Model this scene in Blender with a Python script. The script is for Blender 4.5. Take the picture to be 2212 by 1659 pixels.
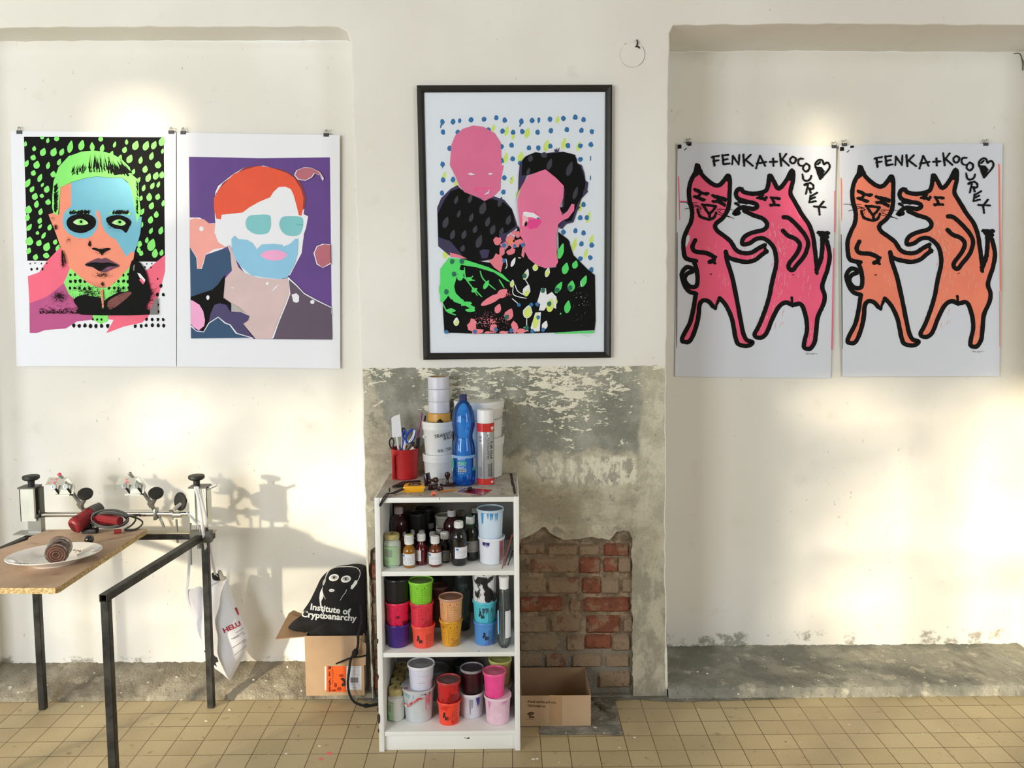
import bpy, bmesh, math, random
from mathutils import Vector, Matrix
from mathutils.geometry import tessellate_polygon
from mathutils.bvhtree import BVHTree
random.seed(7)
scene = bpy.context.scene
for o in list(bpy.data.objects): bpy.data.objects.remove(o)
PI = math.pi

# ------------------------------------------------------------------ camera
FPX, XC, YP = 1870.0, 1106.0, 771.5           # focal length and principal point, in pixels of a 2212 x 1659 frame
PITCH, YAW, ROLL = math.radians(4.86), .008, .006
CAMH, CAMD = 1.618, 3.268
ROT = Matrix.Rotation(-YAW, 3, 'Z') @ Matrix.Rotation(PI/2 - PITCH, 3, 'X') @ Matrix.Rotation(-ROLL, 3, 'Z')
CPOS = Vector((0, -CAMD, CAMH))
cd = bpy.data.cameras.new('camera'); cam = bpy.data.objects.new('camera', cd)
scene.collection.objects.link(cam)
cd.sensor_fit = 'HORIZONTAL'; cd.sensor_width = 36.0
cd.lens = FPX * 36.0 / 2212.0
cd.shift_y = -(829.5 - YP) / 2212.0
cam.matrix_world = Matrix.Translation(CPOS) @ ROT.to_4x4()
scene.camera = cam

# ------------------------------------------------------------------ world, daylight and exposure
scene.view_settings.view_transform = 'Standard'
scene.view_settings.look = 'None'
scene.view_settings.exposure = 0.40
scene.view_settings.gamma = 1.0
scene.view_settings.use_curve_mapping = False
w = bpy.data.worlds.new('sky'); scene.world = w; w.use_nodes = True
bg = w.node_tree.nodes['Background']; bg.inputs[0].default_value = (.75, .87, 1, 1); bg.inputs[1].default_value = 1.0

def lin(c):
    c = c / 255.0
    return c / 12.92 if c <= .04045 else ((c + .055) / 1.055) ** 2.4
def rgb(t): return (lin(t[0]), lin(t[1]), lin(t[2]), 1.0)

SUN_A, SUN_E = math.radians(42), math.radians(10.5)   # from the left behind the camera, low
sd = bpy.data.lights.new('sun', 'SUN'); sun = bpy.data.objects.new('sun', sd); scene.collection.objects.link(sun)
sd.energy = 4.4; sd.angle = math.radians(1.7); sd.color = (1.0, .86, .62)
SUNDIR = Vector((-math.sin(SUN_A) * math.cos(SUN_E), -math.cos(SUN_A) * math.cos(SUN_E), math.sin(SUN_E)))   # towards the sun
sun.rotation_euler = SUNDIR.to_track_quat('Z', 'Y').to_euler()
def window_light(name, x0, x1, z0, z1, y, power, col):
    l = bpy.data.lights.new(name, 'AREA'); o = bpy.data.objects.new(name, l); scene.collection.objects.link(o)
    l.shape = 'RECTANGLE'; l.size = x1 - x0; l.size_y = z1 - z0; l.energy = power; l.color = col
    o.location = ((x0 + x1) / 2, y, (z0 + z1) / 2); o.rotation_euler = (PI/2, 0, 0)
    return o
WINY = -4.6
# window openings in the wall behind the camera: x0, x1, z0, z1, daylight power
WINS = [(-6.4, -4.75, .80, 2.48, 92), (-3.65, -2.0, .80, 2.48, 78), (-6.2, -5.6, 3.12, 3.62, 10), (-3.6, -3.05, 3.12, 3.62, 9), (2.5, 4.3, .85, 3.3, 52)]
for a, b, z0, z1, pw in WINS: window_light('window_daylight', a + .03, b - .03, z0, z1, WINY + .05, pw, (.90, .955, 1.0))

# ------------------------------------------------------------------ pixel helpers
def ray(x, y): return ROT @ Vector(((x - XC) / FPX, -(y - YP) / FPX, -1))
def aY(x, y, Y):
    d = ray(x, y); return CPOS + d * ((Y - CPOS.y) / d.y)
def aZ(x, y, Z):
    d = ray(x, y); return CPOS + d * ((Z - CPOS.z) / d.z)
def zm(x0, y0, s): return lambda x, y: (x0 + x * s, y0 + y * s)

# ------------------------------------------------------------------ objects
col = scene.collection
def uname(n): return n
def thing(name, label, cat, loc=(0, 0, 0), group=None):
    o = bpy.data.objects.new(name, None); o.empty_display_size = .05; col.objects.link(o); o.location = loc
    o['label'] = label; o['category'] = cat
    if group: o['group'] = group
    return o
def tag(o, label, cat, group=None):
    o['label'] = label; o['category'] = cat
    if group: o['group'] = group
    return o
def wloc(o):
    v = Vector((0, 0, 0))
    while o: v = v + o.location; o = o.parent
    return v
class MB:
    def __init__(s): s.v = []; s.f = []; s.m = []; s.sm = []
    def add(s, vs, fs, mat=0, smooth=True):
        b = len(s.v); s.v += [Vector(v) for v in vs]
        for f in fs: s.f.append([i + b for i in f]); s.m.append(mat); s.sm.append(smooth)
        return s
    def box(s, a, b, mat=0, M=None, bev=0):
        bm = bmesh.new(); bmesh.ops.create_cube(bm, size=1)
        c = [(a[i] + b[i]) / 2 for i in range(3)]; d = [abs(b[i] - a[i]) for i in range(3)]
        for v in bm.verts: v.co = Vector((v.co.x * d[0], v.co.y * d[1], v.co.z * d[2]))
        if bev: bmesh.ops.bevel(bm, geom=bm.edges[:], offset=min(bev, min(d) * .45), segments=2, affect='EDGES', profile=.5)
        vs = [v.co + Vector(c) for v in bm.verts]
        if M: vs = [M @ v for v in vs]
        bm.verts.index_update()
        s.add(vs, [[v.index for v in f.verts] for f in bm.faces], mat, False); bm.free(); return s
    def lathe(s, prof, c=(0, 0, 0), seg=28, mat=0, M=None, close=True, sx=1, sy=1, smooth=True, ang=None):
        vs = []; fs = []; n = len(prof)
        for (r, z) in prof:
            for k in range(seg):
                t = 2 * PI * k / seg; vs.append(Vector((r * sx * math.cos(t), r * sy * math.sin(t), z)))
        for i in range(n - 1):
            for k in range(seg):
                a = i * seg + k; b = i * seg + (k + 1) % seg; fs.append([a, b, b + seg, a + seg])
        if close:
            if prof[0][0] > 1e-6: fs.append(list(range(seg))[::-1])
            if prof[-1][0] > 1e-6: fs.append([(n - 1) * seg + k for k in range(seg)])
        if M: vs = [M @ v for v in vs]
        else: vs = [v + Vector(c) for v in vs]
        return s.add(vs, fs, mat, smooth)
    def tube(s, pts, r, seg=8, mat=0, cap=True, flat=1.0, smooth=True):
        pts = [Vector(p) for p in pts]; vs = []; fs = []; n = len(pts)
        up = Vector((.13, .27, .95)).normalized(); prev = None
        for i, p in enumerate(pts):
            t = (pts[min(i + 1, n - 1)] - pts[max(i - 1, 0)])
            t = t.normalized() if t.length > 1e-9 else Vector((0, 0, 1))
            if prev is None:
                a = t.cross(up); a = a.normalized() if a.length > .1 else t.cross(Vector((1, 0, 0))).normalized()
            else:
                a = prev - t * prev.dot(t); a = a.normalized() if a.length > 1e-6 else t.orthogonal().normalized()
            prev = a; b = t.cross(a)
            rr = r[i] if isinstance(r, (list, tuple)) else r
            for k in range(seg):
                q = 2 * PI * k / seg + (PI/4 if seg == 4 else 0); vs.append(p + a * (rr * math.cos(q)) + b * (rr * flat * math.sin(q)))
        for i in range(n - 1):
            for k in range(seg):
                x = i * seg + k; y = i * seg + (k + 1) % seg; fs.append([x, y, y + seg, x + seg])
        if cap: fs.append(list(range(seg))[::-1]); fs.append([(n - 1) * seg + k for k in range(seg)])
        return s.add(vs, fs, mat, smooth)
    def poly(s, p2, to3, mat=0, holes=None):
        loops = [[Vector((a, b, 0)) for a, b in p2]] + [[Vector((a, b, 0)) for a, b in h] for h in (holes or [])]
        tris = tessellate_polygon(loops); flat = [q for l in loops for q in l]
        s.add([to3(q.x, q.y) for q in flat], [list(t) for t in tris], mat, False); return s
    def build(s, name, mats, parent=None, kind=None, bev=0, orient=True, origin=None):
        me = bpy.data.meshes.new(name)
        if parent is not None: off = wloc(parent)
        elif origin is not None: off = Vector(origin)
        elif kind == 'structure': off = Vector((0, 0, 0))
        else:
            xs = [v.x for v in s.v]; ys = [v.y for v in s.v]; zs = [v.z for v in s.v]
            off = Vector(((min(xs) + max(xs)) / 2, (min(ys) + max(ys)) / 2, min(zs)))
        me.from_pydata([v - off for v in s.v], [], s.f); me.update()
        mats = mats if isinstance(mats, (list, tuple)) else [mats]
        for m in mats: me.materials.append(m)
        me.polygons.foreach_set('material_index', s.m); me.polygons.foreach_set('use_smooth', s.sm)
        if orient:
            bm = bmesh.new(); bm.from_mesh(me); bmesh.ops.recalc_face_normals(bm, faces=bm.faces); bm.to_mesh(me); bm.free()
        try: me.set_sharp_from_angle(angle=math.radians(38))
        except Exception: pass
        o = bpy.data.objects.new(name, me); col.objects.link(o)
        if parent is not None: o.parent = parent
        else: o.location = off
        if kind: o['kind'] = kind
        return o

def crom(p, n=6, closed=False):
    p = [Vector(q) for q in p]; out = []; N = len(p)
    rng = range(N if closed else N - 1)
    for i in rng:
        if closed: a, b, c, d = p[(i - 1) % N], p[i], p[(i + 1) % N], p[(i + 2) % N]
        else: a, b, c, d = p[max(i - 1, 0)], p[i], p[i + 1], p[min(i + 2, N - 1)]
        for k in range(n):
            t = k / n
            out.append(.5 * ((2 * b) + (c - a) * t + (2 * a - 5 * b + 4 * c - d) * t * t + (3 * b - a - 3 * c + d) * t ** 3))
    if not closed: out.append(p[-1])
    return out
def sm2(p, n=4, closed=True): return [(q.x, q.y) for q in crom([(a, b, 0) for a, b in p], n, closed)]

# ------------------------------------------------------------------ materials
MATS = {}
def newmat(name):
    m = bpy.data.materials.new(name); m.use_nodes = True
    return m, m.node_tree, m.node_tree.nodes['Principled BSDF']
def M(name, c, rough=.5, metal=0, var=0, scale=30, bump=0, bscale=60, spec=.5, trans=0, ior=1.45, coat=0, c2=None, thr=None, stretch=(1, 1, 1), alpha=1, det=4):
    if name in MATS: return MATS[name]
    m, nt, p = newmat(name); L = nt.links
    p.inputs['Base Color'].default_value = rgb(c); p.inputs['Roughness'].default_value = rough
    p.inputs['Metallic'].default_value = metal; p.inputs['Specular IOR Level'].default_value = spec
    p.inputs['Transmission Weight'].default_value = trans; p.inputs['IOR'].default_value = ior
    p.inputs['Coat Weight'].default_value = coat; p.inputs['Alpha'].default_value = alpha
    tc = nt.nodes.new('ShaderNodeTexCoord'); mp = nt.nodes.new('ShaderNodeMapping'); mp.inputs['Scale'].default_value = stretch
    L.new(tc.outputs['Object'], mp.inputs['Vector'])
    n = nt.nodes.new('ShaderNodeTexNoise'); n.inputs['Scale'].default_value = scale; n.inputs['Detail'].default_value = det
    L.new(mp.outputs[0], n.inputs['Vector'])
    if c2 is not None:
        r = nt.nodes.new('ShaderNodeValToRGB'); t = thr if thr else .5; wd = .03
        r.color_ramp.elements[0].position = max(0, t - wd); r.color_ramp.elements[0].color = rgb(c)
        r.color_ramp.elements[1].position = min(1, t + wd); r.color_ramp.elements[1].color = rgb(c2)
        L.new(n.outputs[0], r.inputs[0]); L.new(r.outputs[0], p.inputs['Base Color'])
    elif var:
        r = nt.nodes.new('ShaderNodeValToRGB')
        a = [max(0, x * (1 - var)) for x in c]; b = [min(255, x * (1 + var * .6)) for x in c]
        r.color_ramp.elements[0].position = .3; r.color_ramp.elements[0].color = rgb(a)
        r.color_ramp.elements[1].position = .7; r.color_ramp.elements[1].color = rgb(b)
        L.new(n.outputs[0], r.inputs[0]); L.new(r.outputs[0], p.inputs['Base Color'])
    if bump:
        n2 = nt.nodes.new('ShaderNodeTexNoise'); n2.inputs['Scale'].default_value = bscale; n2.inputs['Detail'].default_value = 5
        L.new(tc.outputs['Object'], n2.inputs['Vector'])
        bn = nt.nodes.new('ShaderNodeBump'); bn.inputs['Strength'].default_value = bump; bn.inputs['Distance'].default_value = .004
        L.new(n2.outputs[0], bn.inputs['Height']); L.new(bn.outputs[0], p.inputs['Normal'])
    MATS[name] = m; return m

class NT:
    def __init__(s, name, rough=.9):
        s.m, s.nt, s.p = newmat(name); s.L = s.nt.links; s.p.inputs['Roughness'].default_value = rough
        s.p.inputs['Specular IOR Level'].default_value = .3
        s.g = s.nt.nodes.new('ShaderNodeNewGeometry'); s.pos = s.g.outputs['Position']
    def sock(s, n, i, v):
        if hasattr(v, 'links') or hasattr(v, 'is_linked'): s.L.new(v, n.inputs[i])
        else: n.inputs[i].default_value = v
    def map(s, sc=(1, 1, 1), loc=(0, 0, 0), rot=(0, 0, 0), v=None):
        n = s.nt.nodes.new('ShaderNodeMapping'); s.L.new(v or s.pos, n.inputs[0])
        n.inputs['Scale'].default_value = sc; n.inputs['Location'].default_value = loc; n.inputs['Rotation'].default_value = rot
        return n.outputs[0]
    def noise(s, scale, det=4, v=None, rough=.5, dist=0):
        n = s.nt.nodes.new('ShaderNodeTexNoise'); s.L.new(v or s.pos, n.inputs['Vector'])
        n.inputs['Scale'].default_value = scale; n.inputs['Detail'].default_value = det; n.inputs['Roughness'].default_value = rough
        n.inputs['Distortion'].default_value = dist
        return n.outputs[0]
    def math(s, op, a, b=0, c=None, clamp=False):
        n = s.nt.nodes.new('ShaderNodeMath'); n.operation = op; n.use_clamp = clamp; s.sock(n, 0, a); s.sock(n, 1, b)
        if c is not None: s.sock(n, 2, c)
        return n.outputs[0]
    def step(s, a, lo, hi):
        n = s.nt.nodes.new('ShaderNodeMapRange'); s.sock(n, 0, a); s.sock(n, 1, lo); s.sock(n, 2, hi); n.interpolation_type = 'SMOOTHSTEP'
        return n.outputs[0]
    def mix(s, f, a, b):
        n = s.nt.nodes.new('ShaderNodeMix'); n.data_type = 'RGBA'; s.sock(n, 0, f)
        s.sock(n, 6, rgb(a) if isinstance(a, tuple) else a); s.sock(n, 7, rgb(b) if isinstance(b, tuple) else b)
        return n.outputs[2]
    def xyz(s, v=None):
        n = s.nt.nodes.new('ShaderNodeSeparateXYZ'); s.L.new(v or s.pos, n.inputs[0]); return n.outputs
    def col(s, c): s.L.new(c, s.p.inputs['Base Color'])
    def bump(s, h, st=.5, d=.01):
        n = s.nt.nodes.new('ShaderNodeBump'); n.inputs['Strength'].default_value = st; n.inputs['Distance'].default_value = d
        s.L.new(h, n.inputs['Height']); s.L.new(n.outputs[0], s.p.inputs['Normal'])
# ------------------------------------------------------------------ structure materials
def mk_plaster():
    n = NT('wall_paint', .92)
    big = n.noise(1.3, 3); fine = n.noise(9, 6)
    c = n.mix(n.step(big, .35, .7), (233, 230, 221), (242, 240, 233))
    c = n.mix(n.math('MULTIPLY', n.step(fine, .62, .8), .35), c, (212, 205, 190))
    pit = n.noise(70, 2, n.map((1, 1, .55))); c = n.mix(n.math('MULTIPLY', n.step(pit, .72, .78), .55), c, (178, 168, 146))
    # damp stains along the foot of the wall
    z = n.xyz()[2]; edge = n.math('ADD', .035, n.math('MULTIPLY', n.noise(9, 9, None, .68), .12))
    damp = n.math('SUBTRACT', 1.0, n.step(n.math('SUBTRACT', z, edge), -.004, .016))
    c = n.mix(n.math('MULTIPLY', damp, n.math('MULTIPLY', n.step(n.noise(7, 9, None, .7), .50, .58), .8)), c, (142, 138, 126))
    n.col(c)
    n.bump(n.math('ADD', n.math('MULTIPLY', n.noise(5, 6), .8), n.math('MULTIPLY', n.noise(90, 3), .08)), .3, .012)
    return n.m
PLASTER = mk_plaster()
LOW_BOUNCE = M('low_bounce_paint', (176, 166, 146), .92, var=.08, scale=2)  # unseen walls and ceiling made darker to cut the bounced light
def mk_concrete(name, a, b, c2, sc=6, bump=.6):
    n = NT(name, .95)
    c = n.mix(n.step(n.noise(sc, 6), .38, .62), a, b)
    c = n.mix(n.math('MULTIPLY', n.step(n.noise(sc * 2.3, 5), .58, .68), .7), c, c2)
    c = n.mix(n.math('MULTIPLY', n.step(n.noise(130, 3), .6, .72), .6), c, (84, 80, 70))
    c = n.mix(n.math('MULTIPLY', n.step(n.noise(45, 1, n.map((1, 1, 1), (3, 1, 2))), .74, .77), .9), c, (226, 222, 208))
    n.col(c); n.bump(n.math('ADD', n.noise(sc * 3, 8), n.math('MULTIPLY', n.noise(120, 4), .3)), bump, .012)
    return n.m
CONC_L = mk_concrete('rough_concrete', (128, 120, 104), (160, 152, 134), (178, 170, 150), 7, 1)
CONC_R = mk_concrete('ledge_concrete', (124, 124, 116), (158, 156, 144), (192, 188, 170), 6, .8)
CONC_F = mk_concrete('floor_patch_concrete', (120, 118, 110), (150, 147, 137), (172, 168, 156), 12, .8)
def mk_patch():
    n = NT('stripped_plaster', .93)
    x, y, z = n.xyz()
    warp = n.math('MULTIPLY', n.math('SUBTRACT', n.noise(5, 10, None, .66), .5), .30)
    # paint colours by height: grey-green oil paint above, bare render below
    grey = n.mix(n.step(n.noise(4.2, 9, None, .68), .40, .60), (134, 135, 122), (170, 169, 155))
    bare = n.mix(n.step(n.noise(6, 10, n.map((1, 1, 1.2), (4, 0, 2)), .7), .42, .58), (172, 164, 144), (204, 196, 174))
    bare = n.mix(n.math('MULTIPLY', n.step(n.noise(13, 10, None, .7), .55, .61), .7), bare, (140, 136, 122))
    bare = n.mix(n.math('MULTIPLY', n.step(n.noise(7, 9, n.map((1, 1, 1), (9, 3, 5)), .66), .57, .60), .75), bare, (226, 218, 192))
    low = n.mix(n.step(n.noise(8, 10, n.map((1.2, 1, .7), (1, 2, 3)), .7), .43, .58), (158, 153, 135), (196, 188, 166))
    bare = n.mix(n.step(n.math('ADD', z, warp), .70, .50), bare, low)
    zt = n.math('ADD', z, warp)
    c = n.mix(n.step(zt, .955, .985), bare, grey)
    # left margin is bare render; right margin is paler, with glow put into its colour
    xl = n.math('ADD', x, n.math('MULTIPLY', n.math('SUBTRACT', z, 1.3), .32)); xl = n.math('ADD', xl, n.math('MULTIPLY', warp, .35))
    c = n.mix(n.math('SUBTRACT', 1.0, n.step(xl, -.535, -.515)), c, bare)
    xr = n.math('ADD', x, n.math('MULTIPLY', warp, .5))
    pale = n.mix(n.step(n.noise(9, 10, None, .7), .43, .57), (188, 182, 162), (216, 210, 188))
    c = n.mix(n.math('MULTIPLY', n.step(xr, .505, .53), n.step(z, .62, .95)), c, pale)
    # horizontal flakes of old cream paint on the grey
    fl = n.noise(15, 7, n.map((1, 1, 2.6)), .68, .4)
    th = n.math('ADD', .525, n.math('MULTIPLY', n.math('SUBTRACT', n.noise(2.6, 3, n.map((1, 1, 1), (7, 1, 1.5))), .5), -.55))
    th = n.math('ADD', th, n.math('MULTIPLY', n.math('SUBTRACT', 1.28, z), .30))
    m = n.step(n.math('SUBTRACT', fl, th), 0, .012)
    f2 = n.step(n.math('SUBTRACT', n.noise(46, 4, n.map((1, 1, 1.9), (3, 1, 6)), .6), n.math('ADD', th, .055)), 0, .015); m = n.math('MAXIMUM', m, f2)
    m = n.math('MULTIPLY', m, n.step(zt, .93, .99))
    c = n.mix(m, c, (236, 231, 210))
    # fine scratches
    sc = n.noise(30, 3, n.map((.35, 1, 5), (1, 1, 8))); c = n.mix(n.math('MULTIPLY', n.math('MULTIPLY', n.step(sc, .7, .74), n.step(z, .98, 1.1)), .8), c, (220, 214, 190))
    # pale filled rectangle low on the right
    def band(v, a, b, s=.008): return n.math('MULTIPLY', n.step(v, a - s, a + s), n.math('SUBTRACT', 1.0, n.step(v, b - s, b + s)))
    jit = n.math('MULTIPLY', n.math('SUBTRACT', n.noise(22, 8, None, .7), .5), .05)
    rm = n.math('MULTIPLY', band(n.math('ADD', x, jit), .16, .50), band(n.math('ADD', z, jit), .845, .955))
    rc = n.mix(n.step(n.noise(16, 10, n.map((1.3, 1, .7)), .7), .45, .54), (168, 164, 148), (232, 226, 204))
    c = n.mix(n.math('MULTIPLY', rm, n.math('ADD', .62, n.math('MULTIPLY', n.step(x, .2, .46), .36))), c, rc)
    # grain of the render
    c = n.mix(n.math('MULTIPLY', n.step(n.noise(95, 6, None, .7), .5, .72), .38), c, (112, 106, 92))
    c = n.mix(n.math('MULTIPLY', n.step(n.noise(70, 6, n.map((1, 1, 1), (5, 5, 5)), .7), .56, .72), .35), c, (226, 220, 200))
    # small holes
    c = n.mix(n.math('MULTIPLY', n.step(n.noise(60, 2), .73, .77), .8), c, (88, 82, 70))
    n.col(c)
    n.bump(n.math('ADD', n.math('ADD', n.noise(12, 12, None, .7), n.math('MULTIPLY', m, .5)), n.math('MULTIPLY', n.noise(80, 4), .3)), .8, .008)
    return n.m
PATCH = mk_patch()
def mk_mortar():
    n = NT('old_mortar', .96)
    c = n.mix(n.step(n.noise(12, 10, None, .7), .42, .6), (122, 106, 86), (170, 150, 124))
    c = n.mix(n.math('MULTIPLY', n.step(n.noise(30, 8, None, .7), .56, .62), .7), c, (98, 86, 70))
    c = n.mix(n.math('SUBTRACT', 1.0, n.step(n.xyz()[2], .10, .34)), c, (136, 130, 118))
    n.col(c); n.bump(n.math('ADD', n.noise(22, 8), n.math('MULTIPLY', n.noise(110, 5), .5)), 1, .012); return n.m
def mk_brick(name, a, b, amt):
    n = NT(name, .95)
    c = n.mix(n.step(n.noise(16, 9, None, .68), .40, .60), a, b)
    c = n.mix(n.math('MULTIPLY', n.step(n.noise(12, 11, n.map((1, 1, 1), (2, 5, 1)), .72), .56 - amt * .16, .60 - amt * .12), min(.92, .5 + .45 * amt)), c, (150, 130, 106))
    c = n.mix(n.math('MULTIPLY', n.step(n.noise(120, 4, None, .7), .5, .7), .4), c, (92, 70, 54))
    c = n.mix(n.math('MULTIPLY', n.step(n.noise(40, 4), .62, .72), .5), c, (80, 58, 44))
    n.col(c); n.bump(n.math('ADD', n.noise(35, 7), n.noise(10, 4)), .9, .008); return n.m
MORTAR = mk_mortar()
BR1 = mk_brick('red_brick', (120, 72, 54), (142, 86, 64), .25)
BR2 = mk_brick('dusty_brick', (122, 86, 66), (142, 106, 84), .8)
BR3 = mk_brick('mortar_smeared_brick', (120, 98, 80), (138, 118, 98), 1.1)
def mk_tile():
    n = NT('yellow_floor_tiles', .55); n.p.inputs['Specular IOR Level'].default_value = .35
    v = n.map((1, 1, 1), (-.016, -.0005, 0), (0, 0, .0))
    b = n.nt.nodes.new('ShaderNodeTexBrick'); n.L.new(v, b.inputs['Vector']); b.offset = 0; b.squash = 1
    b.inputs['Scale'].default_value = 1; b.inputs['Brick Width'].default_value = .1001; b.inputs['Row Height'].default_value = .0985
    b.inputs['Mortar Size'].default_value = .0016; b.inputs['Mortar Smooth'].default_value = .3; b.inputs['Bias'].default_value = 0
    b.inputs['Color1'].default_value = rgb((203, 186, 148)); b.inputs['Color2'].default_value = rgb((188, 171, 134)); b.inputs['Mortar'].default_value = rgb((98, 78, 50))
    c = b.outputs['Color']
    ntile = n.mix(n.step(n.noise(2.2, 4), .35, .68), (1, 1, 1), (1, 1, 1))
    c = n.mix(n.math('MULTIPLY', n.step(n.noise(2.5, 5), .45, .75), .5), c, (168, 150, 120))
    c = n.mix(n.math('MULTIPLY', n.step(n.noise(26, 4), .62, .76), .5), c, (120, 100, 70))
    c = n.mix(n.math('MULTIPLY', n.step(n.noise(240, 2), .5, .7), .22), c, (112, 96, 70))
    c = n.mix(n.math('MULTIPLY', n.step(n.noise(42, 1, n.map((1, 1, 1), (5, 2, 1))), .775, .785), .8), c, (238, 234, 220))
    c = n.mix(n.math('MULTIPLY', n.step(n.noise(38, 1, n.map((1, 1.4, 1), (1, 7, 1))), .79, .80), .8), c, (70, 50, 32))
    n.col(c)
    h = n.math('SUBTRACT', n.math('MULTIPLY', n.noise(30, 4), .12), n.math('MULTIPLY', b.outputs['Fac'], 1.0))
    n.bump(h, .5, .002); return n.m
TILE = mk_tile()

# ------------------------------------------------------------------ floor, walls, ceiling
XL, XR, ZC, YB = -7.2, 5.2, 4.1, WINY
m = MB(); m.add([(XL, YB, 0), (XR, YB, 0), (XR, .6, 0), (XL, .6, 0)], [[0, 1, 2, 3]], 0, False)
m.build('floor', TILE, kind='structure')
m = MB(); m.box((XL - .1, YB - .1, ZC), (XR + .1, .6, ZC + .1)); m.build('ceiling', LOW_BOUNCE, kind='structure')
m = MB(); m.box((XL - .12, YB, 0), (XL, .6, ZC)); m.build('wall_left', LOW_BOUNCE, kind='structure')
m = MB(); m.box((XR, YB, 0), (XR + .12, .6, ZC)); m.build('wall_right', LOW_BOUNCE, kind='structure')
# wall behind the camera with its tall windows
m = MB(); WH = [[(a, z0), (b, z0), (b, z1), (a, z1)] for a, b, z0, z1, _ in WINS]
for y in (YB, YB - .35): m.poly([(XL, 0), (XR, 0), (XR, ZC), (XL, ZC)], lambda x, z: Vector((x, y, z)), 0, holes=WH)
for h in WH: m.add([Vector((x, y, z)) for y in (YB, YB - .35) for x, z in h], [[i, (i + 1) % 4, (i + 1) % 4 + 4, i + 4] for i in range(4)], 0, False)
m.add([(XL, YB, ZC), (XR, YB, ZC), (XR, YB - .35, ZC), (XL, YB - .35, ZC)], [[0, 1, 2, 3]], 0, False)
m.build('wall_front', LOW_BOUNCE, kind='structure')
WHITEW = M('window_paint', (235, 233, 226), .5)
for i, (a, b, z0, z1, _) in enumerate(WINS):
    m = MB(); y0, y1 = YB - .25, YB - .2; t = .04
    for x in ((a, (a + b) / 2 - t / 2, b - t) if b - a > 1 else (a, b - t)): m.box((x, y0, z0), (x + t, y1, z1))
    for z in ((z0, (z0 + z1) / 2, z1 - t) if z1 - z0 > 1 else (z0, z1 - t)): m.box((a, y0, z), (b, y1, z + t))
    m.build('window_%d' % (i + 1), WHITEW, kind='structure')

rw = random.Random(3)
def wob(path, amp=.0025, step=.045):
    out = []
    for (a, b), (c, d) in zip(path[:-1], path[1:]):
        L = math.hypot(c - a, d - b); k = max(1, int(L / step))
        for i in range(k):
            t = i / k; out.append((a + (c - a) * t + rw.uniform(-amp, amp), b + (d - b) * t + rw.uniform(-amp, amp)))
    out.append(path[-1]); return out
DL, DR, ZT = .18, .37, 2.56                          # depth of left and right niche, height of their soffits
nl = wob([(-2.07, 0), (-2.07, .3), (-2.07, 2.50), (-2.02, ZT), (-1.3, ZT + .003), (-.605, ZT), (-.572, ZT - .015), (-.559, ZT - .06), (-.558, 2.37), (-.552, 1.8), (-.546, 1.299), (-.543, .758), (-.536, .281), (-.530, 0)])
nr = wob([(.631, 0), (.626, .121), (.6165, .6), (.613, 1.29), (.612, 2.37), (.613, ZT - .03), (.624, ZT), (1.2, ZT + .004), (1.9, ZT - .004), (2.205, ZT - .002), (2.215, 1.0), (2.225, 0)])
def offs(path, r):
    out = []
    for i, (x, z) in enumerate(path):
        a = path[max(i - 1, 0)]; b = path[min(i + 1, len(path) - 1)]
        dx, dz = b[0] - a[0], b[1] - a[1]; L = math.hypot(dx, dz) or 1
        out.append((x - dz / L * r, z + dx / L * r))
    return out
m = MB(); Y0 = lambda x, z: Vector((x, 0, z))
RB = .006
nlo, nro = offs(nl, RB), offs(nr, RB)
nlo = [(x, max(z, 0)) for x, z in nlo]; nro = [(x, max(z, 0)) for x, z in nro]
# patch polygon = the lower centre pier
ZP = 1.301
ci = [i for i, p in enumerate(nlo) if p[0] > -.6 and p[1] <= ZP]; cj = [i for i, p in enumerate(nro) if p[0] < .7 and p[1] <= ZP]
xl_at = nlo[ci[0]][0]; xr_at = nro[cj[-1]][0]
rp = random.Random(5)
topedge = [(xl_at + (xr_at - xl_at) * i / 60, ZP + .004 * i / 60 + rp.uniform(-.0022, .0022)) for i in range(61)]
topedge[0] = (xl_at, ZP - .001); topedge[-1] = (xr_at, ZP + .003)
rec_px = [(1123, 1167), (1153, 1153), (1170, 1139), (1178, 1138), (1184, 1147), (1197, 1156), (1219, 1167), (1238, 1164), (1275, 1161), (1316, 1166), (1332, 1150), (1347, 1145), (1360, 1149), (1367, 1163), (1364, 1195), (1366, 1240), (1364, 1300), (1367, 1360), (1366, 1440), (1368, 1502)]
rec = [(aY(x, y, 0).x, aY(x, y, 0).z) for x, y in rec_px]
rec = [(-.524, .004), (-.527, .2), (-.525, .38), (-.530, .52), (-.526, .60), (-.49, .615), (-.40, .60), (-.2, .62)] + rec
rec[-1] = (rec[-1][0], .004)
rec = wob(rec, .0028, .014)
patch = [nlo[i] for i in ci][::-1] + topedge[:] + [nro[i] for i in cj][::-1]
m.poly(patch, Y0, 1, holes=[rec])
outer = [(XL, 0), (XL, ZC), (XR, ZC), (XR, 0)] + nro[::-1][:len(nro) - len(cj)] + topedge[::-1] + nlo[::-1][len(ci):]
m.poly(outer, Y0, 0)
def sweep(path, depth, mat, k0=0):
    rings = []
    for r, y in [(RB, 0), (RB * .62, RB * .12), (RB * .3, RB * .35), (RB * .08, RB * .7), (0, RB * 1.2), (0, depth)]:
        rings.append([Vector((x, y, max(z, 0))) for x, z in offs(path, r)])
    n = len(path)
    for a in range(len(rings) - 1):
        m.add(rings[a] + rings[a + 1], [[i, i + 1, i + 1 + n, i + n] for i in range(n - 1)], mat, False)
sweep(nl, DL, 0); sweep(nr, DR, 0)
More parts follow.
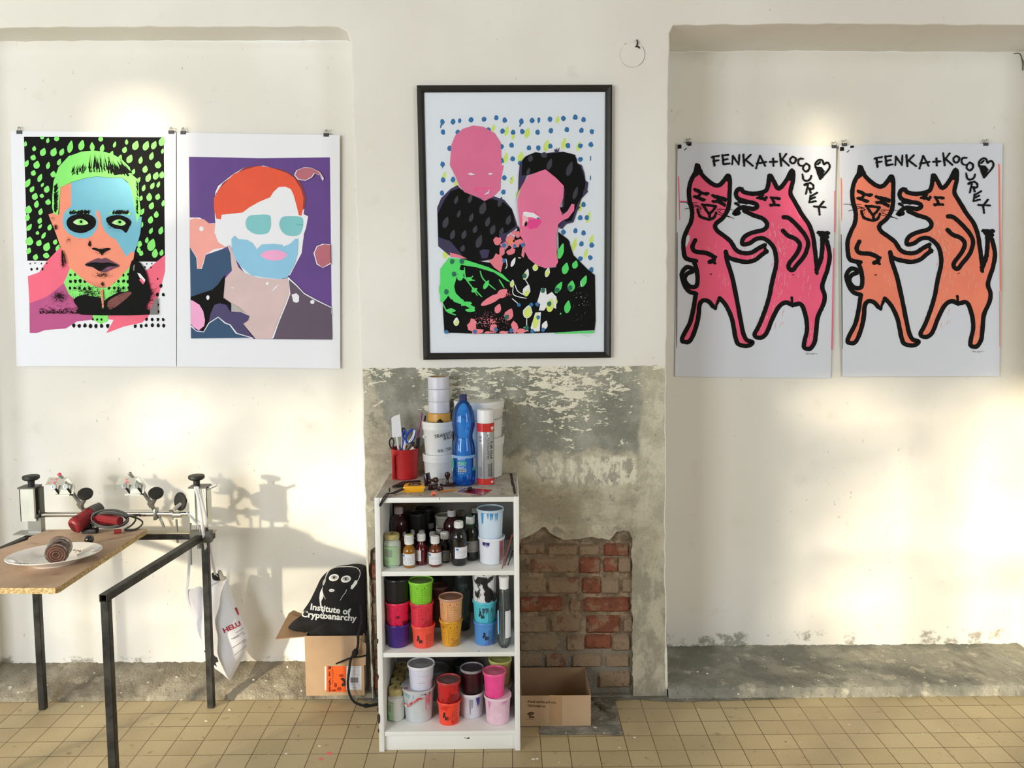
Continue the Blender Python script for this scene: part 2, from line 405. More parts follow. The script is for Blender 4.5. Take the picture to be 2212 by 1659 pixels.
# niche backs as gently uneven grids
def grid_back(x0, x1, z1, Y, nx, nz, seed):
    r = random.Random(seed); ph = [(r.uniform(1, 5), r.uniform(1, 5), r.uniform(0, 6), r.uniform(.0006, .002)) for _ in range(6)]
    vs = []; fs = []
    for j in range(nz + 1):
        for i in range(nx + 1):
            x = x0 + (x1 - x0) * i / nx; z = z1 * j / nz
            vs.append((x, Y + sum(a * math.sin(p * x + q * z + o) for p, q, o, a in ph), z))
    for j in range(nz):
        for i in range(nx): k = j * (nx + 1) + i; fs.append([k, k + 1, k + nx + 2, k + nx + 1])
    m.add(vs, fs, 0, True)
grid_back(-2.09, -.52, ZT + .01, DL, 40, 60, 1); grid_back(.60, 2.24, ZT + .01, DR, 40, 60, 2)
# ragged rim of the recess and its back
n = len(rec)
r2 = [(x + rp.uniform(-.003, .003), z + rp.uniform(-.003, .003)) for x, z in rec]
m.add([Vector((x, 0, z)) for x, z in rec] + [Vector((x, .022, max(z, 0))) for x, z in r2], [[i, (i + 1) % n, (i + 1) % n + n, i + n] for i in range(n)], 2, False)
# broken lips of white paint along the corners of the stripped area
def lip(pts, w, seed, y=-.0025, side=1):
    r = random.Random(seed); a = [Vector(p) for p in wob(pts, .0005, .012)]; L = []
    ww = w
    q = []
    for p in a:
        ww = max(.0008, min(w * 1.9, ww + r.uniform(-w * .5, w * .5))); q.append(p + Vector((ww * side, 0)))
    vs = [Vector((p.x - .001 * side, 0.0, p.y)) for p in a] + [Vector((p.x, y, p.y)) for p in a] + [Vector((p.x, y, p.y)) for p in q] + [Vector((p.x + .0005 * side, .0004, p.y)) for p in q]
    k = len(a); fs = []
    for i in range(k - 1):
        for b in range(3): fs.append([b * k + i, b * k + i + 1, (b + 1) * k + i + 1, (b + 1) * k + i])
    m.add(vs, fs, 3, False)
lip([(-.5405, .60), (-.5345, .30), (-.530, .05)], .0035, 2, -.002)
lip([(.6235, .20), (.6265, .10), (.6285, .03)], .005, 5, -.003, -1)
CHIP = M('white_plaster_chip', (232, 229, 218), .9, bump=.5, bscale=120)
m.build('wall_back', [PLASTER, PATCH, MORTAR, CHIP], kind='structure')

# ------------------------------------------------------------------ brickwork inside the recess (part of the wall)
m = MB(); nx, nz = 90, 56; vs = []; rr = random.Random(9)
x0, x1, z0, z1 = -.545, .50, -.005, .68
def nz2(x, z, s=0): return math.sin(x * 37 + s) * math.sin(z * 41 + s * 2) * .5 + math.sin(x * 91 + z * 57 + s) * .3
for j in range(nz + 1):
    for i in range(nx + 1):
        x = x0 + (x1 - x0) * i / nx; z = z0 + (z1 - z0) * j / nz
        vs.append((x, .0235 + .0022 * nz2(x, z) + rr.uniform(-.0012, .0012), z))
m.add(vs, [[j * (nx + 1) + i, j * (nx + 1) + i + 1, (j + 1) * (nx + 1) + i + 1, (j + 1) * (nx + 1) + i] for j in range(nz) for i in range(nx)], 0, True)
B = zm(1100, 1100, .3133)
bricks = [(70, 240, 235, 308, 2), (262, 470, 240, 312, 2), (480, 625, 245, 315, 3), (655, 822, 240, 318, 1),
          (140, 480, 325, 440, 2), (484, 625, 335, 440, 1), (655, 750, 330, 436, 1), (753, 838, 325, 438, 3),
          (60, 230, 470, 580, 3), (262, 480, 475, 580, 2), (505, 630, 470, 580, 1), (632, 756, 475, 582, 3), (782, 850, 470, 575, 3),
          (60, 366, 608, 705, 1), (418, 498, 625, 700, 2), (508, 838, 612, 706, 1),
          (60, 250, 745, 850, 3), (282, 490, 735, 846, 2), (536, 765, 738, 850, 1), (792, 848, 740, 848, 3),
          (60, 332, 868, 980, 3), (396, 520, 868, 980, 3), (522, 705, 866, 960, 1), (712, 830, 870, 975, 3),
          (60, 222, 995, 1085, 3), (250, 392, 1000, 1088, 2), (430, 640, 1000, 1085, 3), (660, 830, 1000, 1090, 3),
          (60, 330, 1110, 1220, 3), (610, 840, 1120, 1228, 3)]
bl = []
for a, b, c, d, k in bricks:
    p = aY(*B(a, c), .02); q = aY(*B(b, d), .02); bl.append((p.x, q.x, q.z, p.z, k))
for row, (zb, zt) in enumerate([(.55, .585), (.475, .535), (.40, .46), (.325, .385), (.255, .31), (.18, .24), (.105, .165), (.03, .09)]):
    x = -.53 - (row % 2) * .06
    while x < .02:
        a = max(x, -.525); b = min(x + .13, .03)
        if b - a > .03: bl.append((a, b, zb, zt, rr.choice([1, 2, 2, 3])))
        x += .145
for a, b, zb, zt, k in bl:
    if a > .03 or b < .04 or True:
        dep = .0115 + rr.uniform(-.003, .004); N_ = 11; MM_ = 6; vs = []; fs = []; a -= .003; b += .003; zb -= .0028; zt += .0028
        for j in range(MM_ + 1):
            for i in range(N_ + 1):
                u = i / N_; v = j / MM_; eu = min(u, 1 - u) * (b - a); ev = min(v, 1 - v) * (zt - zb); e = min(eu, ev)
                cn = math.hypot(max(0, .012 - eu), max(0, .012 - ev)) / .012; y = dep + (.010 if e <= 1e-6 else 0) + .006 * max(0, cn - .8) + rr.uniform(-.0009, .0009) + .002 * max(0, 1 - e / .008)
                jx = rr.uniform(-.0016, .0016); jz = rr.uniform(-.0016, .0016)
                vs.append((a + (b - a) * u + jx, y, zb + (zt - zb) * v + jz))
        for j in range(MM_):
            for i in range(N_): q = j * (N_ + 1) + i; fs.append([q, q + 1, q + N_ + 2, q + N_ + 1])
        m.add(vs, fs, k, True)
m.build('trim_1', [MORTAR, BR1, BR2, BR3], kind='structure')

# rough concrete ramp in the left niche
def ledge(name, x0, x1, nx, ys, zf, mat, seed, amp):
    m = MB(); r = random.Random(seed); vs = []; ny = len(ys)
    for j, y in enumerate(ys):
        for i in range(nx + 1):
            x = x0 + (x1 - x0) * i / nx
            a = amp if 0 < j < ny - 1 else amp * .3
            vs.append((x, y + (r.uniform(-.004, .004) if j in (0, 1, 2) else 0), max(-.001, zf(x, y, j) + r.uniform(-a, a) + amp * nz2(x, y, seed))))
    fs = [[j * (nx + 1) + i, j * (nx + 1) + i + 1, (j + 1) * (nx + 1) + i + 1, (j + 1) * (nx + 1) + i] for j in range(ny - 1) for i in range(nx)]
    m.add(vs, fs, 0, True); return m.build(name, mat, kind='structure')
ledge('trim_2', -2.08, -.52, 150, [.004, .012, .02] + [.03 + .15 * k / 14 for k in range(15)] + [.185],
      lambda x, y, j: (-.001 if j == 0 else .008 + .072 * min(1, (y - .004) / .18) ** .8), CONC_L, 3, .0028)
ledge('trim_3', .628, 2.24, 150, [-.024, -.022, -.016, -.012, 0] + [.01 + .36 * k / 14 for k in range(15)] + [.375],
      lambda x, y, j: (-.001, .014, .026, .036, .040)[j] if j < 5 else .042, CONC_R, 6, .0026)
# mortar patches let into the tiles
m = MB(); f0 = lambda x, y: aZ(x, y, .0022)
m.poly(wobp := sm2([(1120, 1562), (1166, 1567), (1167, 1586), (1230, 1587), (1290, 1586), (1344, 1588), (1341, 1572), (1337, 1550), (1332, 1528), (1329, 1514), (1352, 1512), (1384, 1511), (1440, 1515), (1530, 1514), (1640, 1511), (1700, 1509), (1700, 1500), (1440, 1500), (1380, 1500), (1122, 1500)], 3), f0)
m.poly(sm2([(760, 1503), (790, 1513), (830, 1522), (830, 1496), (790, 1494), (760, 1497)], 3), f0)
m.build('trim_4', CONC_F, kind='structure')
# rubble heap left by the pier foot
m = MB(); r = random.Random(4)
def rock(mb, c, s, mat=0, seed=0, flat=1):
    bm = bmesh.new(); bmesh.ops.create_icosphere(bm, subdivisions=2, radius=1); q = random.Random(seed)
    for v in bm.verts: v.co = v.co * (1 + q.uniform(-.25, .25))
    mb.add([Vector((v.co.x * s[0] + c[0], v.co.y * s[1] + c[1], v.co.z * s[2] + c[2])) for v in bm.verts], [[v.index for v in f.verts] for f in bm.faces], mat, False); bm.free()
DEB = M('crumbled_mortar', (104, 96, 84), .95, var=.25, scale=60, bump=.6)
for k in range(16):
    t = k / 15; p = aZ(1283 + 44 * t + r.uniform(-4, 4), 1512 + 40 * t + r.uniform(-4, 4), .004)
    rock(m, (p.x, p.y, .004), (.007 + r.random() * .008, .008, .006), 0, k)
o = m.build('mortar_rubble', DEB); tag(o, 'small heap of crumbled mortar on the floor right of the low cardboard box', 'rubble'); o['kind'] = 'stuff'

# pink paint drips and crumbs of plaster on the tiles
PINKD = M('pink_paint', (246, 120, 130), .6)
for (x, y, a, b, lb) in [(711, 1627, 6.5, 3.6, 'larger pink paint drip dried on a floor tile left of the shelf'), (694, 1639, 5, 3, 'smaller pink paint drip on the tiles, nearer the camera than the larger one')]:
    m = MB(); m.poly([(x + a * math.cos(t) * (1 + .15 * math.sin(3 * t)), y + b * math.sin(t) * (1 + .15 * math.cos(2 * t))) for t in [2 * PI * k / 20 for k in range(20)]], lambda x, y: aZ(x, y, .0006))
    o = m.build('paint_drip', PINKD); tag(o, lb, 'paint drip')
CRUMB = M('plaster_crumb', (236, 232, 220), .9)
m = MB(); r = random.Random(12)
for (x, y) in [(178, 1520), (496, 1528), (445, 1552), (548, 1471), (575, 1473), (1412, 1505), (1340, 1575), (1371, 1587), (1160, 1633), (1152, 1634), (690, 1606), (618, 1622), (1490, 1418), (1528, 1456)]:
    p = aZ(x, y, .01 if y > 1500 else .05)
    z = 0 if y > 1500 else (.052 if x > 1440 else .055)
    rock(m, (p.x, min(p.y, .1) if x > 1440 else p.y, z), (.007 * r.uniform(.5, 1), .004, .002), 0, int(x))
o = m.build('plaster_crumbs', CRUMB); tag(o, 'scattered white plaster crumbs on the tiles and ledges', 'crumbs'); o['kind'] = 'stuff'
# ------------------------------------------------------------------ printed sheets
PAPER = M('white_paper', (238, 240, 247), .75)
def INK(name, c): return M('ink_' + name, c, .6, var=.03, scale=8)
class Art:
    """flat ink shapes laid in thin layers on a sheet that hangs in a vertical plane"""
    def __init__(s, mats, to3):
        s.mb = MB(); s.mats = mats; s.to3 = to3; s.k = 0; s.ix = {}
        for i, mm in enumerate(mats): s.ix[mm.name] = i
    def mi(s, mat):
        if mat.name not in s.ix: s.ix[mat.name] = len(s.mats); s.mats.append(mat)
        return s.ix[mat.name]
    def lift(s): s.k += 1; return s.k
    def P(s, pts, mat, smooth=0, dy=None):
        d = s.lift() if dy is None else dy
        if smooth: pts = sm2(pts, smooth)
        s.mb.poly(pts, lambda x, y: s.to3(x, y, d), s.mi(mat))
    def many(s, plist, mat):
        d = s.lift(); k = s.mi(mat)
        for i, p in enumerate(plist): s.mb.poly(p, lambda x, y: s.to3(x, y, d + (i % 9) * .02), k)
    def stroke(s, pts, wd, mat, smooth=5, jit=.08, seed=0, taper=0, dy=None):
        d = s.lift() if dy is None else dy; r = random.Random(seed); k = s.mi(mat)
        q = [(v.x, v.y) for v in (crom([(a, b, 0) for a, b in pts], smooth) if smooth > 1 else [Vector((a, b, 0)) for a, b in pts])]
        n = len(q); Lf = []; Rt = []
        for i in range(n):
            a = q[max(i - 1, 0)]; b = q[min(i + 1, n - 1)]; dx, dy_ = b[0] - a[0], b[1] - a[1]; L = math.hypot(dx, dy_) or 1
            t = i / max(1, n - 1); h = wd / 2 * (1 - taper * abs(2 * t - 1) ** 3)
            Lf.append((q[i][0] - dy_ / L * h * (1 + r.uniform(-jit, jit)), q[i][1] + dx / L * h * (1 + r.uniform(-jit, jit))))
            Rt.append((q[i][0] + dy_ / L * h * (1 + r.uniform(-jit, jit)), q[i][1] - dx / L * h * (1 + r.uniform(-jit, jit))))
        s.mb.add([s.to3(x, y, d) for x, y in Lf + Rt], [[i, i + 1, n + i + 1, n + i] for i in range(n - 1)], k, False)
        for e, (x, y) in enumerate((q[0], q[-1]) if not taper else ()):
            s.mb.add([s.to3(x + wd * .5 * math.cos(2 * PI * j / 10) * (1 + r.uniform(-jit, jit)), y + wd * .5 * math.sin(2 * PI * j / 10), d + .03 + e * .02) for j in range(10)], [list(range(10))], k, False)
    def strokes(s, L, wd, mat, **kw):
        d = s.lift()
        for i, p in enumerate(L): s.stroke(p, wd, mat, dy=d + (i % 40) * .06, seed=i, **kw)
def drop(x, y, l, w, a=0):
    a = math.radians(a); c, s_ = math.cos(a), math.sin(a); out = []
    for k in range(14):
        t = 2 * PI * k / 14; px = math.cos(t) * w / 2 * (1 - .55 * max(0, -math.sin(t))) ; py = math.sin(t) * l / 2
        if k in (10, 11): px *= .5
        out.append((x + px * c - py * s_, y + px * s_ + py * c))
    return out
def blob(x, y, rx, ry, seed, n=10, j=.25):
    r = random.Random(seed); return [(x + rx * math.cos(2 * PI * k / n) * (1 + r.uniform(-j, j)), y + ry * math.sin(2 * PI * k / n) * (1 + r.uniform(-j, j))) for k in range(n)]
def scatter(cx, cy, rx, ry, n, sz, seed, pw=.5):
    r = random.Random(seed); out = []
    for _ in range(n):
        a = r.uniform(0, 2 * PI); q = r.random() ** pw; s_ = sz * (1.15 - q) * r.uniform(.6, 1.2)
        x = cx + rx * q * math.cos(a); y = cy + ry * q * math.sin(a)
        out.append([(x + s_ * math.cos(2 * PI * k / 5), y + s_ * math.sin(2 * PI * k / 5)) for k in range(5)])
    return out
LAY = .00022
def planemap(Z, Y): return lambda x, y, d: aY(*Z(x, y), Y - LAY * d)
def sheet(art, corners, Z, Y, mat=0):
    TL, TR, BR_, BL = corners; nx, nz_ = 10, 14; vs = []; fs = []
    def pt(u, v, dy): 
        x = (TL[0] * (1 - u) + TR[0] * u) * (1 - v) + (BL[0] * (1 - u) + BR_[0] * u) * v
        y = (TL[1] * (1 - u) + TR[1] * u) * (1 - v) + (BL[1] * (1 - u) + BR_[1] * u) * v
        return aY(*Z(x, y), Y + dy)
    for v in range(nz_ + 1):
        for u in range(nx + 1): vs.append(pt(u / nx, v / nz_, 0))
    b = len(vs); W = nx + 1
    vs += [q + Vector((0, .0008, 0)) for q in vs]
    for v in range(nz_):
        for u in range(nx):
            k = v * W + u; fs.append([k, k + 1, k + W + 1, k + W]); fs.append([k + b, k + W + b, k + W + 1 + b, k + 1 + b])
    for u in range(nx): fs += [[u, u + 1, u + 1 + b, u + b], [nz_ * W + u, nz_ * W + u + 1, nz_ * W + u + 1 + b, nz_ * W + u + b]]
    for v in range(nz_): fs += [[v * W, (v + 1) * W, (v + 1) * W + b, v * W + b], [v * W + nx, (v + 1) * W + nx, (v + 1) * W + nx + b, v * W + nx + b]]
    art.mb.add(vs, fs, mat, False)
BLK = M('ink_black', (20, 20, 20), .8, spec=.2)
YPL, YPR = DL - .012, DR - .012

# -- poster 1: face print with green drops
Z1 = zm(0, 260, .33755)
GRN = INK('neon_green', (136, 238, 112)); CORAL = INK('coral', (246, 146, 116)); SKY = INK('sky_blue', (112, 186, 210))
PNK = INK('hot_pink', (244, 100, 128)); MAG = INK('magenta', (186, 74, 134)); DPUR = INK('dark_plum', (96, 48, 74)); MAROON = INK('brown_red', (118, 58, 50))
A = Art([PAPER], planemap(Z1, YPL)); sheet(A, [(67, 68), (1126, 78), (1128, 1576), (106, 1573)], Z1, YPL)
A.P([(153, 105), (1048, 108), (1056, 905), (175, 898)], BLK)
dr = [(270, 110, 22, 20, 0), (306, 128, 34, 17, 10), (362, 116, 34, 26, -10), (450, 168, 78, 28, 12), (522, 158, 66, 30, 14), (590, 168, 56, 24, -4), (645, 118, 34, 24, 10), (654, 178, 50, 22, 12), (734, 154, 40, 15, 18), (798, 188, 40, 24, 20), (810, 138, 34, 16, 0), (868, 160, 60, 32, 20), (935, 162, 62, 30, 22), (986, 158, 54, 26, 24), (1036, 134, 60, 30, 14),
      (163, 150, 34, 16, 5), (219, 180, 32, 20, 10), (276, 202, 52, 30, 20), (344, 202, 56, 32, 22), (396, 202, 48, 24, 24), (213, 237, 36, 28, 20), (235, 284, 50, 32, 15), (308, 288, 46, 20, 12), (379, 266, 44, 20, 20), (714, 214, 40, 18, 20), (768, 240, 44, 20, 20), (830, 246, 56, 30, 24), (900, 254, 46, 20, 12), (970, 228, 50, 22, 16), (1012, 284, 44, 32, 10), (1040, 196, 34, 14, 10),
      (170, 276, 48, 22, 25), (214, 336, 36, 26, 18), (256, 368, 54, 22, 22), (341, 344, 40, 28, 10), (929, 312, 46, 26, 14), (854, 328, 36, 18, 20), (950, 366, 56, 26, 20), (998, 354, 50, 28, 22), (1036, 348, 44, 26, 10), (178, 400, 58, 26, 28), (206, 440, 42, 22, 30), (272, 412, 30, 14, 30), (300, 440, 46, 28, 20), (885, 384, 46, 18, 30), (920, 432, 42, 18, 16), (976, 418, 44, 20, 26), (1014, 410, 40, 16, 20),
      (224, 486, 44, 30, 20), (268, 482, 26, 22, 20), (308, 522, 36, 28, 10), (234, 536, 46, 24, 10), (955, 490, 50, 28, 4), (1010, 488, 40, 24, 20), (902, 498, 34, 18, 20), (182, 570, 50, 36, 10), (260, 584, 42, 22, 14), (970, 546, 46, 26, 20), (1044, 530, 40, 16, 8), (910, 584, 44, 20, 30), (1000, 602, 42, 24, 6), (176, 620, 46, 24, 10), (255, 642, 40, 22, 20), (318, 684, 40, 22, 18), (188, 684, 50, 22, 34), (258, 678, 32, 14, 36), (964, 636, 48, 26, 14), (906, 668, 38, 18, 20), (967, 706, 42, 18, 24), (1030, 704, 50, 24, 16), (240, 720, 24, 18, 8), (280, 736, 46, 18, 30),
      (188, 772, 54, 40, 8), (250, 784, 42, 28, 26), (300, 808, 56, 34, 24), (354, 778, 34, 22, 20), (184, 834, 42, 24, 20), (228, 874, 38, 26, 18), (296, 864, 36, 32, 10), (370, 816, 44, 20, 20), (892, 790, 40, 28, 20), (940, 766, 38, 18, 10), (970, 796, 78, 40, 18), (904, 850, 34, 22, 20), (992, 850, 58, 30, 8), (1034, 846, 40, 20, 14), (1048, 764, 40, 14, 8), (888, 828, 38, 20, 0)]
A.many([drop(x, y, l * 1.05, w * 1.32, a) for x, y, l, w, a in dr if x < 1046], GRN)
r = random.Random(2)
dots = [blob(x + r.uniform(-3, 3), y + r.uniform(-3, 3), w, w * 1.25, int(x + y), 8) for y, w, x0, x1 in [(915, 4, 190, 300), (952, 7, 200, 290), (918, 4, 900, 980), (942, 5, 930, 990), (1012, 5, 1010, 1045), (1060, 10, 1030, 1045), (1118, 10, 1010, 1050), (1178, 7, 1010, 1045), (1226, 9, 1010, 1045), (1272, 9, 936, 1045), (1314, 11, 470, 690), (1314, 10, 865, 1048)] for x in range(x0, x1, 36)]
A.P([(178, 998), (250, 972), (300, 900), (398, 800), (430, 860), (450, 945), (405, 1045), (300, 1132), (188, 1175)], PNK)
A.P([(1056, 860), (1056, 965), (1012, 1130), (945, 1262), (908, 1294), (790, 1320), (680, 1362), (727, 1278), (694, 1272), (690, 1240), (760, 1120), (960, 940)], PNK)
A.P([(188, 1172), (300, 1128), (410, 1042), (470, 1100), (500, 1160), (592, 1244), (592, 1275), (490, 1288), (420, 1332), (290, 1342), (235, 1361), (190, 1361)], MAG)
A.P([(448, 945), (410, 1042), (440, 1112), (592, 1244), (595, 1278), (645, 1304), (690, 1285), (692, 1244), (830, 1090), (832, 935), (700, 900), (520, 900)], GRN)
A.many(dots + [blob(x + r.uniform(-3, 3), y + r.uniform(-3, 3), w, w * 1.2, x * y, 8) for y, w in [(988, 8), (1030, 10), (1074, 9)] for x in list(range(448, 600, 32)) + list(range(700, 826, 30)) if abs(x - 640) > (1074 - y) * .9 + 30] + [blob(x, 1274, 7, 8, x) for x in (594, 622, 650)], BLK)
A.P([(455, 398), (388, 428), (378, 604), (340, 592), (310, 602), (325, 642), (345, 690), (360, 730), (380, 790), (405, 852), (440, 938), (510, 1000), (580, 1052), (640, 1072), (700, 1066), (762, 1012), (850, 915), (862, 836), (780, 600), (620, 500)], CORAL, 0)
A.P([(455, 398), (540, 372), (620, 360), (700, 368), (780, 368), (818, 400), (840, 440), (862, 520), (880, 612), (908, 618), (898, 720), (880, 790), (858, 850), (843, 836), (808, 874), (776, 820), (740, 762), (700, 740), (668, 706), (648, 660), (640, 612), (622, 566), (612, 600), (630, 640), (620, 692), (590, 738), (548, 756), (490, 752), (440, 726), (410, 690), (398, 645), (408, 592), (455, 548)], SKY, 0)
A.P([(335, 482), (342, 392), (375, 298), (440, 228), (482, 215), (520, 200), (600, 193), (660, 200), (720, 215), (780, 250), (830, 300), (842, 345), (886, 382), (888, 480), (902, 590), (876, 655), (862, 560), (840, 440), (815, 392), (780, 366), (700, 366), (620, 358), (540, 370), (455, 396), (388, 428), (372, 606), (345, 598), (333, 560)], GRN, 0)
A.P([(622, 566), (612, 600), (632, 648), (640, 700), (662, 706), (650, 660), (642, 605)], CORAL)
hs = []
for k in range(110):
    x = r.uniform(455, 830); b = 352 - 26 * math.sin((x - 400) / 440 * PI) + r.uniform(-30, 14); l = r.uniform(24, 90) * (1.15 if x > 560 else .6); an = (x - 600) / 300 * .7 + r.uniform(-.15, .15)
    hs.append([(x - 3, b), (x - math.sin(an) * l + r.uniform(-3, 3), b - math.cos(an) * l), (x + r.uniform(2, 6), b - 3)])
for k in range(60):
    y = r.uniform(420, 590); hs.append([(342 + r.uniform(0, 8), y), (372 + r.uniform(-14, 4), y - r.uniform(10, 30)), (352 + r.uniform(-4, 6), y + 12)])
for k in range(46): x = r.uniform(730, 836); hs.append([(x, 350 - (x - 730) * .1), (x - 20 - r.uniform(0, 18), 262 + (x - 730) * .3 + r.uniform(-10, 16)), (x + 8, 352 - (x - 730) * .2)])
for k in range(60): y = r.uniform(385, 600); hs.append([(884 + r.uniform(-8, 2) , y), (868 + r.uniform(-6, 8), y - r.uniform(8, 20)), (880 + r.uniform(-2, 6), y + 9)])
A.many(hs, BLK)
A.P([(425, 655), (440, 622), (480, 604), (530, 596), (580, 606), (612, 634), (608, 676), (570, 706), (520, 722), (470, 712), (438, 690)], BLK, 3)
A.P([(678, 630), (710, 612), (760, 606), (812, 622), (840, 650), (828, 682), (806, 720), (780, 700), (730, 690), (696, 668)], BLK, 3)
A.many(scatter(515, 655, 105, 82, 300, 4.2, 1, .35) + scatter(758, 655, 92, 66, 240, 4.0, 2, .35), BLK)
for L in ([(428, 594), (450, 580), (520, 574), (572, 586), (560, 600), (500, 594)], [(692, 600), (720, 584), (790, 578), (838, 592), (835, 606), (770, 596)]): A.P(L, GRN)
A.many([[(x, 590 + r.uniform(-6, 8)), (x + r.uniform(8, 26), 574 + r.uniform(-6, 10)), (x + 7, 594 + r.uniform(-3, 12))] for x in [r.uniform(440, 560) for _ in range(60)] + [r.uniform(712, 812) for _ in range(60)]], BLK)
EYEW = INK('pale_green', (200, 240, 170))
A.P([(468, 652), (490, 634), (520, 630), (548, 642), (566, 660), (530, 670), (494, 668)], EYEW, 3); A.P([(712, 654), (740, 638), (770, 634), (796, 648), (804, 662), (780, 674), (744, 668)], EYEW, 3)
A.P(blob(517, 650, 20, 19, 1, 16, .04), GRN); A.P(blob(764, 652, 20, 19, 2, 16, .04), GRN)
A.P(blob(519, 648, 9, 9, 1, 12, .04), BLK); A.P(blob(766, 650, 9, 9, 1, 12, .04), BLK)
A.stroke([(460, 650), (490, 630), (520, 626), (552, 638), (570, 662)], 7, BLK); A.stroke([(708, 656), (740, 632), (772, 628), (800, 644), (810, 662)], 7, BLK)
A.many([[(a, b), (a + 5, b + 3), (c, d)] for a, b, c, d in [(566, 660, 600, 662), (570, 668, 596, 690), (806, 660, 826, 664), (800, 672, 812, 700)]], BLK)
A.P([(575, 768), (580, 800), (576, 808), (564, 796)], BLK, 3); A.P([(588, 824), (600, 814), (640, 824), (690, 816), (704, 826), (680, 836), (660, 850), (652, 866), (640, 846), (612, 832)], BLK, 3)
A.many(scatter(650, 836, 60, 28, 110, 3.4, 3) + scatter(572, 790, 16, 40, 60, 3, 4) + scatter(434, 768, 20, 28, 50, 3, 5) + scatter(355, 684, 16, 22, 60, 4.5, 7) + scatter(655, 990, 80, 26, 160, 3.4, 6) + scatter(655, 1050, 16, 22, 60, 4, 9) + scatter(338, 625, 16, 20, 26, 2.6, 19), BLK)
A.P([(544, 920), (590, 896), (628, 882), (650, 888), (672, 880), (710, 900), (762, 930), (720, 950), (668, 972), (630, 962), (590, 940), (556, 934)], DPUR, 3)
A.P([(548, 920), (600, 908), (650, 912), (700, 910), (758, 930), (690, 936), (640, 966), (600, 940), (560, 930)], BLK, 3)
A.P([(680, 945), (712, 936), (708, 950), (690, 958)], INK('lip_purple', (140, 60, 110)), 3)
A.P([(640, 1084), (658, 1080), (664, 1190), (655, 1200)], CORAL)
A.P([(470, 1150), (520, 1120), (600, 1128), (644, 1140), (648, 1200), (664, 1205), (672, 1150), (760, 1100), (820, 1090), (822, 1000), (842, 900), (880, 900), (930, 960), (955, 1060), (965, 1100), (955, 1150), (930, 1200), (948, 1243), (520, 1243), (500, 1200)], BLK, 3)
A.P([(690, 1160), (760, 1116), (820, 1096), (840, 1110), (760, 1180), (700, 1210)], MAROON, 3)
A.many(scatter(560, 1110, 150, 90, 420, 4.6, 10, .6) + scatter(380, 1130, 62, 50, 240, 4.4, 11, .6) + scatter(400, 900, 18, 60, 90, 4, 12) + scatter(760, 1090, 90, 60, 160, 4, 13, .8) + scatter(930, 1110, 90, 120, 420, 5, 14, .7), BLK)
hb = []
for k in range(420):
    x = r.uniform(252, 1008); y = 1240 - abs(r.gauss(0, 1)) * (38 if x > 480 else 22); s_ = 4.2 * (1 - (1240 - y) / 190)
    if y > 1120 and s_ > 1: hb.append([(x + s_ * math.cos(2 * PI * q / 5), y - 4 + s_ * math.sin(2 * PI * q / 5)) for q in range(5)])
A.many(hb, BLK)
A.P([(962, 1210), (990, 1150), (1008, 1130), (1010, 1243), (958, 1243)], INK('halftone_grey', (120, 116, 116)))
A.P([(878, 976), (896, 980), (930, 1020), (925, 1036), (895, 1008)], PAPER); A.P([(852, 930), (864, 920), (860, 960), (852, 964)], INK('halftone_grey', (120, 116, 116)))
A.P([(890, 1020), (905, 1010), (925, 1040), (915, 1050)], PNK)
A.stroke([(398, 830), (400, 880), (404, 940)], 12, BLK, taper=.6); A.stroke([(402, 846), (414, 880), (424, 918)], 6, BLK, taper=.5)
o = A.mb.build('art_print', A.mats); tag(o, 'screen print of a green-haired face with a blue mask and black dotted ground', 'poster')

# -- poster 2: purple print
Z2 = zm(370, 260, .33755)
PUR = INK('purple', (96, 60, 138)); RED = INK('orange_red', (234, 84, 48)); TEAL = INK('pale_teal', (128, 200, 206)); BLU = INK('light_blue', (142, 200, 232))
LPK = INK('light_pink', (244, 170, 214)); SAL = INK('salmon', (244, 166, 156)); NAV = INK('navy', (32, 72, 110)); ROSE = INK('dusty_rose', (186, 104, 118))
MAU = INK('mauve', (92, 76, 96)); TAN = INK('pale_taupe', (216, 190, 190)); IND = INK('indigo', (66, 56, 104)); GRYI = INK('print_grey', (178, 172, 172)); DRED = INK('dark_red', (140, 48, 60))
A = Art([PAPER], planemap(Z2, YPL - .0015)); sheet(A, [(36, 78), (1078, 95), (1081, 1589), (36, 1576)], Z2, YPL - .0015)
A.P([(113, 233), (570, 242), (1015, 237), (1029, 1403), (126, 1396)], PUR)
A.P([(115, 622), (180, 622), (215, 640), (240, 660), (320, 655), (372, 800), (320, 826), (220, 860), (198, 952), (162, 950), (158, 880), (115, 805)], PAPER)
A.P([(117, 636), (150, 626), (210, 634), (245, 662), (282, 660), (278, 720), (300, 780), (350, 812), (275, 824), (218, 858), (192, 946), (168, 950), (165, 880), (117, 806)], SAL)
A.P(blob(193, 694, 14, 16, 3, 12, .06), PAPER)
A.P([(118, 810), (160, 880), (165, 950), (195, 950), (222, 868), (310, 830), (366, 828), (380, 860), (388, 950), (340, 990), (280, 1080), (180, 1110), (124, 1130)], NAV)
A.P([(282, 460), (300, 420), (395, 345), (470, 300), (590, 290), (700, 320), (780, 360), (820, 395), (850, 470), (858, 520), (846, 600), (876, 614), (850, 720), (834, 850), (760, 990), (690, 1022), (560, 1010), (470, 980), (410, 880), (372, 800), (310, 780), (276, 720), (282, 660), (276, 560)], PAPER)
A.P([(840, 600), (876, 614), (862, 690), (836, 760)], PAPER)
A.P([(270, 560), (285, 470), (330, 400), (470, 300), (560, 290), (700, 312), (760, 340), (830, 396), (862, 490), (858, 550), (845, 575), (830, 480), (780, 380), (640, 320), (440, 330), (340, 420), (300, 500), (290, 620)], DRED)
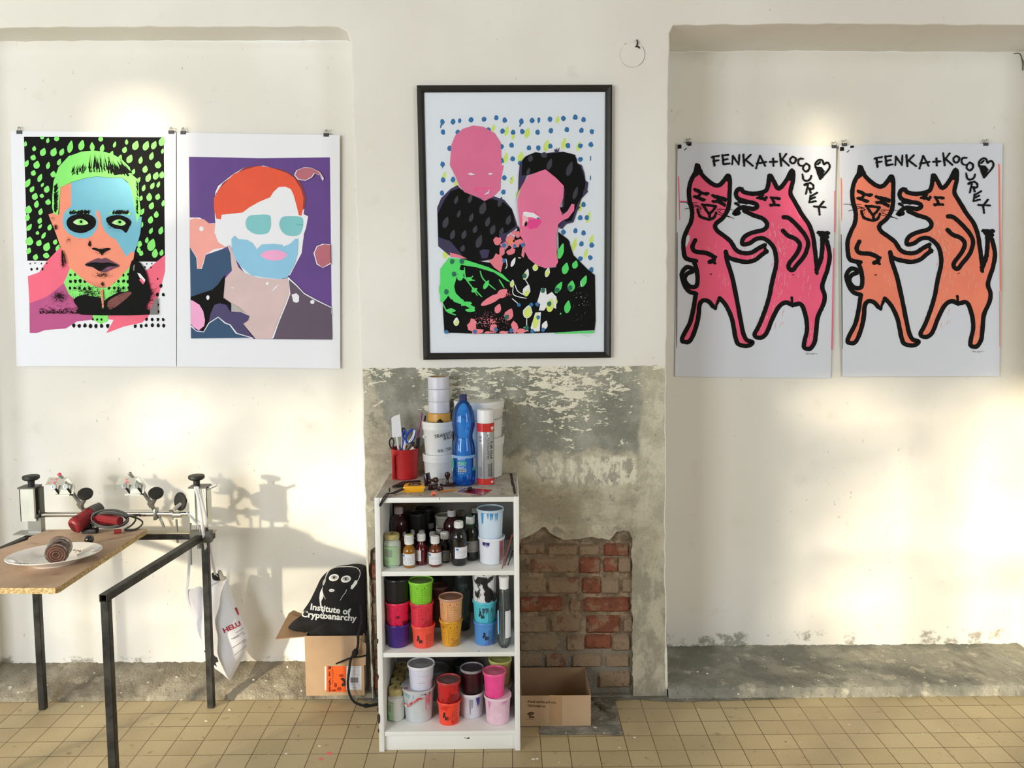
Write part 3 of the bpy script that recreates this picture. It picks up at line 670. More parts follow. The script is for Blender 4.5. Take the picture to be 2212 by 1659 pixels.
A.P([(272, 500), (302, 444), (398, 344), (470, 316), (555, 292), (640, 303), (740, 336), (785, 366), (830, 440), (846, 496), (842, 570), (832, 610), (816, 606), (800, 540), (782, 476), (765, 440), (730, 424), (688, 426), (655, 456), (632, 492), (560, 522), (500, 556), (455, 590), (322, 604), (316, 634), (288, 628), (274, 570)], RED)
A.P([(478, 640), (500, 610), (560, 604), (625, 606), (637, 640), (634, 690), (610, 724), (540, 728), (490, 700), (476, 670)], TEAL, 3)
A.P([(693, 650), (712, 618), (760, 614), (830, 618), (844, 650), (836, 700), (810, 736), (750, 738), (712, 716), (694, 680)], TEAL, 3); A.stroke([(806, 668), (842, 668)], 4, INK('teal_dark', (80, 150, 160)))
A.P([(358, 800), (376, 800), (400, 860), (430, 940), (480, 985), (560, 1008), (690, 1018), (742, 1010), (756, 1060), (756, 1110), (680, 1290), (640, 1398), (540, 1398), (458, 1302), (498, 1252), (440, 1225), (384, 1190), (332, 1140), (345, 1010), (388, 962), (378, 850)], TAN)
A.P([(384, 760), (404, 738), (426, 760), (480, 764), (520, 786), (545, 826), (580, 794), (650, 790), (712, 796), (712, 810), (760, 790), (796, 756), (812, 758), (808, 850), (790, 920), (742, 1006), (690, 1016), (600, 1006), (510, 992), (450, 940), (410, 890), (388, 826)], BLU)
A.P([(570, 862), (600, 838), (640, 830), (690, 832), (740, 856), (730, 876), (690, 896), (630, 894), (590, 880)], LPK, 3)
A.P(blob(614, 1044, 10, 10, 2, 12, .05), PAPER); A.P([(638, 1100), (660, 1070), (692, 1046), (676, 1068), (650, 1090)], PAPER); A.P([(382, 1070), (400, 1068), (402, 1074), (384, 1074)], PAPER)
A.P([(746, 1000), (800, 1050), (850, 1104), (924, 1145), (1025, 1195), (1028, 1240), (760, 1240), (700, 1290), (660, 1390), (640, 1400), (690, 1270), (756, 1110), (756, 1060), (744, 1012)], PAPER)
A.P([(752, 1018), (800, 1060), (850, 1112), (910, 1146), (1024, 1200), (1029, 1403), (652, 1400), (690, 1290), (740, 1170), (762, 1110)], MAU)
A.P([(770, 1115), (800, 1106), (818, 1124), (816, 1160), (800, 1168), (780, 1160)], PAPER); A.P(blob(903, 1162, 14, 13, 4, 10, .08), PAPER)
A.P([(384, 1170), (430, 1195), (470, 1230), (384, 1224)], GRYI)
A.P([(124, 1130), (180, 1110), (260, 1085), (300, 1050), (342, 990), (332, 1135), (382, 1170), (384, 1224), (360, 1180), (300, 1176), (270, 1200), (250, 1250), (236, 1290), (228, 1330), (200, 1352), (180, 1340), (126, 1160)], BLK)
A.P(blob(234, 1134, 10, 15, 6, 12, .06), PAPER)
A.P([(276, 1180), (310, 1170), (350, 1180), (378, 1226), (440, 1230), (498, 1252), (490, 1280), (458, 1302), (520, 1388), (400, 1350), (300, 1290), (240, 1290), (250, 1240)], IND)
A.P([(126, 1310), (160, 1345), (205, 1352), (238, 1296), (300, 1256), (350, 1296), (378, 1306), (420, 1360), (520, 1390), (526, 1398), (127, 1396)], PAPER)
A.P([(126, 1322), (160, 1350), (208, 1356), (242, 1300), (300, 1262), (342, 1300), (372, 1310), (412, 1364), (510, 1392), (127, 1396)], NAV)
A.P([(124, 1150), (140, 1155), (180, 1180), (204, 1220), (216, 1280), (210, 1316), (176, 1344), (140, 1322), (125, 1300)], LPK)
A.P([(786, 350), (800, 320), (850, 300), (900, 304), (950, 330), (976, 370), (970, 388), (950, 352), (918, 340), (900, 366), (860, 386), (810, 380)], PAPER); A.P([(792, 350), (806, 320), (850, 302), (900, 306), (945, 330), (972, 376), (946, 348), (912, 338), (896, 362), (860, 382), (815, 376)], ROSE)
A.P([(910, 850), (930, 805), (970, 790), (1018, 794), (1020, 920), (970, 944), (930, 922)], PAPER); A.P([(916, 850), (935, 808), (980, 793), (1018, 798), (1020, 912), (968, 942), (934, 916)], ROSE)
o = A.mb.build('art_print', A.mats); tag(o, 'purple screen print of a man with red hair, teal glasses and blue beard', 'poster')

# -- posters 3 and 4: the same linocut of a cat and a dog in two inks
ZA = zm(1440, 290, .33163)
cA = [(72, 58), (1105, 80), (1068, 1588), (55, 1578)]
ZBf = zm(1800, 290, .33146); cB = [(40, 72), (1103, 60), (1083, 1577), (62, 1580)]
# landmarks of the print, first sheet against second sheet
LA = [(200, 200), (1035, 480), (560, 1360), (915, 1400), (100, 1345), (815, 235), (985, 900), (305, 170)]
LB = [(175, 215), (1035, 470), (545, 1360), (915, 1385), (105, 1350), (795, 225), (972, 890), (275, 178)]
def lsq(Aa, Bb):
    def solve(t):
        S = [[0.0] * 4 for _ in range(3)]
        for (x, y), v in zip(Aa, t):
            f = (x, y, 1)
            for i in range(3):
                for j in range(3): S[i][j] += f[i] * f[j]
                S[i][3] += f[i] * v
        for i in range(3):
            p = S[i][i]; S[i] = [q / p for q in S[i]]
            for j in range(3):
                if j != i: S[j] = [a - S[j][i] * b for a, b in zip(S[j], S[i])]
        return [S[i][3] for i in range(3)]
    a, b = solve([q[0] for q in Bb]), solve([q[1] for q in Bb])
    return lambda x, y: (a[0] * x + a[1] * y + a[2], b[0] * x + b[1] * y + b[2])
AB = lsq(LA, LB)
ZB = lambda x, y: ZBf(*AB(x, y))
GPAP = M('grey_paper', (222, 226, 237), .75)
def catdog(Z, corners, Zc, fill, Y, label):
    A = Art([GPAP], planemap(Z, Y)); sheet(A, corners, Zc, Y)
    cat = [(200, 215), (180, 280), (152, 360), (152, 430), (170, 500), (160, 570), (120, 660), (112, 730), (118, 800), (180, 830), (195, 880), (205, 940), (195, 1000), (120, 985), (130, 1010), (200, 1040), (178, 1140), (155, 1230), (100, 1330), (110, 1352), (160, 1345), (210, 1215), (225, 1100), (265, 1085), (310, 1130), (345, 1065), (410, 1130), (440, 1225), (460, 1340), (500, 1370), (560, 1360), (500, 1300), (470, 1150), (430, 930), (390, 830), (385, 770), (430, 815), (520, 840), (600, 808), (650, 760), (625, 725), (570, 765), (500, 778), (450, 750), (410, 695), (330, 640), (310, 590), (370, 540), (405, 470), (412, 340), (398, 270), (360, 325), (320, 335), (260, 290)]
    dog = [(480, 355), (455, 380), (470, 410), (500, 430), (560, 440), (595, 470), (560, 490), (510, 505), (560, 520), (640, 555), (665, 585), (640, 625), (560, 640), (500, 670), (495, 720), (560, 690), (630, 675), (690, 715), (715, 780), (718, 850), (690, 960), (650, 1120), (600, 1260), (570, 1310), (610, 1325), (660, 1290), (720, 1150), (775, 1105), (830, 1115), (885, 1110), (915, 1190), (915, 1290), (895, 1385), (940, 1395), (970, 1330), (975, 1230), (1020, 1120), (1030, 1050), (1012, 985), (1055, 860), (1066, 790), (1048, 680), (1015, 700), (985, 890), (970, 770), (950, 640), (895, 520), (835, 430), (805, 370), (822, 240), (750, 350), (720, 345), (672, 270), (655, 350), (600, 378), (530, 382)]
    A.P(cat, fill); A.P(dog, fill)
    sc = [[(75, 275), (82, 275), (88, 560), (84, 560)], [(1092, 370), (1098, 366), (1096, 640), (1090, 640)], [(1085, 740), (1092, 740), (1080, 1400), (1072, 1410)], [(80, 434), (140, 434), (140, 440), (80, 441)]]
    if fill is not PINKF: sc = [[(72, 268), (80, 272), (82, 320), (76, 560), (72, 540)], [(1092, 200), (1104, 210), (1100, 1040), (1090, 1040)], [(1086, 1040), (1092, 1040), (1086, 1400), (1082, 1400)]]
    A.many(sc, fill)
    r = random.Random(5); wh = []
    for cx, cy, rx, ry, n_ in [(730, 960, 60, 230, 46), (780, 700, 130, 130, 40), (860, 500, 60, 60, 22), (480, 740, 60, 60, 12), (380, 940, 24, 70, 8), (560, 780, 60, 30, 12), (945, 1300, 22, 100, 14), (640, 1230, 40, 90, 12), (280, 750, 90, 40, 10), (900, 950, 70, 120, 16), (690, 620, 40, 60, 14)]:
        for _ in range(n_):
            x = r.gauss(cx, rx * .5); y = r.gauss(cy, ry * .5); l = r.uniform(10, 42); a = math.radians({730: 100, 780: 70, 860: 55}.get(cx, 95) + r.uniform(-10, 10))
            wh.append([(x, y), (x + math.cos(a) * l, y + math.sin(a) * l), (x + math.cos(a) * l + 2.5, y + math.sin(a) * l), (x + 2.2, y)])
    A.many(wh, LITE[0] if fill is PINKF else LITE[1])
    if fill is PINKF: A.P([(112, 700), (130, 655), (150, 660), (150, 690), (122, 745)], GPAP, 0)
    S = [[(205, 205), (190, 245), (160, 300), (146, 360), (150, 430), (166, 500), (160, 565), (135, 620), (112, 680), (110, 740), (120, 800), (150, 818), (192, 826)],
         [(205, 205), (222, 250), (262, 295), (310, 330), (345, 330), (375, 300), (400, 268), (412, 300), (410, 400), (402, 480), (370, 540), (318, 588), (330, 628), (380, 666), (418, 700), (450, 750), (490, 772), (550, 772), (600, 742), (640, 722)],
         [(385, 765), (400, 800), (460, 822), (520, 832), (575, 820), (620, 785), (652, 762)],
         [(385, 765), (396, 830), (425, 920), (450, 1040), (478, 1190), (498, 1290), (520, 1338), (560, 1355), (530, 1378), (470, 1368), (448, 1320), (428, 1210), (400, 1140), (372, 1095), (345, 1068)],
         [(190, 1040), (176, 1130), (155, 1220), (120, 1290), (100, 1336), (112, 1352), (150, 1348), (180, 1290), (205, 1200), (216, 1110), (240, 1082), (275, 1090), (302, 1122)],
         [(192, 1040), (140, 1018), (108, 960), (100, 905), (128, 868), (162, 872), (168, 895)],
         [(165, 895), (130, 912), (118, 950), (150, 990), (192, 990), (202, 940), (192, 870), (176, 826)],
         [(187, 690), (168, 735), (188, 764), (250, 772), (298, 792), (306, 820), (280, 832)],
         [(500, 375), (480, 355), (458, 368), (452, 395), (468, 420), (520, 438), (575, 450), (590, 472), (560, 486), (505, 476), (470, 486), (440, 518), (470, 512)],
         [(500, 375), (560, 388), (640, 372), (662, 330), (672, 268), (700, 310), (722, 350), (745, 345), (780, 300), (818, 235), (824, 300), (806, 380), (835, 440), (880, 520), (928, 590), (955, 670), (968, 770), (980, 880)],
         [(505, 498), (560, 525), (630, 552), (655, 590), (632, 622), (560, 640), (505, 670), (494, 716), (540, 710), (585, 682), (635, 680), (690, 725), (712, 790), (712, 860), (690, 950), (668, 1060), (640, 1150), (605, 1240), (572, 1308), (610, 1326), (650, 1296), (690, 1200), (735, 1120), (780, 1096), (820, 1112), (875, 1108), (905, 1180), (915, 1270), (900, 1340), (896, 1388), (935, 1396), (965, 1350), (975, 1270), (985, 1190), (1020, 1110), (1030, 1050), (1014, 985), (1048, 880), (1062, 790), (1045, 700)],
         [(980, 880), (1005, 810), (1015, 730), (1015, 650)],
         [(762, 540), (800, 548), (850, 595), (900, 655), (922, 715), (898, 790), (850, 850), (820, 885), (795, 870), (800, 840), (850, 775), (868, 720), (840, 682), (790, 660), (758, 628)]]
    A.strokes(S, 29, BLK)
    A.strokes([[(990, 640), (1055, 645)], [(1000, 655), (1050, 670)], [(1008, 690), (1040, 690)], [(975, 880), (978, 905)], [(1000, 840), (1012, 800)]], 24, BLK, jit=.3)
    A.many([[(186, 190), (202, 188), (238, 240), (190, 280), (170, 270)], [(392, 262), (415, 262), (418, 330), (385, 300)], [(800, 232), (812, 222), (836, 240), (828, 310), (790, 300)], [(655, 262), (680, 255), (700, 300), (664, 320)], [(470, 345), (500, 345), (505, 372), (470, 372)]], BLK)
    A.strokes([[(182, 358), (208, 368), (236, 384), (272, 386)], [(188, 366), (212, 376), (262, 392)], [(222, 388), (206, 404), (186, 408)], [(180, 406), (206, 412), (226, 426), (246, 428)], [(196, 414), (240, 424)], [(298, 398), (346, 410), (388, 424)], [(310, 406), (384, 432)], [(342, 418), (326, 434), (302, 436)], [(306, 440), (350, 440), (380, 460)], [(330, 436), (378, 464)], [(232, 458), (322, 470)], [(240, 462), (262, 500), (280, 520)], [(320, 470), (300, 500), (280, 522), (286, 552)], [(203, 490), (215, 530), (250, 548), (285, 555), (310, 540), (322, 512)],
               [(590, 392), (628, 396)], [(592, 415), (640, 420), (650, 410)], [(604, 398), (640, 428)], [(680, 412), (735, 420)], [(690, 425), (700, 452), (680, 465)], [(676, 460), (732, 462)], [(448, 450), (470, 462)], [(470, 440), (520, 450)], [(630, 725), (642, 745)], [(640, 758), (655, 770)], [(300, 790), (322, 800)], [(300, 830), (316, 840)], [(345, 1068), (330, 1100), (318, 1134)], [(302, 1122), (318, 1138)], [(815, 1064), (820, 1120)], [(770, 1092), (800, 1108)]], 18, BLK, jit=.25)
    A.strokes([[(86, 442), (205, 448)], [(118, 488), (215, 466)], [(130, 450), (225, 470)], [(330, 488), (436, 492)], [(335, 505), (440, 550)], [(330, 520), (420, 542)], [(190, 470), (230, 480)], [(205, 500), (228, 478)], [(280, 912), (298, 908)], [(288, 910), (290, 918)], [(818, 918), (832, 912)], [(70, 640), (66, 1390)]], 4.5, BLK, taper=.4)
    A.many(scatter(225, 500, 26, 30, 26, 3.5, 3) + scatter(340, 495, 26, 26, 26, 3.5, 4), BLK)
    # lettering, brushed capitals
    W = [[(305, 145), (312, 205)], [(293, 150), (342, 140)], [(303, 176), (338, 170)], [(364, 136), (370, 196)], [(362, 140), (402, 134)], [(366, 168), (398, 162)], [(370, 196), (410, 190)], [(427, 196), (432, 140)], [(432, 142), (470, 196)], [(470, 196), (474, 134)], [(500, 132), (506, 206)], [(548, 134), (508, 174)], [(515, 168), (562, 206)], [(583, 222), (608, 140)], [(608, 140), (642, 206)], [(588, 190), (648, 180)],
         [(672, 180), (718, 178)], [(693, 158), (696, 206)], [(738, 126), (746, 206)], [(780, 128), (748, 168)], [(752, 164), (796, 204)], [(820, 146), (805, 160), (806, 180), (824, 190), (840, 176), (838, 154), (820, 146)], [(888, 160), (864, 160), (856, 180), (866, 202), (892, 206)], [(910, 190), (892, 206), (890, 228), (908, 242), (926, 230), (930, 206), (912, 192)],
         [(885, 262), (890, 292), (910, 304), (934, 292), (942, 270)], [(896, 330), (920, 322), (906, 388)], [(898, 332), (935, 318), (956, 336), (950, 356), (922, 352)], [(928, 352), (938, 382)], [(936, 400), (930, 440)], [(940, 404), (980, 380)], [(936, 424), (966, 410)], [(930, 444), (972, 436)], [(958, 470), (1036, 476)], [(1022, 438), (990, 476)], [(990, 474), (996, 524)],
         [(1000, 292), (980, 240), (968, 200), (985, 170), (1012, 168), (1024, 196)], [(1024, 196), (1048, 184), (1062, 208), (1050, 236), (1020, 270), (1000, 292)], [(990, 218), (1010, 232)], [(984, 196), (1000, 180)], [(992, 236), (1012, 256)]]
    A.strokes(W, 13, BLK, jit=.3)
    A.P([(970, 210), (1010, 214), (1030, 240), (1002, 290), (985, 250)], BLK)
    A.many([[(72, 68), (96, 67), (97, 92), (71, 94)], [(114, 102), (130, 88), (132, 92), (118, 105)], [(138, 62), (160, 60), (161, 74), (138, 76)]], BLK)
    A.strokes([[(906, 1432), (912, 1424), (918, 1434), (924, 1426), (930, 1434)], [(938, 1426), (942, 1436), (950, 1427), (956, 1434), (964, 1428), (984, 1431)]], 2.4, INK('pencil', (130, 128, 128)), taper=.2)
    o = A.mb.build('art_print', A.mats); return tag(o, label, 'poster')
PINKF = INK('neon_pink', (255, 94, 134)); ORAF = INK('neon_orange', (255, 138, 108)); LITE = [INK('scratch_pink', (252, 170, 186)), INK('scratch_orange', (253, 186, 164))]
catdog(ZA, cA, ZA, PINKF, YPR, 'linocut poster of a cat and a dog filled with pink ink, left of the pair')
catdog(ZB, cB, ZBf, ORAF, YPR - .0015, 'linocut poster of a cat and a dog filled with orange ink, right of the pair')

# -- framed print
ZF = zm(880, 170, .3737); YF = -.008
A = Art([PAPER], planemap(ZF, YF)); sheet(A, [(92, 78), (1148, 75), (1140, 1584), (126, 1590)], ZF, YF)
LIME = INK('lime_yellow', (222, 240, 120)); DBL = INK('drop_blue', (52, 118, 176)); FP = INK('face_pink', (236, 120, 162)); FG = INK('frame_green', (84, 226, 108)); VIO = INK('violet', (64, 52, 92)); CHA = INK('charcoal', (62, 60, 72)); HP = INK('mouth_pink', (250, 100, 160)); PNG = INK('soft_pink', (246, 136, 150)); TEALD = INK('deep_teal', (34, 108, 92))
ly = [(497, 284, 44, 22), (574, 302, 60, 26), (693, 312, 62, 34), (612, 334, 40, 20), (868, 236, 44, 24), (804, 386, 70, 34), (905, 374, 70, 28), (568, 458, 66, 28), (655, 452, 64, 36), (990, 390, 60, 26), (214, 560, 46, 22), (280, 606, 40, 20), (604, 586, 50, 24), (1000, 740, 60, 24), (1046, 800, 70, 26), (966, 956, 80, 28), (1064, 930, 60, 24), (1032, 1010, 60, 22), (222, 1010, 60, 34), (650, 640, 40, 18), (632, 668, 30, 14)]
A.many([drop(x, y, l, w, 14) for x, y, l, w in ly], LIME)
bd = [(202, 250), (264, 248), (302, 243), (368, 238), (443, 234), (514, 226), (562, 240), (660, 246), (722, 242), (760, 240), (825, 234), (902, 230), (970, 224), (1018, 237), (206, 308), (292, 310), (468, 296), (549, 303), (611, 310), (664, 305), (752, 310), (830, 300), (922, 295), (1006, 300), (1067, 306), (245, 402), (544, 392), (603, 386), (703, 400), (757, 400), (826, 390), (928, 388), (1000, 388), (1061, 381), (204, 494), (545, 474), (609, 464), (652, 488), (1000, 466), (1059, 460), (207, 585), (264, 583), (560, 572), (600, 576), (1058, 574), (200, 662), (555, 654), (1018, 728), (999, 804), (1037, 804), (902, 887), (971, 880), (1018, 892), (926, 950), (1006, 956), (1066, 962), (1000, 1040), (1057, 1034), (1063, 1105)]
A.many([blob(x, y, {302: 9, 760: 9, 600: 3, 1058: 4, 1059: 4}.get(x, 14), 16 if x not in (600,) else 5, x, 9, .16) for x, y in bd] + [[(192, 262), (204, 262), (194, 286), (188, 284)], [(650, 258), (662, 258), (652, 280), (646, 276)], [(200, 506), (212, 506), (200, 520)]], DBL)
A.P([(172, 745), (195, 690), (250, 636), (290, 615), (320, 650), (380, 668), (445, 700), (500, 680), (560, 700), (604, 752), (622, 800), (640, 860), (575, 905), (560, 1010), (520, 1040), (400, 1060), (335, 1045), (240, 1020), (178, 968)], VIO)
A.P([(215, 700), (250, 650), (300, 632), (370, 672), (440, 706), (480, 692), (560, 716), (604, 756), (628, 850), (575, 890), (530, 900), (535, 1036), (385, 1056), (330, 1040), (300, 1000), (250, 940), (180, 916), (176, 780)], BLK)
A.many([drop(x, y, l, w, 18) for x, y, l, w in [(283, 700, 50, 22), (364, 690, 60, 24), (298, 780, 46, 20), (370, 802, 54, 24), (437, 748, 76, 40), (222, 830, 70, 34), (465, 826, 60, 28), (536, 712, 60, 26), (585, 816, 60, 30), (392, 870, 46, 26), (262, 900, 60, 28), (328, 900, 54, 28), (494, 872, 60, 32), (415, 940, 80, 36), (545, 880, 46, 24), (320, 980, 40, 28), (230, 950, 40, 24)]], CHA)
A.P([(415, 996), (440, 985), (475, 990), (465, 1035), (430, 1040)], VIO)
A.P([(255, 380), (275, 330), (320, 290), (380, 270), (440, 278), (505, 315), (540, 370), (545, 500), (557, 502), (540, 580), (538, 640), (500, 680), (445, 708), (420, 690), (330, 656), (300, 620), (280, 570), (245, 500)], FP)
A.P([(346, 550), (366, 544), (392, 554), (370, 558)], PAPER); A.P([(464, 550), (480, 544), (496, 548), (478, 557)], PAPER)
A.P([(382, 636), (400, 628), (450, 632), (482, 630), (478, 658), (452, 674), (420, 672), (400, 656)], HP); A.P([(400, 642), (470, 640), (462, 662), (430, 666)], FP); A.P([(452, 664), (470, 650), (472, 640), (476, 640), (470, 664), (440, 672)], PAPER)
A.P([(643, 560), (650, 490), (680, 450), (740, 424), (790, 432), (830, 426), (900, 422), (950, 434), (980, 462), (982, 488), (1008, 500), (1024, 545), (1030, 588), (1046, 600), (1038, 660), (1008, 690), (990, 740), (960, 830), (920, 840), (900, 862), (880, 864), (870, 850), (905, 800), (900, 780), (870, 750), (895, 740), (905, 640), (860, 575), (800, 526), (690, 560), (660, 620), (640, 650), (622, 718), (640, 640)], VIO)
A.P([(660, 560), (665, 470), (700, 440), (745, 426), (800, 434), (905, 424), (970, 440), (982, 490), (1000, 505), (1020, 560), (1030, 600), (1020, 670), (985, 720), (950, 820), (915, 828), (905, 780), (880, 750), (905, 740), (912, 640), (870, 580), (800, 524), (700, 555)], BLK)
A.many([[(850, 424), (862, 400), (868, 425)], [(860, 424), (880, 396), (872, 428)], [(846, 408), (862, 412), (850, 418)], [(990, 740), (1002, 738), (975, 772)], [(1020, 640), (1046, 650), (1010, 690)], [(880, 864), (890, 830), (900, 870)]], VIO)
A.many([drop(x, y, l, w, 18) for x, y, l, w in [(822, 494, 70, 30), (700, 535, 46, 20), (712, 460, 40, 30), (938, 520, 90, 34), (972, 660, 80, 26), (790, 440, 34, 40)]], CHA)
A.P([(205, 1330), (208, 1130), (240, 1040), (360, 1046), (520, 1070), (560, 1000), (620, 920), (640, 850), (650, 880), (700, 1010), (790, 1095), (860, 1090), (875, 1000), (872, 885), (930, 930), (960, 1020), (1040, 1100), (1084, 1136), (1088, 1400), (1082, 1454), (1000, 1458), (850, 1468), (700, 1472), (400, 1474), (214, 1468)], BLK)
A.P([(244, 1004), (300, 1018), (345, 1040), (250, 1030)], PNG)
A.P([(470, 1050), (540, 1020), (556, 1050), (540, 1120), (500, 1090)], PNG)
A.many([blob(x, y, a, b, i, 9, .35) for i, (x, y, a, b) in enumerate([(520, 940, 20, 26), (560, 965, 24, 20), (590, 930, 22, 24), (620, 960, 34, 20), (600, 1000, 26, 18), (650, 940, 24, 14), (640, 900, 18, 18), (545, 1000, 20, 26), (680, 985, 16, 24), (668, 1010, 10, 26), (615, 890, 14, 12), (520, 1030, 24, 20)])], PNG)
A.many([blob(x, y, 12, 13, x, 8) for x, y in [(620, 966), (558, 964), (668, 960), (560, 1050)]], DBL); A.P(drop(598, 940, 36, 26, 20), INK('print_orange', (236, 150, 92)))
A.P([(190, 1100), (240, 1034), (340, 1048), (470, 1090), (550, 1130), (600, 1180), (575, 1170), (500, 1120), (400, 1090), (310, 1076), (290, 1130), (270, 1200), (280, 1240), (330, 1290), (390, 1320), (388, 1340), (330, 1310), (270, 1290), (240, 1250), (205, 1295), (190, 1290)], FG)
A.many([blob(x, y, a, b, i + 40, 9, .4) for i, (x, y, a, b) in enumerate([(230, 1150, 34, 50), (215, 1220, 28, 50), (240, 1200, 30, 26), (310, 1130, 24, 30), (355, 1160, 20, 16), (385, 1224, 20, 18), (330, 1300, 34, 12), (360, 1340, 36, 10), (300, 1280, 26, 14), (260, 1260, 22, 16), (250, 1340, 30, 10)])], FG)
A.strokes([[(330, 1090), (336, 1150), (370, 1200), (405, 1255)], [(380, 1140), (350, 1170)], [(370, 1200), (432, 1262)], [(420, 1110), (440, 1160), (510, 1220)], [(205, 1300), (230, 1345), (280, 1366)], [(530, 1160), (560, 1210)], [(300, 1130), (340, 1156), (390, 1166)]], 7, FG, taper=.4)
A.many([drop(*q) for q in [(456, 1190, 60, 26, 30), (888, 996, 96, 34, 16), (914, 1096, 70, 40, 14), (970, 1074, 50, 34, 18), (948, 1198, 66, 44, 10), (1020, 1170, 74, 34, 24), (926, 1318, 76, 38, 10), (886, 1358, 12, 9, 0), (875, 1206, 76, 34, 30), (305, 1140, 56, 36, 10)]], FG)
A.many([drop(*q) for q in [(500, 1270, 170, 40, 62), (524, 1328, 58, 38, 20), (588, 1362, 74, 52, 24), (550, 1240, 70, 50, 50)]] + [blob(x, y, a, b, i + 80, 10, .35) for i, (x, y, a, b) in enumerate([(376, 1424, 24, 36), (404, 1462, 34, 14), (500, 1440, 22, 26), (620, 1440, 22, 34), (660, 1460, 28, 14), (560, 1465, 30, 8), (470, 1466, 30, 6)])], PNG)
A.many(scatter(480, 1400, 160, 70, 240, 3, 31, .8) + scatter(570, 1240, 60, 30, 60, 3, 33), PNG)
A.many([drop(*q) for q in [(612, 1060, 60, 22, 24), (740, 1090, 44, 34, 10), (810, 1118, 60, 28, 16), (688, 1130, 66, 30, 16), (606, 1184, 46, 26, 10), (696, 1346, 80, 56, 14), (795, 1424, 54, 34, 20), (690, 1222, 70, 44, 20), (283, 1404, 50, 34, 4)]], PAPER)
A.P([(770, 1290), (776, 1220), (800, 1210), (806, 1250), (836, 1232), (850, 1250), (862, 1260), (860, 1330), (810, 1310), (790, 1340), (760, 1340)], PAPER)
A.P([(748, 1300), (775, 1210), (798, 1212), (806, 1270), (796, 1318), (770, 1300)], PAPER); A.P([(712, 1440), (740, 1352), (772, 1350), (765, 1460), (722, 1462)], PAPER)
A.strokes([[(622, 1190), (640, 1230), (690, 1256)], [(612, 1200), (616, 1250), (690, 1270)], [(680, 1160), (700, 1200), (680, 1250)], [(570, 1040), (576, 1080), (566, 1100)], [(690, 1380), (690, 1460)], [(672, 1436), (700, 1460)], [(604, 1270), (640, 1300)], [(640, 1035), (656, 1036)], [(1000, 1170), (1008, 1200)]], 5, PAPER, taper=.4)
A.many([drop(*q) for q in [(740, 1090, 38, 28, 10), (808, 1122, 44, 20, 16), (680, 1138, 50, 20, 16), (604, 1188, 34, 20, 10), (696, 1350, 64, 44, 14), (826, 1310, 80, 44, 10), (862, 1286, 30, 12, 0), (742, 1400, 90, 34, 10), (690, 1240, 40, 26, 20), (284, 1410, 34, 20, 4)]], LIME)
A.many([blob(x, y, 13, 15, x + 3, 9, .15) for x, y in [(258, 1056), (314, 1056), (224, 1232), (784, 1224), (866, 1222), (820, 1302), (677, 1140), (574, 1378), (690, 1440), (270, 1130), (940, 1210)]], TEALD)
A.many([blob(x, y, 12, 12, x + 7, 9, .2) for x, y in [(750, 1304), (645, 1308), (756, 1380), (722, 1460), (785, 1450), (716, 1306), (226, 1464), (510, 1450), (390, 1462), (600, 1456)]], DBL)
A.P([(850, 1468), (1000, 1460), (1078, 1458), (1076, 1471), (850, 1474)], FG)
A.many(scatter(1000, 1300, 70, 170, 50, 2, 51, .9) + scatter(400, 1410, 70, 12, 20, 2.4, 52), PAPER)
A.P([(637, 740), (636, 700), (660, 620), (700, 560), (765, 535), (798, 524), (860, 574), (905, 620), (902, 690), (880, 742), (895, 790), (925, 765), (950, 722), (966, 726), (964, 762), (930, 806), (900, 818), (872, 840), (858, 920), (862, 1000), (872, 1060), (856, 1086), (800, 1096), (750, 1080), (700, 1040), (680, 1000), (682, 960), (650, 900), (650, 850)], FP)
A.P([(664, 780), (676, 764), (740, 768), (772, 800), (780, 830), (750, 866), (700, 874), (664, 850), (656, 818)], HP, 0); A.P([(690, 850), (700, 815), (760, 810), (776, 826), (750, 860), (710, 870)], INK('tongue', (238, 70, 150)), 0)
A.P([(668, 774), (680, 768), (730, 776), (768, 804), (762, 814), (716, 800), (694, 800), (670, 790)], PAPER); A.P([(694, 800), (700, 820), (676, 850), (664, 850), (664, 784)], INK('pale_mouth', (246, 190, 200)))
A.P(drop(685, 838, 32, 15, 14), BLK); A.P([(750, 800), (766, 806), (760, 814), (748, 808)], DBL)
A.strokes([[(686, 1500), (1000, 1500)]][:0] + [[(222, 1490), (236, 1488)], [(1016, 1486), (1030, 1480), (1042, 1490), (1060, 1484)]], 2, INK('pencil_light', (190, 190, 190)), taper=.2)
pf = thing('picture_frame', 'black framed print of a pink-faced baby and man hanging on the centre pier', 'picture frame', tuple(aY(*ZF(615, 1615), 0)))
A.mb.build('print', A.mats, pf)
FRM = M('black_frame_wood', (34, 33, 31), .45, bump=.2, bscale=40, var=.15)
oc = [(57, 45), (1180, 42), (1173, 1610), (95, 1622)]; ic = [(97, 83), (1142, 80), (1135, 1578), (132, 1584)]
for i in range(4):
    j = (i + 1) % 4; m = MB(); prof = [(0, .0), (0, -.020), (.25, -.024), (.6, -.021), (.85, -.014), (1.0, -.012), (1.0, -.002), (1, 0)]
    vs = []
    for t, y in prof:
        for q in (i, j):
            px = (oc[q][0] * (1 - t) + ic[q][0] * t, oc[q][1] * (1 - t) + ic[q][1] * t); vs.append(Vector((aY(*ZF(*px), 0).x, y, aY(*ZF(*px), 0).z)))
    n = len(prof); m.add(vs, [[2 * k, 2 * k + 1, 2 * k + 3, 2 * k + 2] for k in range(n - 1)], 0, False); m.build('frame_bar', FRM, pf)
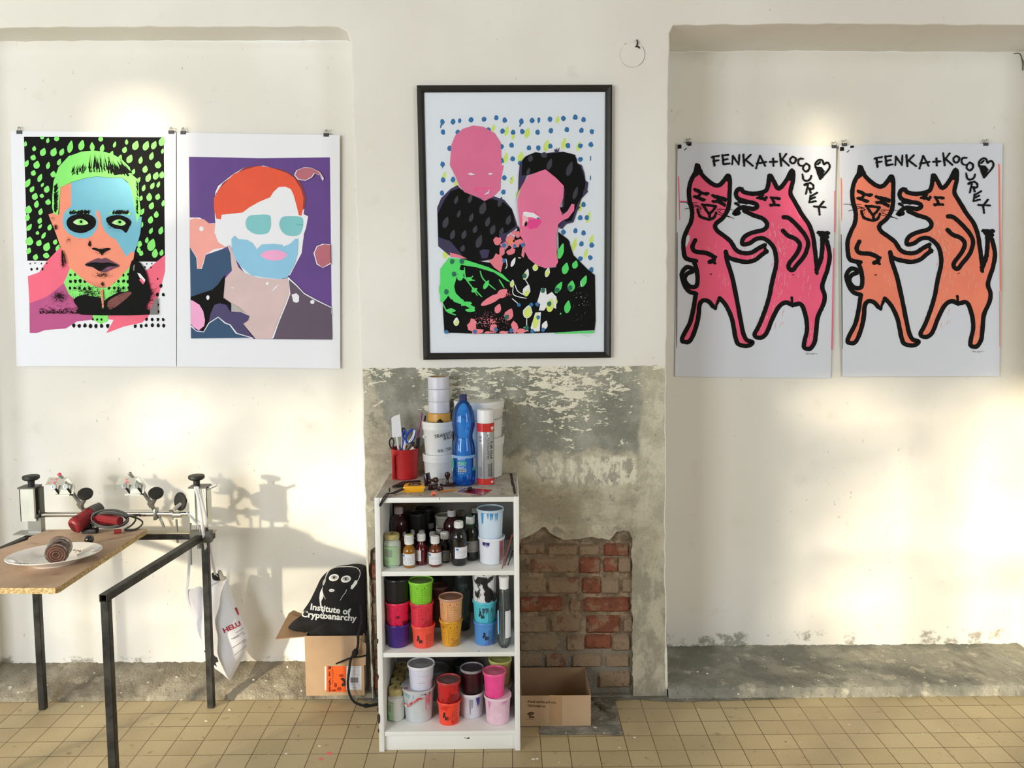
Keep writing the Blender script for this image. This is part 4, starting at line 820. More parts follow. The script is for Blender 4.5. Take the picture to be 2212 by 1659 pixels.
def glassmat(name, col_=(255, 255, 255), gl=.05, rough=.02):
    mm, nt, p = newmat(name); nt.nodes.remove(p); o_ = nt.nodes['Material Output']
    t = nt.nodes.new('ShaderNodeBsdfTransparent'); t.inputs[0].default_value = rgb(col_); g = nt.nodes.new('ShaderNodeBsdfGlossy'); g.inputs['Roughness'].default_value = rough
    f = nt.nodes.new('ShaderNodeFresnel'); f.inputs['IOR'].default_value = 1.12; x = nt.nodes.new('ShaderNodeMixShader')
    nt.links.new(f.outputs[0], x.inputs[0]); nt.links.new(t.outputs[0], x.inputs[1]); nt.links.new(g.outputs[0], x.inputs[2]); nt.links.new(x.outputs[0], o_.inputs[0]); return mm
PANE = glassmat('picture_glass', (250, 252, 252))
m = MB(); m.add([Vector((aY(*ZF(*q), 0).x, -.0125, aY(*ZF(*q), 0).z)) for q in [(92, 78), (1148, 75), (1140, 1584), (126, 1590)]], [[0, 1, 2, 3]], 0, False); m.build('glass', PANE, pf)
m = MB(); m.tube([aY(1117, 184, -.004), aY(1117, 188, -.004)], .003, 8); m.build('hanging_nail', M('steel', (150, 148, 142), .35, 1), pf)

# ------------------------------------------------------------------ binder clips
CLIPB = M('black_clip', (30, 30, 32), .4); WIRE = M('steel', (150, 148, 142), .35, 1)
def clip(px, py, Y, label):
    p = aY(px, py, Y); t = thing('binder_clip', label, 'clip', (p.x, Y, p.z), 'binder clips holding the sheets')
    m = MB(); w_ = .0105; pr = [(-.0025, -.006), (-.003, .005), (0, .0075), (.003, .005), (.0025, -.006)]
    vs = [Vector((p.x + sx * w_, Y + y, p.z + z)) for sx in (-1, 1) for y, z in pr]
    m.add(vs, [[k, k + 1, k + 6, k + 5] for k in range(4)] + [[0, 1, 2, 3, 4], [9, 8, 7, 6, 5]], 0, False); m.build('clip_body', CLIPB, t)
    for s_, tilt in ((-1, .004), (1, -.006)):
        m = MB(); m.tube(crom([(p.x - .005, Y + s_ * .003, p.z + .004), (p.x - .004 + tilt, Y + s_ * .006, p.z + .014), (p.x + tilt, Y + s_ * .007, p.z + .021), (p.x + .004 + tilt, Y + s_ * .006, p.z + .014), (p.x + .005, Y + s_ * .003, p.z + .004)], 4), .0007, 5); m.build('clip_wire', WIRE, t)
    m = MB(); m.tube([(p.x + .001, Y + .012, p.z + .017), (p.x + .001, Y - .003, p.z + .018)], .0011, 6); m.lathe([(.003, 0), (.003, .001)], M=Matrix.Translation((p.x + .001, Y - .004, p.z + .018)) @ Matrix.Rotation(PI/2, 4, 'X'), seg=8); m.build('wall_nail', WIRE, t)
yl, yr = YPL, YPR
for a in [(42, 286, yl, 'small black binder clip on the left corner of the green-haired face print'), (370, 286, yl, 'small black binder clip on the right corner of the green-haired face print'),
          (396, 287, yl, 'small black binder clip on the left corner of the purple print'), (705, 292, yl, 'small black binder clip on the right corner of the purple print'),
          (1488, 310, yr, 'small black binder clip on the left corner of the pink cat and dog poster'), (1802, 317, yr, 'small black binder clip on the right corner of the pink cat and dog poster'),
          (1824, 313, yr, 'small black binder clip on the left corner of the orange cat and dog poster'), (2129, 312, yr, 'small black binder clip on the right corner of the orange cat and dog poster')]: clip(*a)

# round cover and cable stub high on the pier
p = aY(1366, 118, 0); t = thing('junction_cover', 'round wall-coloured junction cover with a black cable stub above the framed print', 'wall cover', (p.x, 0, p.z - .046))
m = MB(); R0 = .0455
m.lathe([(0, .003), (R0 - .001, .003), (R0, .0022), (R0, 0)], M=Matrix.Translation((p.x, 0, p.z)) @ Matrix.Rotation(PI/2, 4, 'X'), seg=48, close=False); m.build('cover_plate', PLASTER, t)
m = MB(); DK = M('dark_crack', (92, 84, 66), .9)
for a0, a1, wd in [(-150, -60, .0006), (-60, 42, .0013), (118, 132, .0016), (-215, -150, .0005)]:
    m.tube([(p.x + R0 * math.cos(math.radians(q)), -.0006, p.z + R0 * math.sin(math.radians(q))) for q in range(a0, a1 + 1, 6)], wd, 5)
m.build('rim_gap', DK, t)
m = MB(); q = aY(1376, 95, 0); m.tube(crom([(q.x - .0005, .002, q.z - .009), (q.x, -.006, q.z - .003), (q.x + .001, -.009, q.z + .004), (q.x - .003, -.010, q.z + .013)], 4), .0026, 7); m.tube(crom([(q.x - .006, -.003, q.z - .011), (q.x + .001, -.006, q.z - .010), (q.x + .010, -.003, q.z - .016)], 4), .0028, 7); m.build('cable_stub', M('black_rubber', (26, 24, 22), .6), t)
# vent block at the top right corner of the niche
p = aY(2212, 142, DR); m = MB(); m.box((p.x - .006, DR - .03, p.z - .015), (p.x + .05, DR - .001, p.z + .022), 0, bev=.003)
o = m.build('cable_box', M('grey_white_plastic', (188, 184, 172), .6, var=.1)); tag(o, 'small off-white cable box in the top right corner of the right niche', 'cable box')
m = MB(); m.tube(crom([(p.x - .045, DR - .002, 2.548), (p.x - .02, DR - .003, 2.546), (p.x - .008, DR - .004, p.z + .01), (p.x - .007, DR - .004, p.z - .02)], 4), .0018, 5); o = m.build('cable', DK); tag(o, 'thin dark cable running along the corner beside the cable box', 'cable')
# ------------------------------------------------------------------ bookcase
def mk_lacquer():
    n = NT('worn_white_lacquer', .45); n.p.inputs['Specular IOR Level'].default_value = .5
    c = n.mix(n.step(n.noise(6, 3), .3, .7), (243, 242, 237), (248, 247, 243))
    c = n.mix(n.step(n.noise(34, 3, n.map((1, 1, 1), (2, 3, 4))), .745, .755), c, (62, 60, 60))
    n.col(c); return n.m
LACQ = mk_lacquer()
def mk_top():
    n = NT('paint_stained_top', .6)
    c = n.mix(n.step(n.noise(9, 6), .4, .62), (206, 200, 190), (176, 168, 156))
    c = n.mix(n.step(n.noise(50, 4, n.map((1, 1, 1), (2, 3, 4))), .66, .68), c, (70, 62, 58))
    c = n.mix(n.math('MULTIPLY', n.step(n.noise(24, 5, n.map((1, 1, 1), (8, 3, 4))), .62, .64), .7), c, (150, 110, 86))
    n.col(c); return n.m
TOPM = mk_top()
DARKC = M('bare_chipboard_dark', (66, 58, 52), .9, bump=.5)
BX0, BX1, BY0, BY1, BZ = -.446, .044, -.385, -.012, .898
bk = thing('bookcase', 'narrow white bookcase full of paint tubs against the stripped plaster', 'bookcase', ((BX0 + BX1) / 2, (BY0 + BY1) / 2, 0))
T = .018
for s_, (a, b) in enumerate([(BX0, BX0 + T), (BX1 - T, BX1)]):
    m = MB(); m.box((a, BY0, 0), (b, BY1, BZ), 0, bev=.0015); m.build('side_panel', LACQ, bk)
LEV = [.640, .353, .070]
for i, z in enumerate(LEV):
    m = MB(); m.box((BX0 + T, BY0 + .004, z - .016), (BX1 - T, BY1 - .006, z), 0, bev=.001); m.build('shelf_board', [LACQ, TOPM], bk)
m = MB(); m.box((BX0 + T, BY0 + .001, BZ - .018), (BX1 - T, BY1, BZ - .001), 0, bev=.001); m.build('top_board', LACQ, bk)
m = MB(); m.add([(BX0 + .004, BY0 + .004, BZ + .0006), (BX1 - .004, BY0 + .004, BZ + .0006), (BX1 - .004, BY1, BZ + .0006), (BX0 + .004, BY1, BZ + .0006)], [[0, 1, 2, 3]], 0, False); m.build('stained_top_surface', TOPM, bk)
m = MB(); m.box((BX0 + T, BY0 + .012, 0), (BX1 - T, BY0 + .026, .054), 0, bev=.001); m.build('kick_board', LACQ, bk)
m = MB(); m.box((BX0 + T, BY1 - .006, .054), (BX1 - T, BY1 - .002, BZ - .018)); m.build('back_panel', M('back_panel_grey', (120, 116, 110), .8), bk)
m = MB(); r = random.Random(21)
m.poly([(1101, 1023), (1103, 1022), (1106.5, 1022.5), (1109, 1038), (1112.5, 1052), (1115, 1066), (1110, 1068), (1108, 1060), (1107.5, 1052), (1104, 1046), (1103.5, 1036)], lambda a, b: aZ(a, b, BZ + .0016))
for (x, y, w_, h_) in [(815.5, 1385, 2.0, 6), (816.5, 1463, 1.6, 8), (818, 1552, 3.2, 12), (816, 1532, 1.6, 6), (818, 1578, 1.6, 5), (1106, 1578, .1, .1)]:
    m.poly([(x + w_ * math.cos(2 * PI * k / 10) * r.uniform(.6, 1.2), y + h_ * math.sin(2 * PI * k / 10) * r.uniform(.8, 1.1)) for k in range(10)], lambda a, b: aY(a, b, BY0 - .0006))
cl = m.build('chipped_lacquer', DARKC, bk); cl['kind'] = 'stuff'

# ------------------------------------------------------------------ vessels measured from their outlines
def dist(Y): return Y + CAMD
SA, SB, ST = zm(800, 1060, .21698), zm(800, 1360, .18028), zm(800, 780, .19286)
XR_MIN = [0]
class V:
    """vertical round vessel: cx, foot (front-most) and levels given in one zoom frame"""
    def __init__(s, Z, k, cx, yb, wb, zb, Y=None, ref=None):
        s.Z, s.k, s.cx, s.zb = Z, k, cx, zb; p = Z(cx, yb)
        if Y is None:
            f = aZ(p[0], p[1], zb); r_ = wb * k / 2 * dist(f.y) / FPX; s.Y = f.y + r_
        else: s.Y = Y
        s.x = aY(p[0], p[1], s.Y).x
        if zb < BZ - .02: s.x = min(max(s.x, BX0 + T + XR_MIN[0]), BX1 - T - XR_MIN[0])
    def r(s, w_): return w_ * s.k / 2 * dist(s.Y) / FPX
    def z(s, y, w_):
        p = s.Z(s.cx, y); return aY(p[0], p[1], s.Y - s.r(w_)).z
    def prof(s, L): return [(s.r(w_), s.z(y, w_)) for y, w_ in L]
def gmat(name, c, rough=.12, **k): return M(name, c, rough, coat=.6, **k)
def filmmat(name, tcol, dcol, dens, var=None):
    mm, nt, p = newmat(name); nt.nodes.remove(p); N_ = nt.nodes.new; L_ = nt.links.new; o_ = nt.nodes['Material Output']
    t_ = N_('ShaderNodeBsdfTransparent'); t_.inputs[0].default_value = rgb(tcol); d_ = N_('ShaderNodeBsdfDiffuse'); d_.inputs[0].default_value = rgb(dcol); tl = N_('ShaderNodeBsdfTranslucent'); tl.inputs[0].default_value = rgb(dcol)
    a_ = N_('ShaderNodeMixShader'); a_.inputs[0].default_value = .45; L_(d_.outputs[0], a_.inputs[1]); L_(tl.outputs[0], a_.inputs[2])
    b_ = N_('ShaderNodeMixShader'); b_.inputs[0].default_value = dens; L_(t_.outputs[0], b_.inputs[1]); L_(a_.outputs[0], b_.inputs[2])
    if var:
        n_ = N_('ShaderNodeTexNoise'); n_.inputs['Scale'].default_value = var; r_ = N_('ShaderNodeMapRange'); r_.inputs[1].default_value = .35; r_.inputs[2].default_value = .7; r_.inputs[3].default_value = dens * .3; r_.inputs[4].default_value = min(1, dens * 2); L_(n_.outputs[0], r_.inputs[0]); L_(r_.outputs[0], b_.inputs[0])
    g_ = N_('ShaderNodeBsdfGlossy'); g_.inputs['Roughness'].default_value = .04; f_ = N_('ShaderNodeFresnel'); f_.inputs['IOR'].default_value = 1.5; c_ = N_('ShaderNodeMixShader'); L_(f_.outputs[0], c_.inputs[0]); L_(b_.outputs[0], c_.inputs[1]); L_(g_.outputs[0], c_.inputs[2]); L_(c_.outputs[0], o_.inputs[0]); return mm
CAPW = M('cap_white', (236, 236, 234), .45); CAPW2 = M('cap_soft_white', (210, 210, 206), .5); LBL = M('paper_label', (226, 226, 230), .7); LBLG = M('grey_label', (150, 146, 136), .8)  # LBLG is a darker, greyer tone than LBL
TXT = M('print_black', (36, 36, 38), .6); TXTB = M('print_blue', (60, 120, 190), .6); TXTR = M('print_red', (200, 40, 40), .6)
def arc(mb, x, Y, r_, z0, z1, a0, a1, mat=0, n=14, lift=.0006, r1=None):
    r1 = r1 or r_; vs = []
    for k in range(n + 1):
        a = a0 + (a1 - a0) * k / n
        for rr_, z in ((r_, z0), (r1, z1)): vs.append((x + (rr_ + lift) * math.sin(a), Y - (rr_ + lift) * math.cos(a), z))
    mb.add(vs, [[2 * k, 2 * k + 2, 2 * k + 3, 2 * k + 1] for k in range(n)], mat, True)
def ridges(mb, x, Y, r_, z0, z1, n, mat=0):
    for k in range(n):
        a = 2 * PI * k / n; c, s_ = math.cos(a), math.sin(a)
        mb.add([(x + r_ * math.cos(a - .06), Y + r_ * math.sin(a - .06), z0), (x + (r_ + .0006) * c, Y + (r_ + .0006) * s_, z0), (x + r_ * math.cos(a + .06), Y + r_ * math.sin(a + .06), z0),
                (x + r_ * .98 * math.cos(a - .06), Y + r_ * .98 * math.sin(a - .06), z1), (x + (r_ * .98 + .0006) * c, Y + (r_ * .98 + .0006) * s_, z1), (x + r_ * .98 * math.cos(a + .06), Y + r_ * .98 * math.sin(a + .06), z1)], [[0, 1, 4, 3], [1, 2, 5, 4]], mat, False)
def bottle(name, label, cat, Z, k, cx, yb, zb, body, cap, bm_, cm=None, lab=None, grp=None, Y=None, capin=None, ring=None):
    XR_MIN[0] = max(q[1] for q in body) * k / 2 * 3.12 / FPX + .001; v = V(Z, k, cx, yb, body[0][1], zb, Y); XR_MIN[0] = 0; t = thing(name, label, cat, (v.x, v.Y, zb), grp)
    P_ = v.prof(body); P_ = [(r_, max(z, zb)) for r_, z in P_]
    r0 = P_[0][0]; P_ = [(r0 * .86, zb), (r0 * .96, zb + .0015), (r0, zb + .004)] + [p for p in P_[1:] if p[1] > zb + .005]
    m = MB(); m.lathe([(r_, z) for r_, z in P_], (v.x, v.Y, 0)); m.build('bottle_body', bm_, t)
    y0, y1, w0, w1 = cap; rz0, rz1 = v.z(y1, w1), v.z(y0, w0); R0_, R1_ = v.r(w1), v.r(w0)
    m = MB(); m.lathe([(R0_ * .8, rz0), (R0_, rz0), (R0_, rz0 + (rz1 - rz0) * .18), (R0_ * .97, rz0 + (rz1 - rz0) * .2), (R1_, rz1 - .0015), (R1_ * .93, rz1), (0, rz1)], (v.x, v.Y, 0), close=False); ridges(m, v.x, v.Y, R0_ * .975, rz0 + (rz1 - rz0) * .22, rz1 - .002, 30); cp = m.build('cap', cm or CAPW, t)
    if capin is not None:
        m = MB(); m.lathe([(R1_ * .7, rz1 + .0004), (0, rz1 + .0006)], (v.x, v.Y, 0), close=False); m.build('cap_mark', capin, cp)
    if ring is not None:
        m = MB(); m.lathe([(R0_ * 1.0, rz0 - .005), (R0_ * 1.05, rz0 - .003), (R0_ * 1.02, rz0)], (v.x, v.Y, 0)); m.build('seal_ring', ring, cp)
    if lab:
        x0, x1, ya, yb_, lm = lab; w_ = body[1][1] if len(body) > 1 else body[0][1]; r_ = v.r(w_)
        def ang(x): return math.asin(max(-.97, min(.97, (x - cx) / (w_ / 2))))
        z1_, z0_ = v.z(ya, w_), v.z(yb_, w_); m = MB(); arc(m, v.x, v.Y, r_, z0_, z1_, ang(x0), ang(x1))
        a0, a1 = ang(x0), ang(x1); rd = random.Random(int(cx)); H_ = z1_ - z0_
        arc(m, v.x, v.Y, r_, z1_ - H_ * .26, z1_ - H_ * .1, a0 + (a1 - a0) * .08, a0 + (a1 - a0) * .26, 2, 3, .0011)
        for q in range(4):
            za = z1_ - H_ * (.34 + q * .07); arc(m, v.x, v.Y, r_, za - H_ * .012, za, a0 + (a1 - a0) * .12, a0 + (a1 - a0) * rd.uniform(.6, .92), 3, 5, .0010)
        for q in range(5):
            b0 = a0 + (a1 - a0) * (.3 + q * .11); za = z0_ + H_ * .16; arc(m, v.x, v.Y, r_, za, za + H_ * rd.uniform(.03, .09), b0, b0 + (a1 - a0) * .018, 1, 2, .0011)
        m.build('label', [lm, TXT, TXTB, M('print_grey', (170, 172, 186), .7)], t)
    return t, v, rz1
K = .21698; Z1_ = LEV[0] + .0008
g = gmat
TABG = M('pale_green_plastic', (196, 208, 192), .4); LID_Y = M('straw_yellow_lid', (196, 180, 120), .5, var=.12, scale=60); LGR = M('pale_green_label', (172, 208, 160), .6); DGR = M('dark_green_print', (40, 82, 50), .6)
def jar(label, Z, k, cx, yb, zb, body, cap, Y=None, mat=TABG, lab=None, grp='pale jars with straw-yellow lids'):
    XR_MIN[0] = max(q[1] for q in body) * k / 2 * 3.02 / FPX + .001; v = V(Z, k, cx, yb, body[0][1], zb, Y); XR_MIN[0] = 0; t = thing('plastic_jar', label, 'jar', (v.x, v.Y, zb), grp); P_ = v.prof(body)
    r0 = P_[0][0]; P_ = [(r0 * .88, zb), (r0 * .97, zb + .002), (r0, zb + .005)] + [p for p in P_[1:] if p[1] > zb + .006]
    m = MB(); m.lathe(P_, (v.x, v.Y, 0)); m.build('jar_body', mat, t)
    y0, y1, w_ = cap; zb_, zt_ = v.z(y1, w_), v.z(y0, w_); R_ = v.r(w_)
    m = MB(); m.lathe([(R_ * .9, zb_), (R_, zb_ + .001), (R_, zt_ - .001), (R_ * .96, zt_), (R_ * .85, zt_), (R_ * .83, zt_ - .0007), (0, zt_ - .0007)], (v.x, v.Y, 0), close=False); ridges(m, v.x, v.Y, R_, zb_ + .002, zt_ - .002, 44); ld = m.build('lid', LID_Y, t)
    m = MB(); m.box((v.x - .004, v.Y - .009, zt_ - .001), (v.x + .003, v.Y + .011, zt_ + .0006)); m.build('lid_mark', M('lid_smudge', (118, 104, 62), .7), ld)
    if lab:
        x0, x1, ya, yb_ = lab; w2 = body[1][1]; r_ = v.r(w2); ang = lambda x: math.asin(max(-.98, min(.98, (x - cx) / (w2 / 2)))); z1_, z0_ = v.z(ya, w2), v.z(yb_, w2); a0, a1 = ang(x0), ang(x1)
        m = MB(); arc(m, v.x, v.Y, r_, z0_, z1_, a0, a1, 0)
        for zz in (z0_, z1_ - .0012): arc(m, v.x, v.Y, r_, zz, zz + .0012, a0, a1, 1, 14, .0011)
        arc(m, v.x, v.Y, r_, z0_ + (z1_ - z0_) * .45, z0_ + (z1_ - z0_) * .84, a0 + (a1 - a0) * .12, a0 + (a1 - a0) * .7, 2, 8, .0011)
        arc(m, v.x, v.Y, r_, z0_ + .003, z0_ + (z1_ - z0_) * .35, a0, a0 + (a1 - a0) * .08, 1, 3, .0011)
        for q in range(4): arc(m, v.x, v.Y, r_, z0_ + (z1_ - z0_) * (.08 + .05 * q), z0_ + (z1_ - z0_) * (.1 + .05 * q), a0 + (a1 - a0) * .14, a0 + (a1 - a0) * (.5 + .08 * (q % 2)), 2, 5, .0011)
        m.build('label', [LGR, DGR, M('label_grey_block', (150, 166, 144), .7)], t)
    return t, v, zt_
jar('pale green jar with straw lid and green label, left on the bottle shelf', SA, K, 211, 768, Z1_, [(768, 150), (745, 172), (560, 172), (530, 165), (512, 140), (498, 128)], (446, 498, 144), lab=(130, 262, 558, 750))
AM1, AM2, AM3, AM4 = g('amber_ochre_ink', (150, 100, 22)), g('dark_red_ink', (92, 16, 26)), g('rust_brown_ink', (104, 48, 24)), g('black_ink', (20, 20, 22))
MARO = g('maroon_ink', (52, 16, 22)); DGI = g('dark_green_ink', (22, 26, 20))
BB = lambda w_, yb, sh, nk, ct: [(yb, w_ * .94), (yb - 22, w_), (sh, w_), (sh - 24, w_ * .9), (sh - 44, w_ * .72), (ct + 10, w_ * .5), (ct - 2, w_ * .5)]
bottle('ink_bottle', 'small bottle of ochre ink with white cap and yellow spot, front row', 'bottle', SA, K, 390, 775, Z1_, BB(126, 775, 612, 0, 540), (448, 540, 80, 94), AM1, lab=(328, 446, 632, 745, LBL), grp='small ink bottles', capin=M('lime_spot', (200, 214, 70), .6))
bottle('ink_bottle', 'small dark red ink bottle just behind and right of the ochre one', 'bottle', SA, K, 510, 746, Z1_, BB(120, 746, 596, 0, 506), (438, 506, 78, 88), AM2, lab=(452, 512, 594, 702, LBL), grp='small ink bottles')
bottle('ink_bottle', 'small rust brown ink bottle, half empty, front row centre', 'bottle', SA, K, 648, 765, Z1_, BB(130, 765, 610, 0, 532), (460, 532, 78, 90), AM3, lab=(584, 714, 622, 738, LBL), grp='small ink bottles')
bottle('ink_bottle', 'small black ink bottle with grey label left of the big black bottle', 'bottle', SA, K, 745, 716, Z1_, BB(104, 716, 566, 0, 486), (420, 486, 76, 88), AM4, lab=(722, 790, 596, 704, LBLG), grp='small ink bottles')
# big pharmacy bottles
BG = lambda w_, yb, sh, ct: [(yb, w_ * .9), (yb - 26, w_), (sh, w_), (sh - 30, w_ * .93), (sh - 60, w_ * .76), (sh - 82, w_ * .6), (ct + 14, w_ * .5), (ct - 2, w_ * .5)]
bottle('ink_bottle', 'large black ink bottle with white cap and white label, foremost of the large ones', 'bottle', SA, K, 884, 755, Z1_, BG(168, 755, 480, 376), (312, 376, 82, 93), AM4, lab=(848, 966, 566, 678, LBL), grp='large ink bottles')
bottle('ink_bottle', 'large dark ink bottle with green-rimmed cap behind the black one', 'bottle', SA, K, 1000, 702, Z1_, BG(172, 702, 430, 334), (268, 332, 80, 92), DGI, lab=(950, 1084, 505, 615, LBLG), grp='large ink bottles', capin=M('cap_green', (70, 140, 90), .5), ring=M('cap_green', (70, 140, 90), .5))
bottle('ink_bottle', 'large maroon ink bottle with red-topped chipped white cap, back row', 'bottle', SA, K, 814, 640, Z1_, BG(172, 640, 372, 266), (202, 262, 72, 84), MARO, cm=CAPW2, grp='large ink bottles', Y=-.16, capin=M('cap_red', (150, 50, 40), .6))
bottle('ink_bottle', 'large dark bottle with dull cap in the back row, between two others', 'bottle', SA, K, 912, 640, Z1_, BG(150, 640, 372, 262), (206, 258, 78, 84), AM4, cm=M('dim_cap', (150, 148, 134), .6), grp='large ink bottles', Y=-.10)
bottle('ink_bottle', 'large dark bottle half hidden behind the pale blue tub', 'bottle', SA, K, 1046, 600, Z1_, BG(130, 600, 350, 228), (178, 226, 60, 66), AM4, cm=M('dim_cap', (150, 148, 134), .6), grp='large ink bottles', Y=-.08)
bottle('ink_bottle', 'large maroon ink bottle with pinkish cap at the far left back', 'bottle', SA, K, 256, 640, Z1_, BG(182, 640, 350, 240), (172, 236, 78, 88), MARO, cm=M('cap_pink_white', (206, 186, 184), .5), grp='large ink bottles', Y=-.15)
sm = [(248, 384, 82, 92, 112, 'blue'), (315, 404, 80, 92, 112, 'grey'), (362, 358, 80, 92, 110, 'blue'), (424, 388, 76, 88, 108, 'dark'), (490, 352, 78, 88, 108, 'dark'), (503, 402, 80, 90, 110, None), (596, 330, 76, 86, 106, None), (678, 350, 70, 80, 100, 'dark'), (682, 386, 76, 86, 106, 'red'), (614, 416, 82, 92, 112, None)]
ct_ = {'blue': M('cap_blue_dot', (70, 100, 126), .6), 'grey': M('cap_grey_dot', (118, 104, 100), .6), 'dark': M('cap_dark_dot', (40, 36, 38), .6), 'red': M('cap_red', (150, 50, 40), .6)}
sl = ['small ink bottle with blue cap spot behind the pale green jar', 'small ink bottle with greyish cap spot beside the pale green jar', 'small ink bottle with blue cap spot, second row back', 'small ink bottle with dark cap spot, second row, left of centre', 'small ink bottle with dark cap spot, rearmost left of centre', 'small ink bottle with plain cap directly behind the dark red one',
      'small ink bottle with plain cap, rearmost in the middle', 'small ink bottle with dark cap spot left of the maroon bottle', 'small ink bottle with red cap spot left of the maroon bottle', 'small ink bottle with plain cap behind the rust brown one']
for i, (cx, yt, w0, w1, wb, ck) in enumerate(sm):
    # depth from how high the cap stands: all these bottles are alike, 0.083 m tall
    p = SA(cx, yt); f = aZ(p[0], p[1], Z1_ + .0800); Yc = f.y + .010
    Yc = min(Yc, -.07)
    v = V(SA, K, cx, 0, 0, Z1_, Yc); k2 = 1
    yb_ = None
    # foot level in the zoom frame from the depth
    d0 = 0
    body_h = lambda h: h
    t = thing('ink_bottle', sl[i], 'bottle', (v.x, Yc, Z1_), 'small ink bottles')
    R_ = .0172; m = MB(); m.lathe([(R_ * .88, Z1_), (R_, Z1_ + .004), (R_, Z1_ + .046), (R_ * .92, Z1_ + .052), (R_ * .62, Z1_ + .060), (R_ * .55, Z1_ + .066)], (v.x, Yc, 0)); m.build('bottle_body', [AM4, AM3, MARO][i % 3], t)
    m = MB(); rc = .0118; m.lathe([(rc, Z1_ + .062), (rc, Z1_ + .066), (rc * .97, Z1_ + .067), (rc * .88, Z1_ + .0790), (rc * .82, Z1_ + .0800), (0, Z1_ + .0800)], (v.x, Yc, 0), close=False); ridges(m, v.x, Yc, rc * .96, Z1_ + .067, Z1_ + .077, 28); cp = m.build('cap', CAPW2, t)
    if ck: m = MB(); m.lathe([(rc * .62, Z1_ + .0804), (0, Z1_ + .0806)], (v.x, Yc, 0), close=False); m.build('cap_mark', ct_[ck], cp)
# dim tubs at the back of the bottle shelf
def cup(label, Z, k, cx, zb, rim, foot, mat, lid=None, Y=None, yb=None, grp=None, ink=None, name='paint_tub', lipm=None, inkmat=None, lidin=None, seedk=0, wrap=None):
    """rim=(y_front_top,w) foot=(y,w)"""
    XR_MIN[0] = max(rim[1], foot[1]) * k / 2 * 3.02 / FPX + .001; v = V(Z, k, cx, yb if yb is not None else foot[0], foot[1], zb, Y); XR_MIN[0] = 0; t = thing(name, label, 'tub', (v.x, v.Y, zb), grp)
    zt = v.z(*rim); rt = v.r(rim[1]); rb = v.r(foot[1]); H_ = zt - zb; lh = .0085
    m = MB(); m.lathe([(rb * .9, zb), (rb * .98, zb + .001), (rb, zb + .004), (rb + (rt * .93 - rb) * .6, zb + H_ * .6), (rt * .93, zt - lh)], (v.x, v.Y, 0), seg=40)
    rr = random.Random(seedk or int(cx * 7 + rim[0])); rad = lambda z: rb + (rt * .93 - rb) * max(0, min(1, (z - zb) / (H_ - lh)))
    if ink == 'scale':
        a0 = rr.uniform(-.5, .1)
        for off, ln in ((a0 - .75, .42), (a0, .5), (a0 + .62, .5)):
            arc(m, v.x, v.Y, rad(zb + H_ * .1), zb + H_ * .08, zb + H_ * .80, off, off + .012, 1, 1, .0007, rad(zb + H_ * .8))
            for q in range(6):
                z = zb + H_ * (.16 + .1 * q)
                for st in range(5):
                    b = off + .06 + ln * st / 5; zz = z - .0016 * math.sin(st / 4 * PI)
                    arc(m, v.x, v.Y, rad(zz), zz, zz + .00055, b, b + ln / 5 * rr.uniform(.5, 1.1), 1, 1, .0008, rad(zz))
            arc(m, v.x, v.Y, rad(zb + H_ * .74), zb + H_ * .74, zb + H_ * .79, off + .2, off + .26, 1, 2, .0008)
    if ink == 'logo' or ink == 'logo2':
        a0 = -.28 if ink == 'logo' else .05
        for (u0, u1, h0, h1) in [(-.20, -.02, .42, .60), (-.26, -.12, .34, .46), (-.05, .13, .26, .34), (-.05, .03, .34, .44), (.06, .13, .34, .42), (.16, .20, .26, .40), (.20, .27, .36, .41), (.24, .28, .26, .36)]:
            arc(m, v.x, v.Y, rad(zb + H_ * h0), zb + H_ * h0, zb + H_ * h1, a0 + u0, a0 + u1, 1, 3, .0008, rad(zb + H_ * h1))
        for off in (.35, .55): arc(m, v.x, v.Y, rad(zb + H_ * .1), zb + H_ * .06, zb + H_ * .66, off, off + .018, 1, 1, .0007, rad(zb + H_ * .66))
        for q in range(6): z = zb + H_ * (.1 + .1 * q); arc(m, v.x, v.Y, rad(z), z, z + .0018, .42, .48, 1, 1, .0008); arc(m, v.x, v.Y, rad(z), z + .002, z + .0032, .66, .66 + rr.uniform(.1, .3), 1, 3, .0008)
    if wrap:                                   # smears and drips of paint: (material, angle0, angle1, frac_top, n, length)
        ms = []
        for j, (pm, a0, a1, ft, n_, ln) in enumerate(wrap):
            for q in range(n_):
                a = rr.uniform(a0, a1); w_ = rr.uniform(.03, .10); l_ = ln * rr.uniform(.4, 1); zt_ = zb + H_ * ft
                vs = []; nn = 6
                for e in range(nn + 1):
                    u = e / nn; z = zt_ - l_ * u * H_; ww = w_ * (1 - u * .75) * rr.uniform(.7, 1.2)
                    for s_ in (-1, 1): vs.append((v.x + (rad(z) + .0008 + .0001 * j) * math.sin(a + s_ * ww), v.Y - (rad(z) + .0008 + .0001 * j) * math.cos(a + s_ * ww), z))
                m.add(vs, [[2 * e, 2 * e + 1, 2 * e + 3, 2 * e + 2] for e in range(nn)], 2 + j, True)
            ms.append(pm)
    else: ms = []
    m.build('tub_body', [mat, inkmat or TXT] + ms, t)
    lm = lid if lid is not None else mat
    m = MB(); m.lathe([(rt * .93, zt - lh - .002), (rt, zt - lh), (rt, zt - .001), (rt * .985, zt), (rt * .95, zt), (rt * .93, zt - .0035), (rt * .9, zt - .004), (rt * .25, zt - .004), (rt * .22, zt - .0034), (0, zt - .0034)], (v.x, v.Y, 0), seg=44, close=False); L_ = m.build('lid', lm, t)
    if lidin is not None:
        m = MB(); m.lathe([(rt * .89, zt - .0036), (rt * .25, zt - .0036), (rt * .2, zt - .0028), (0, zt - .0028)], (v.x, v.Y, 0), seg=40, close=False); m.build('lid_window', lidin, L_)
    return t, v, zt
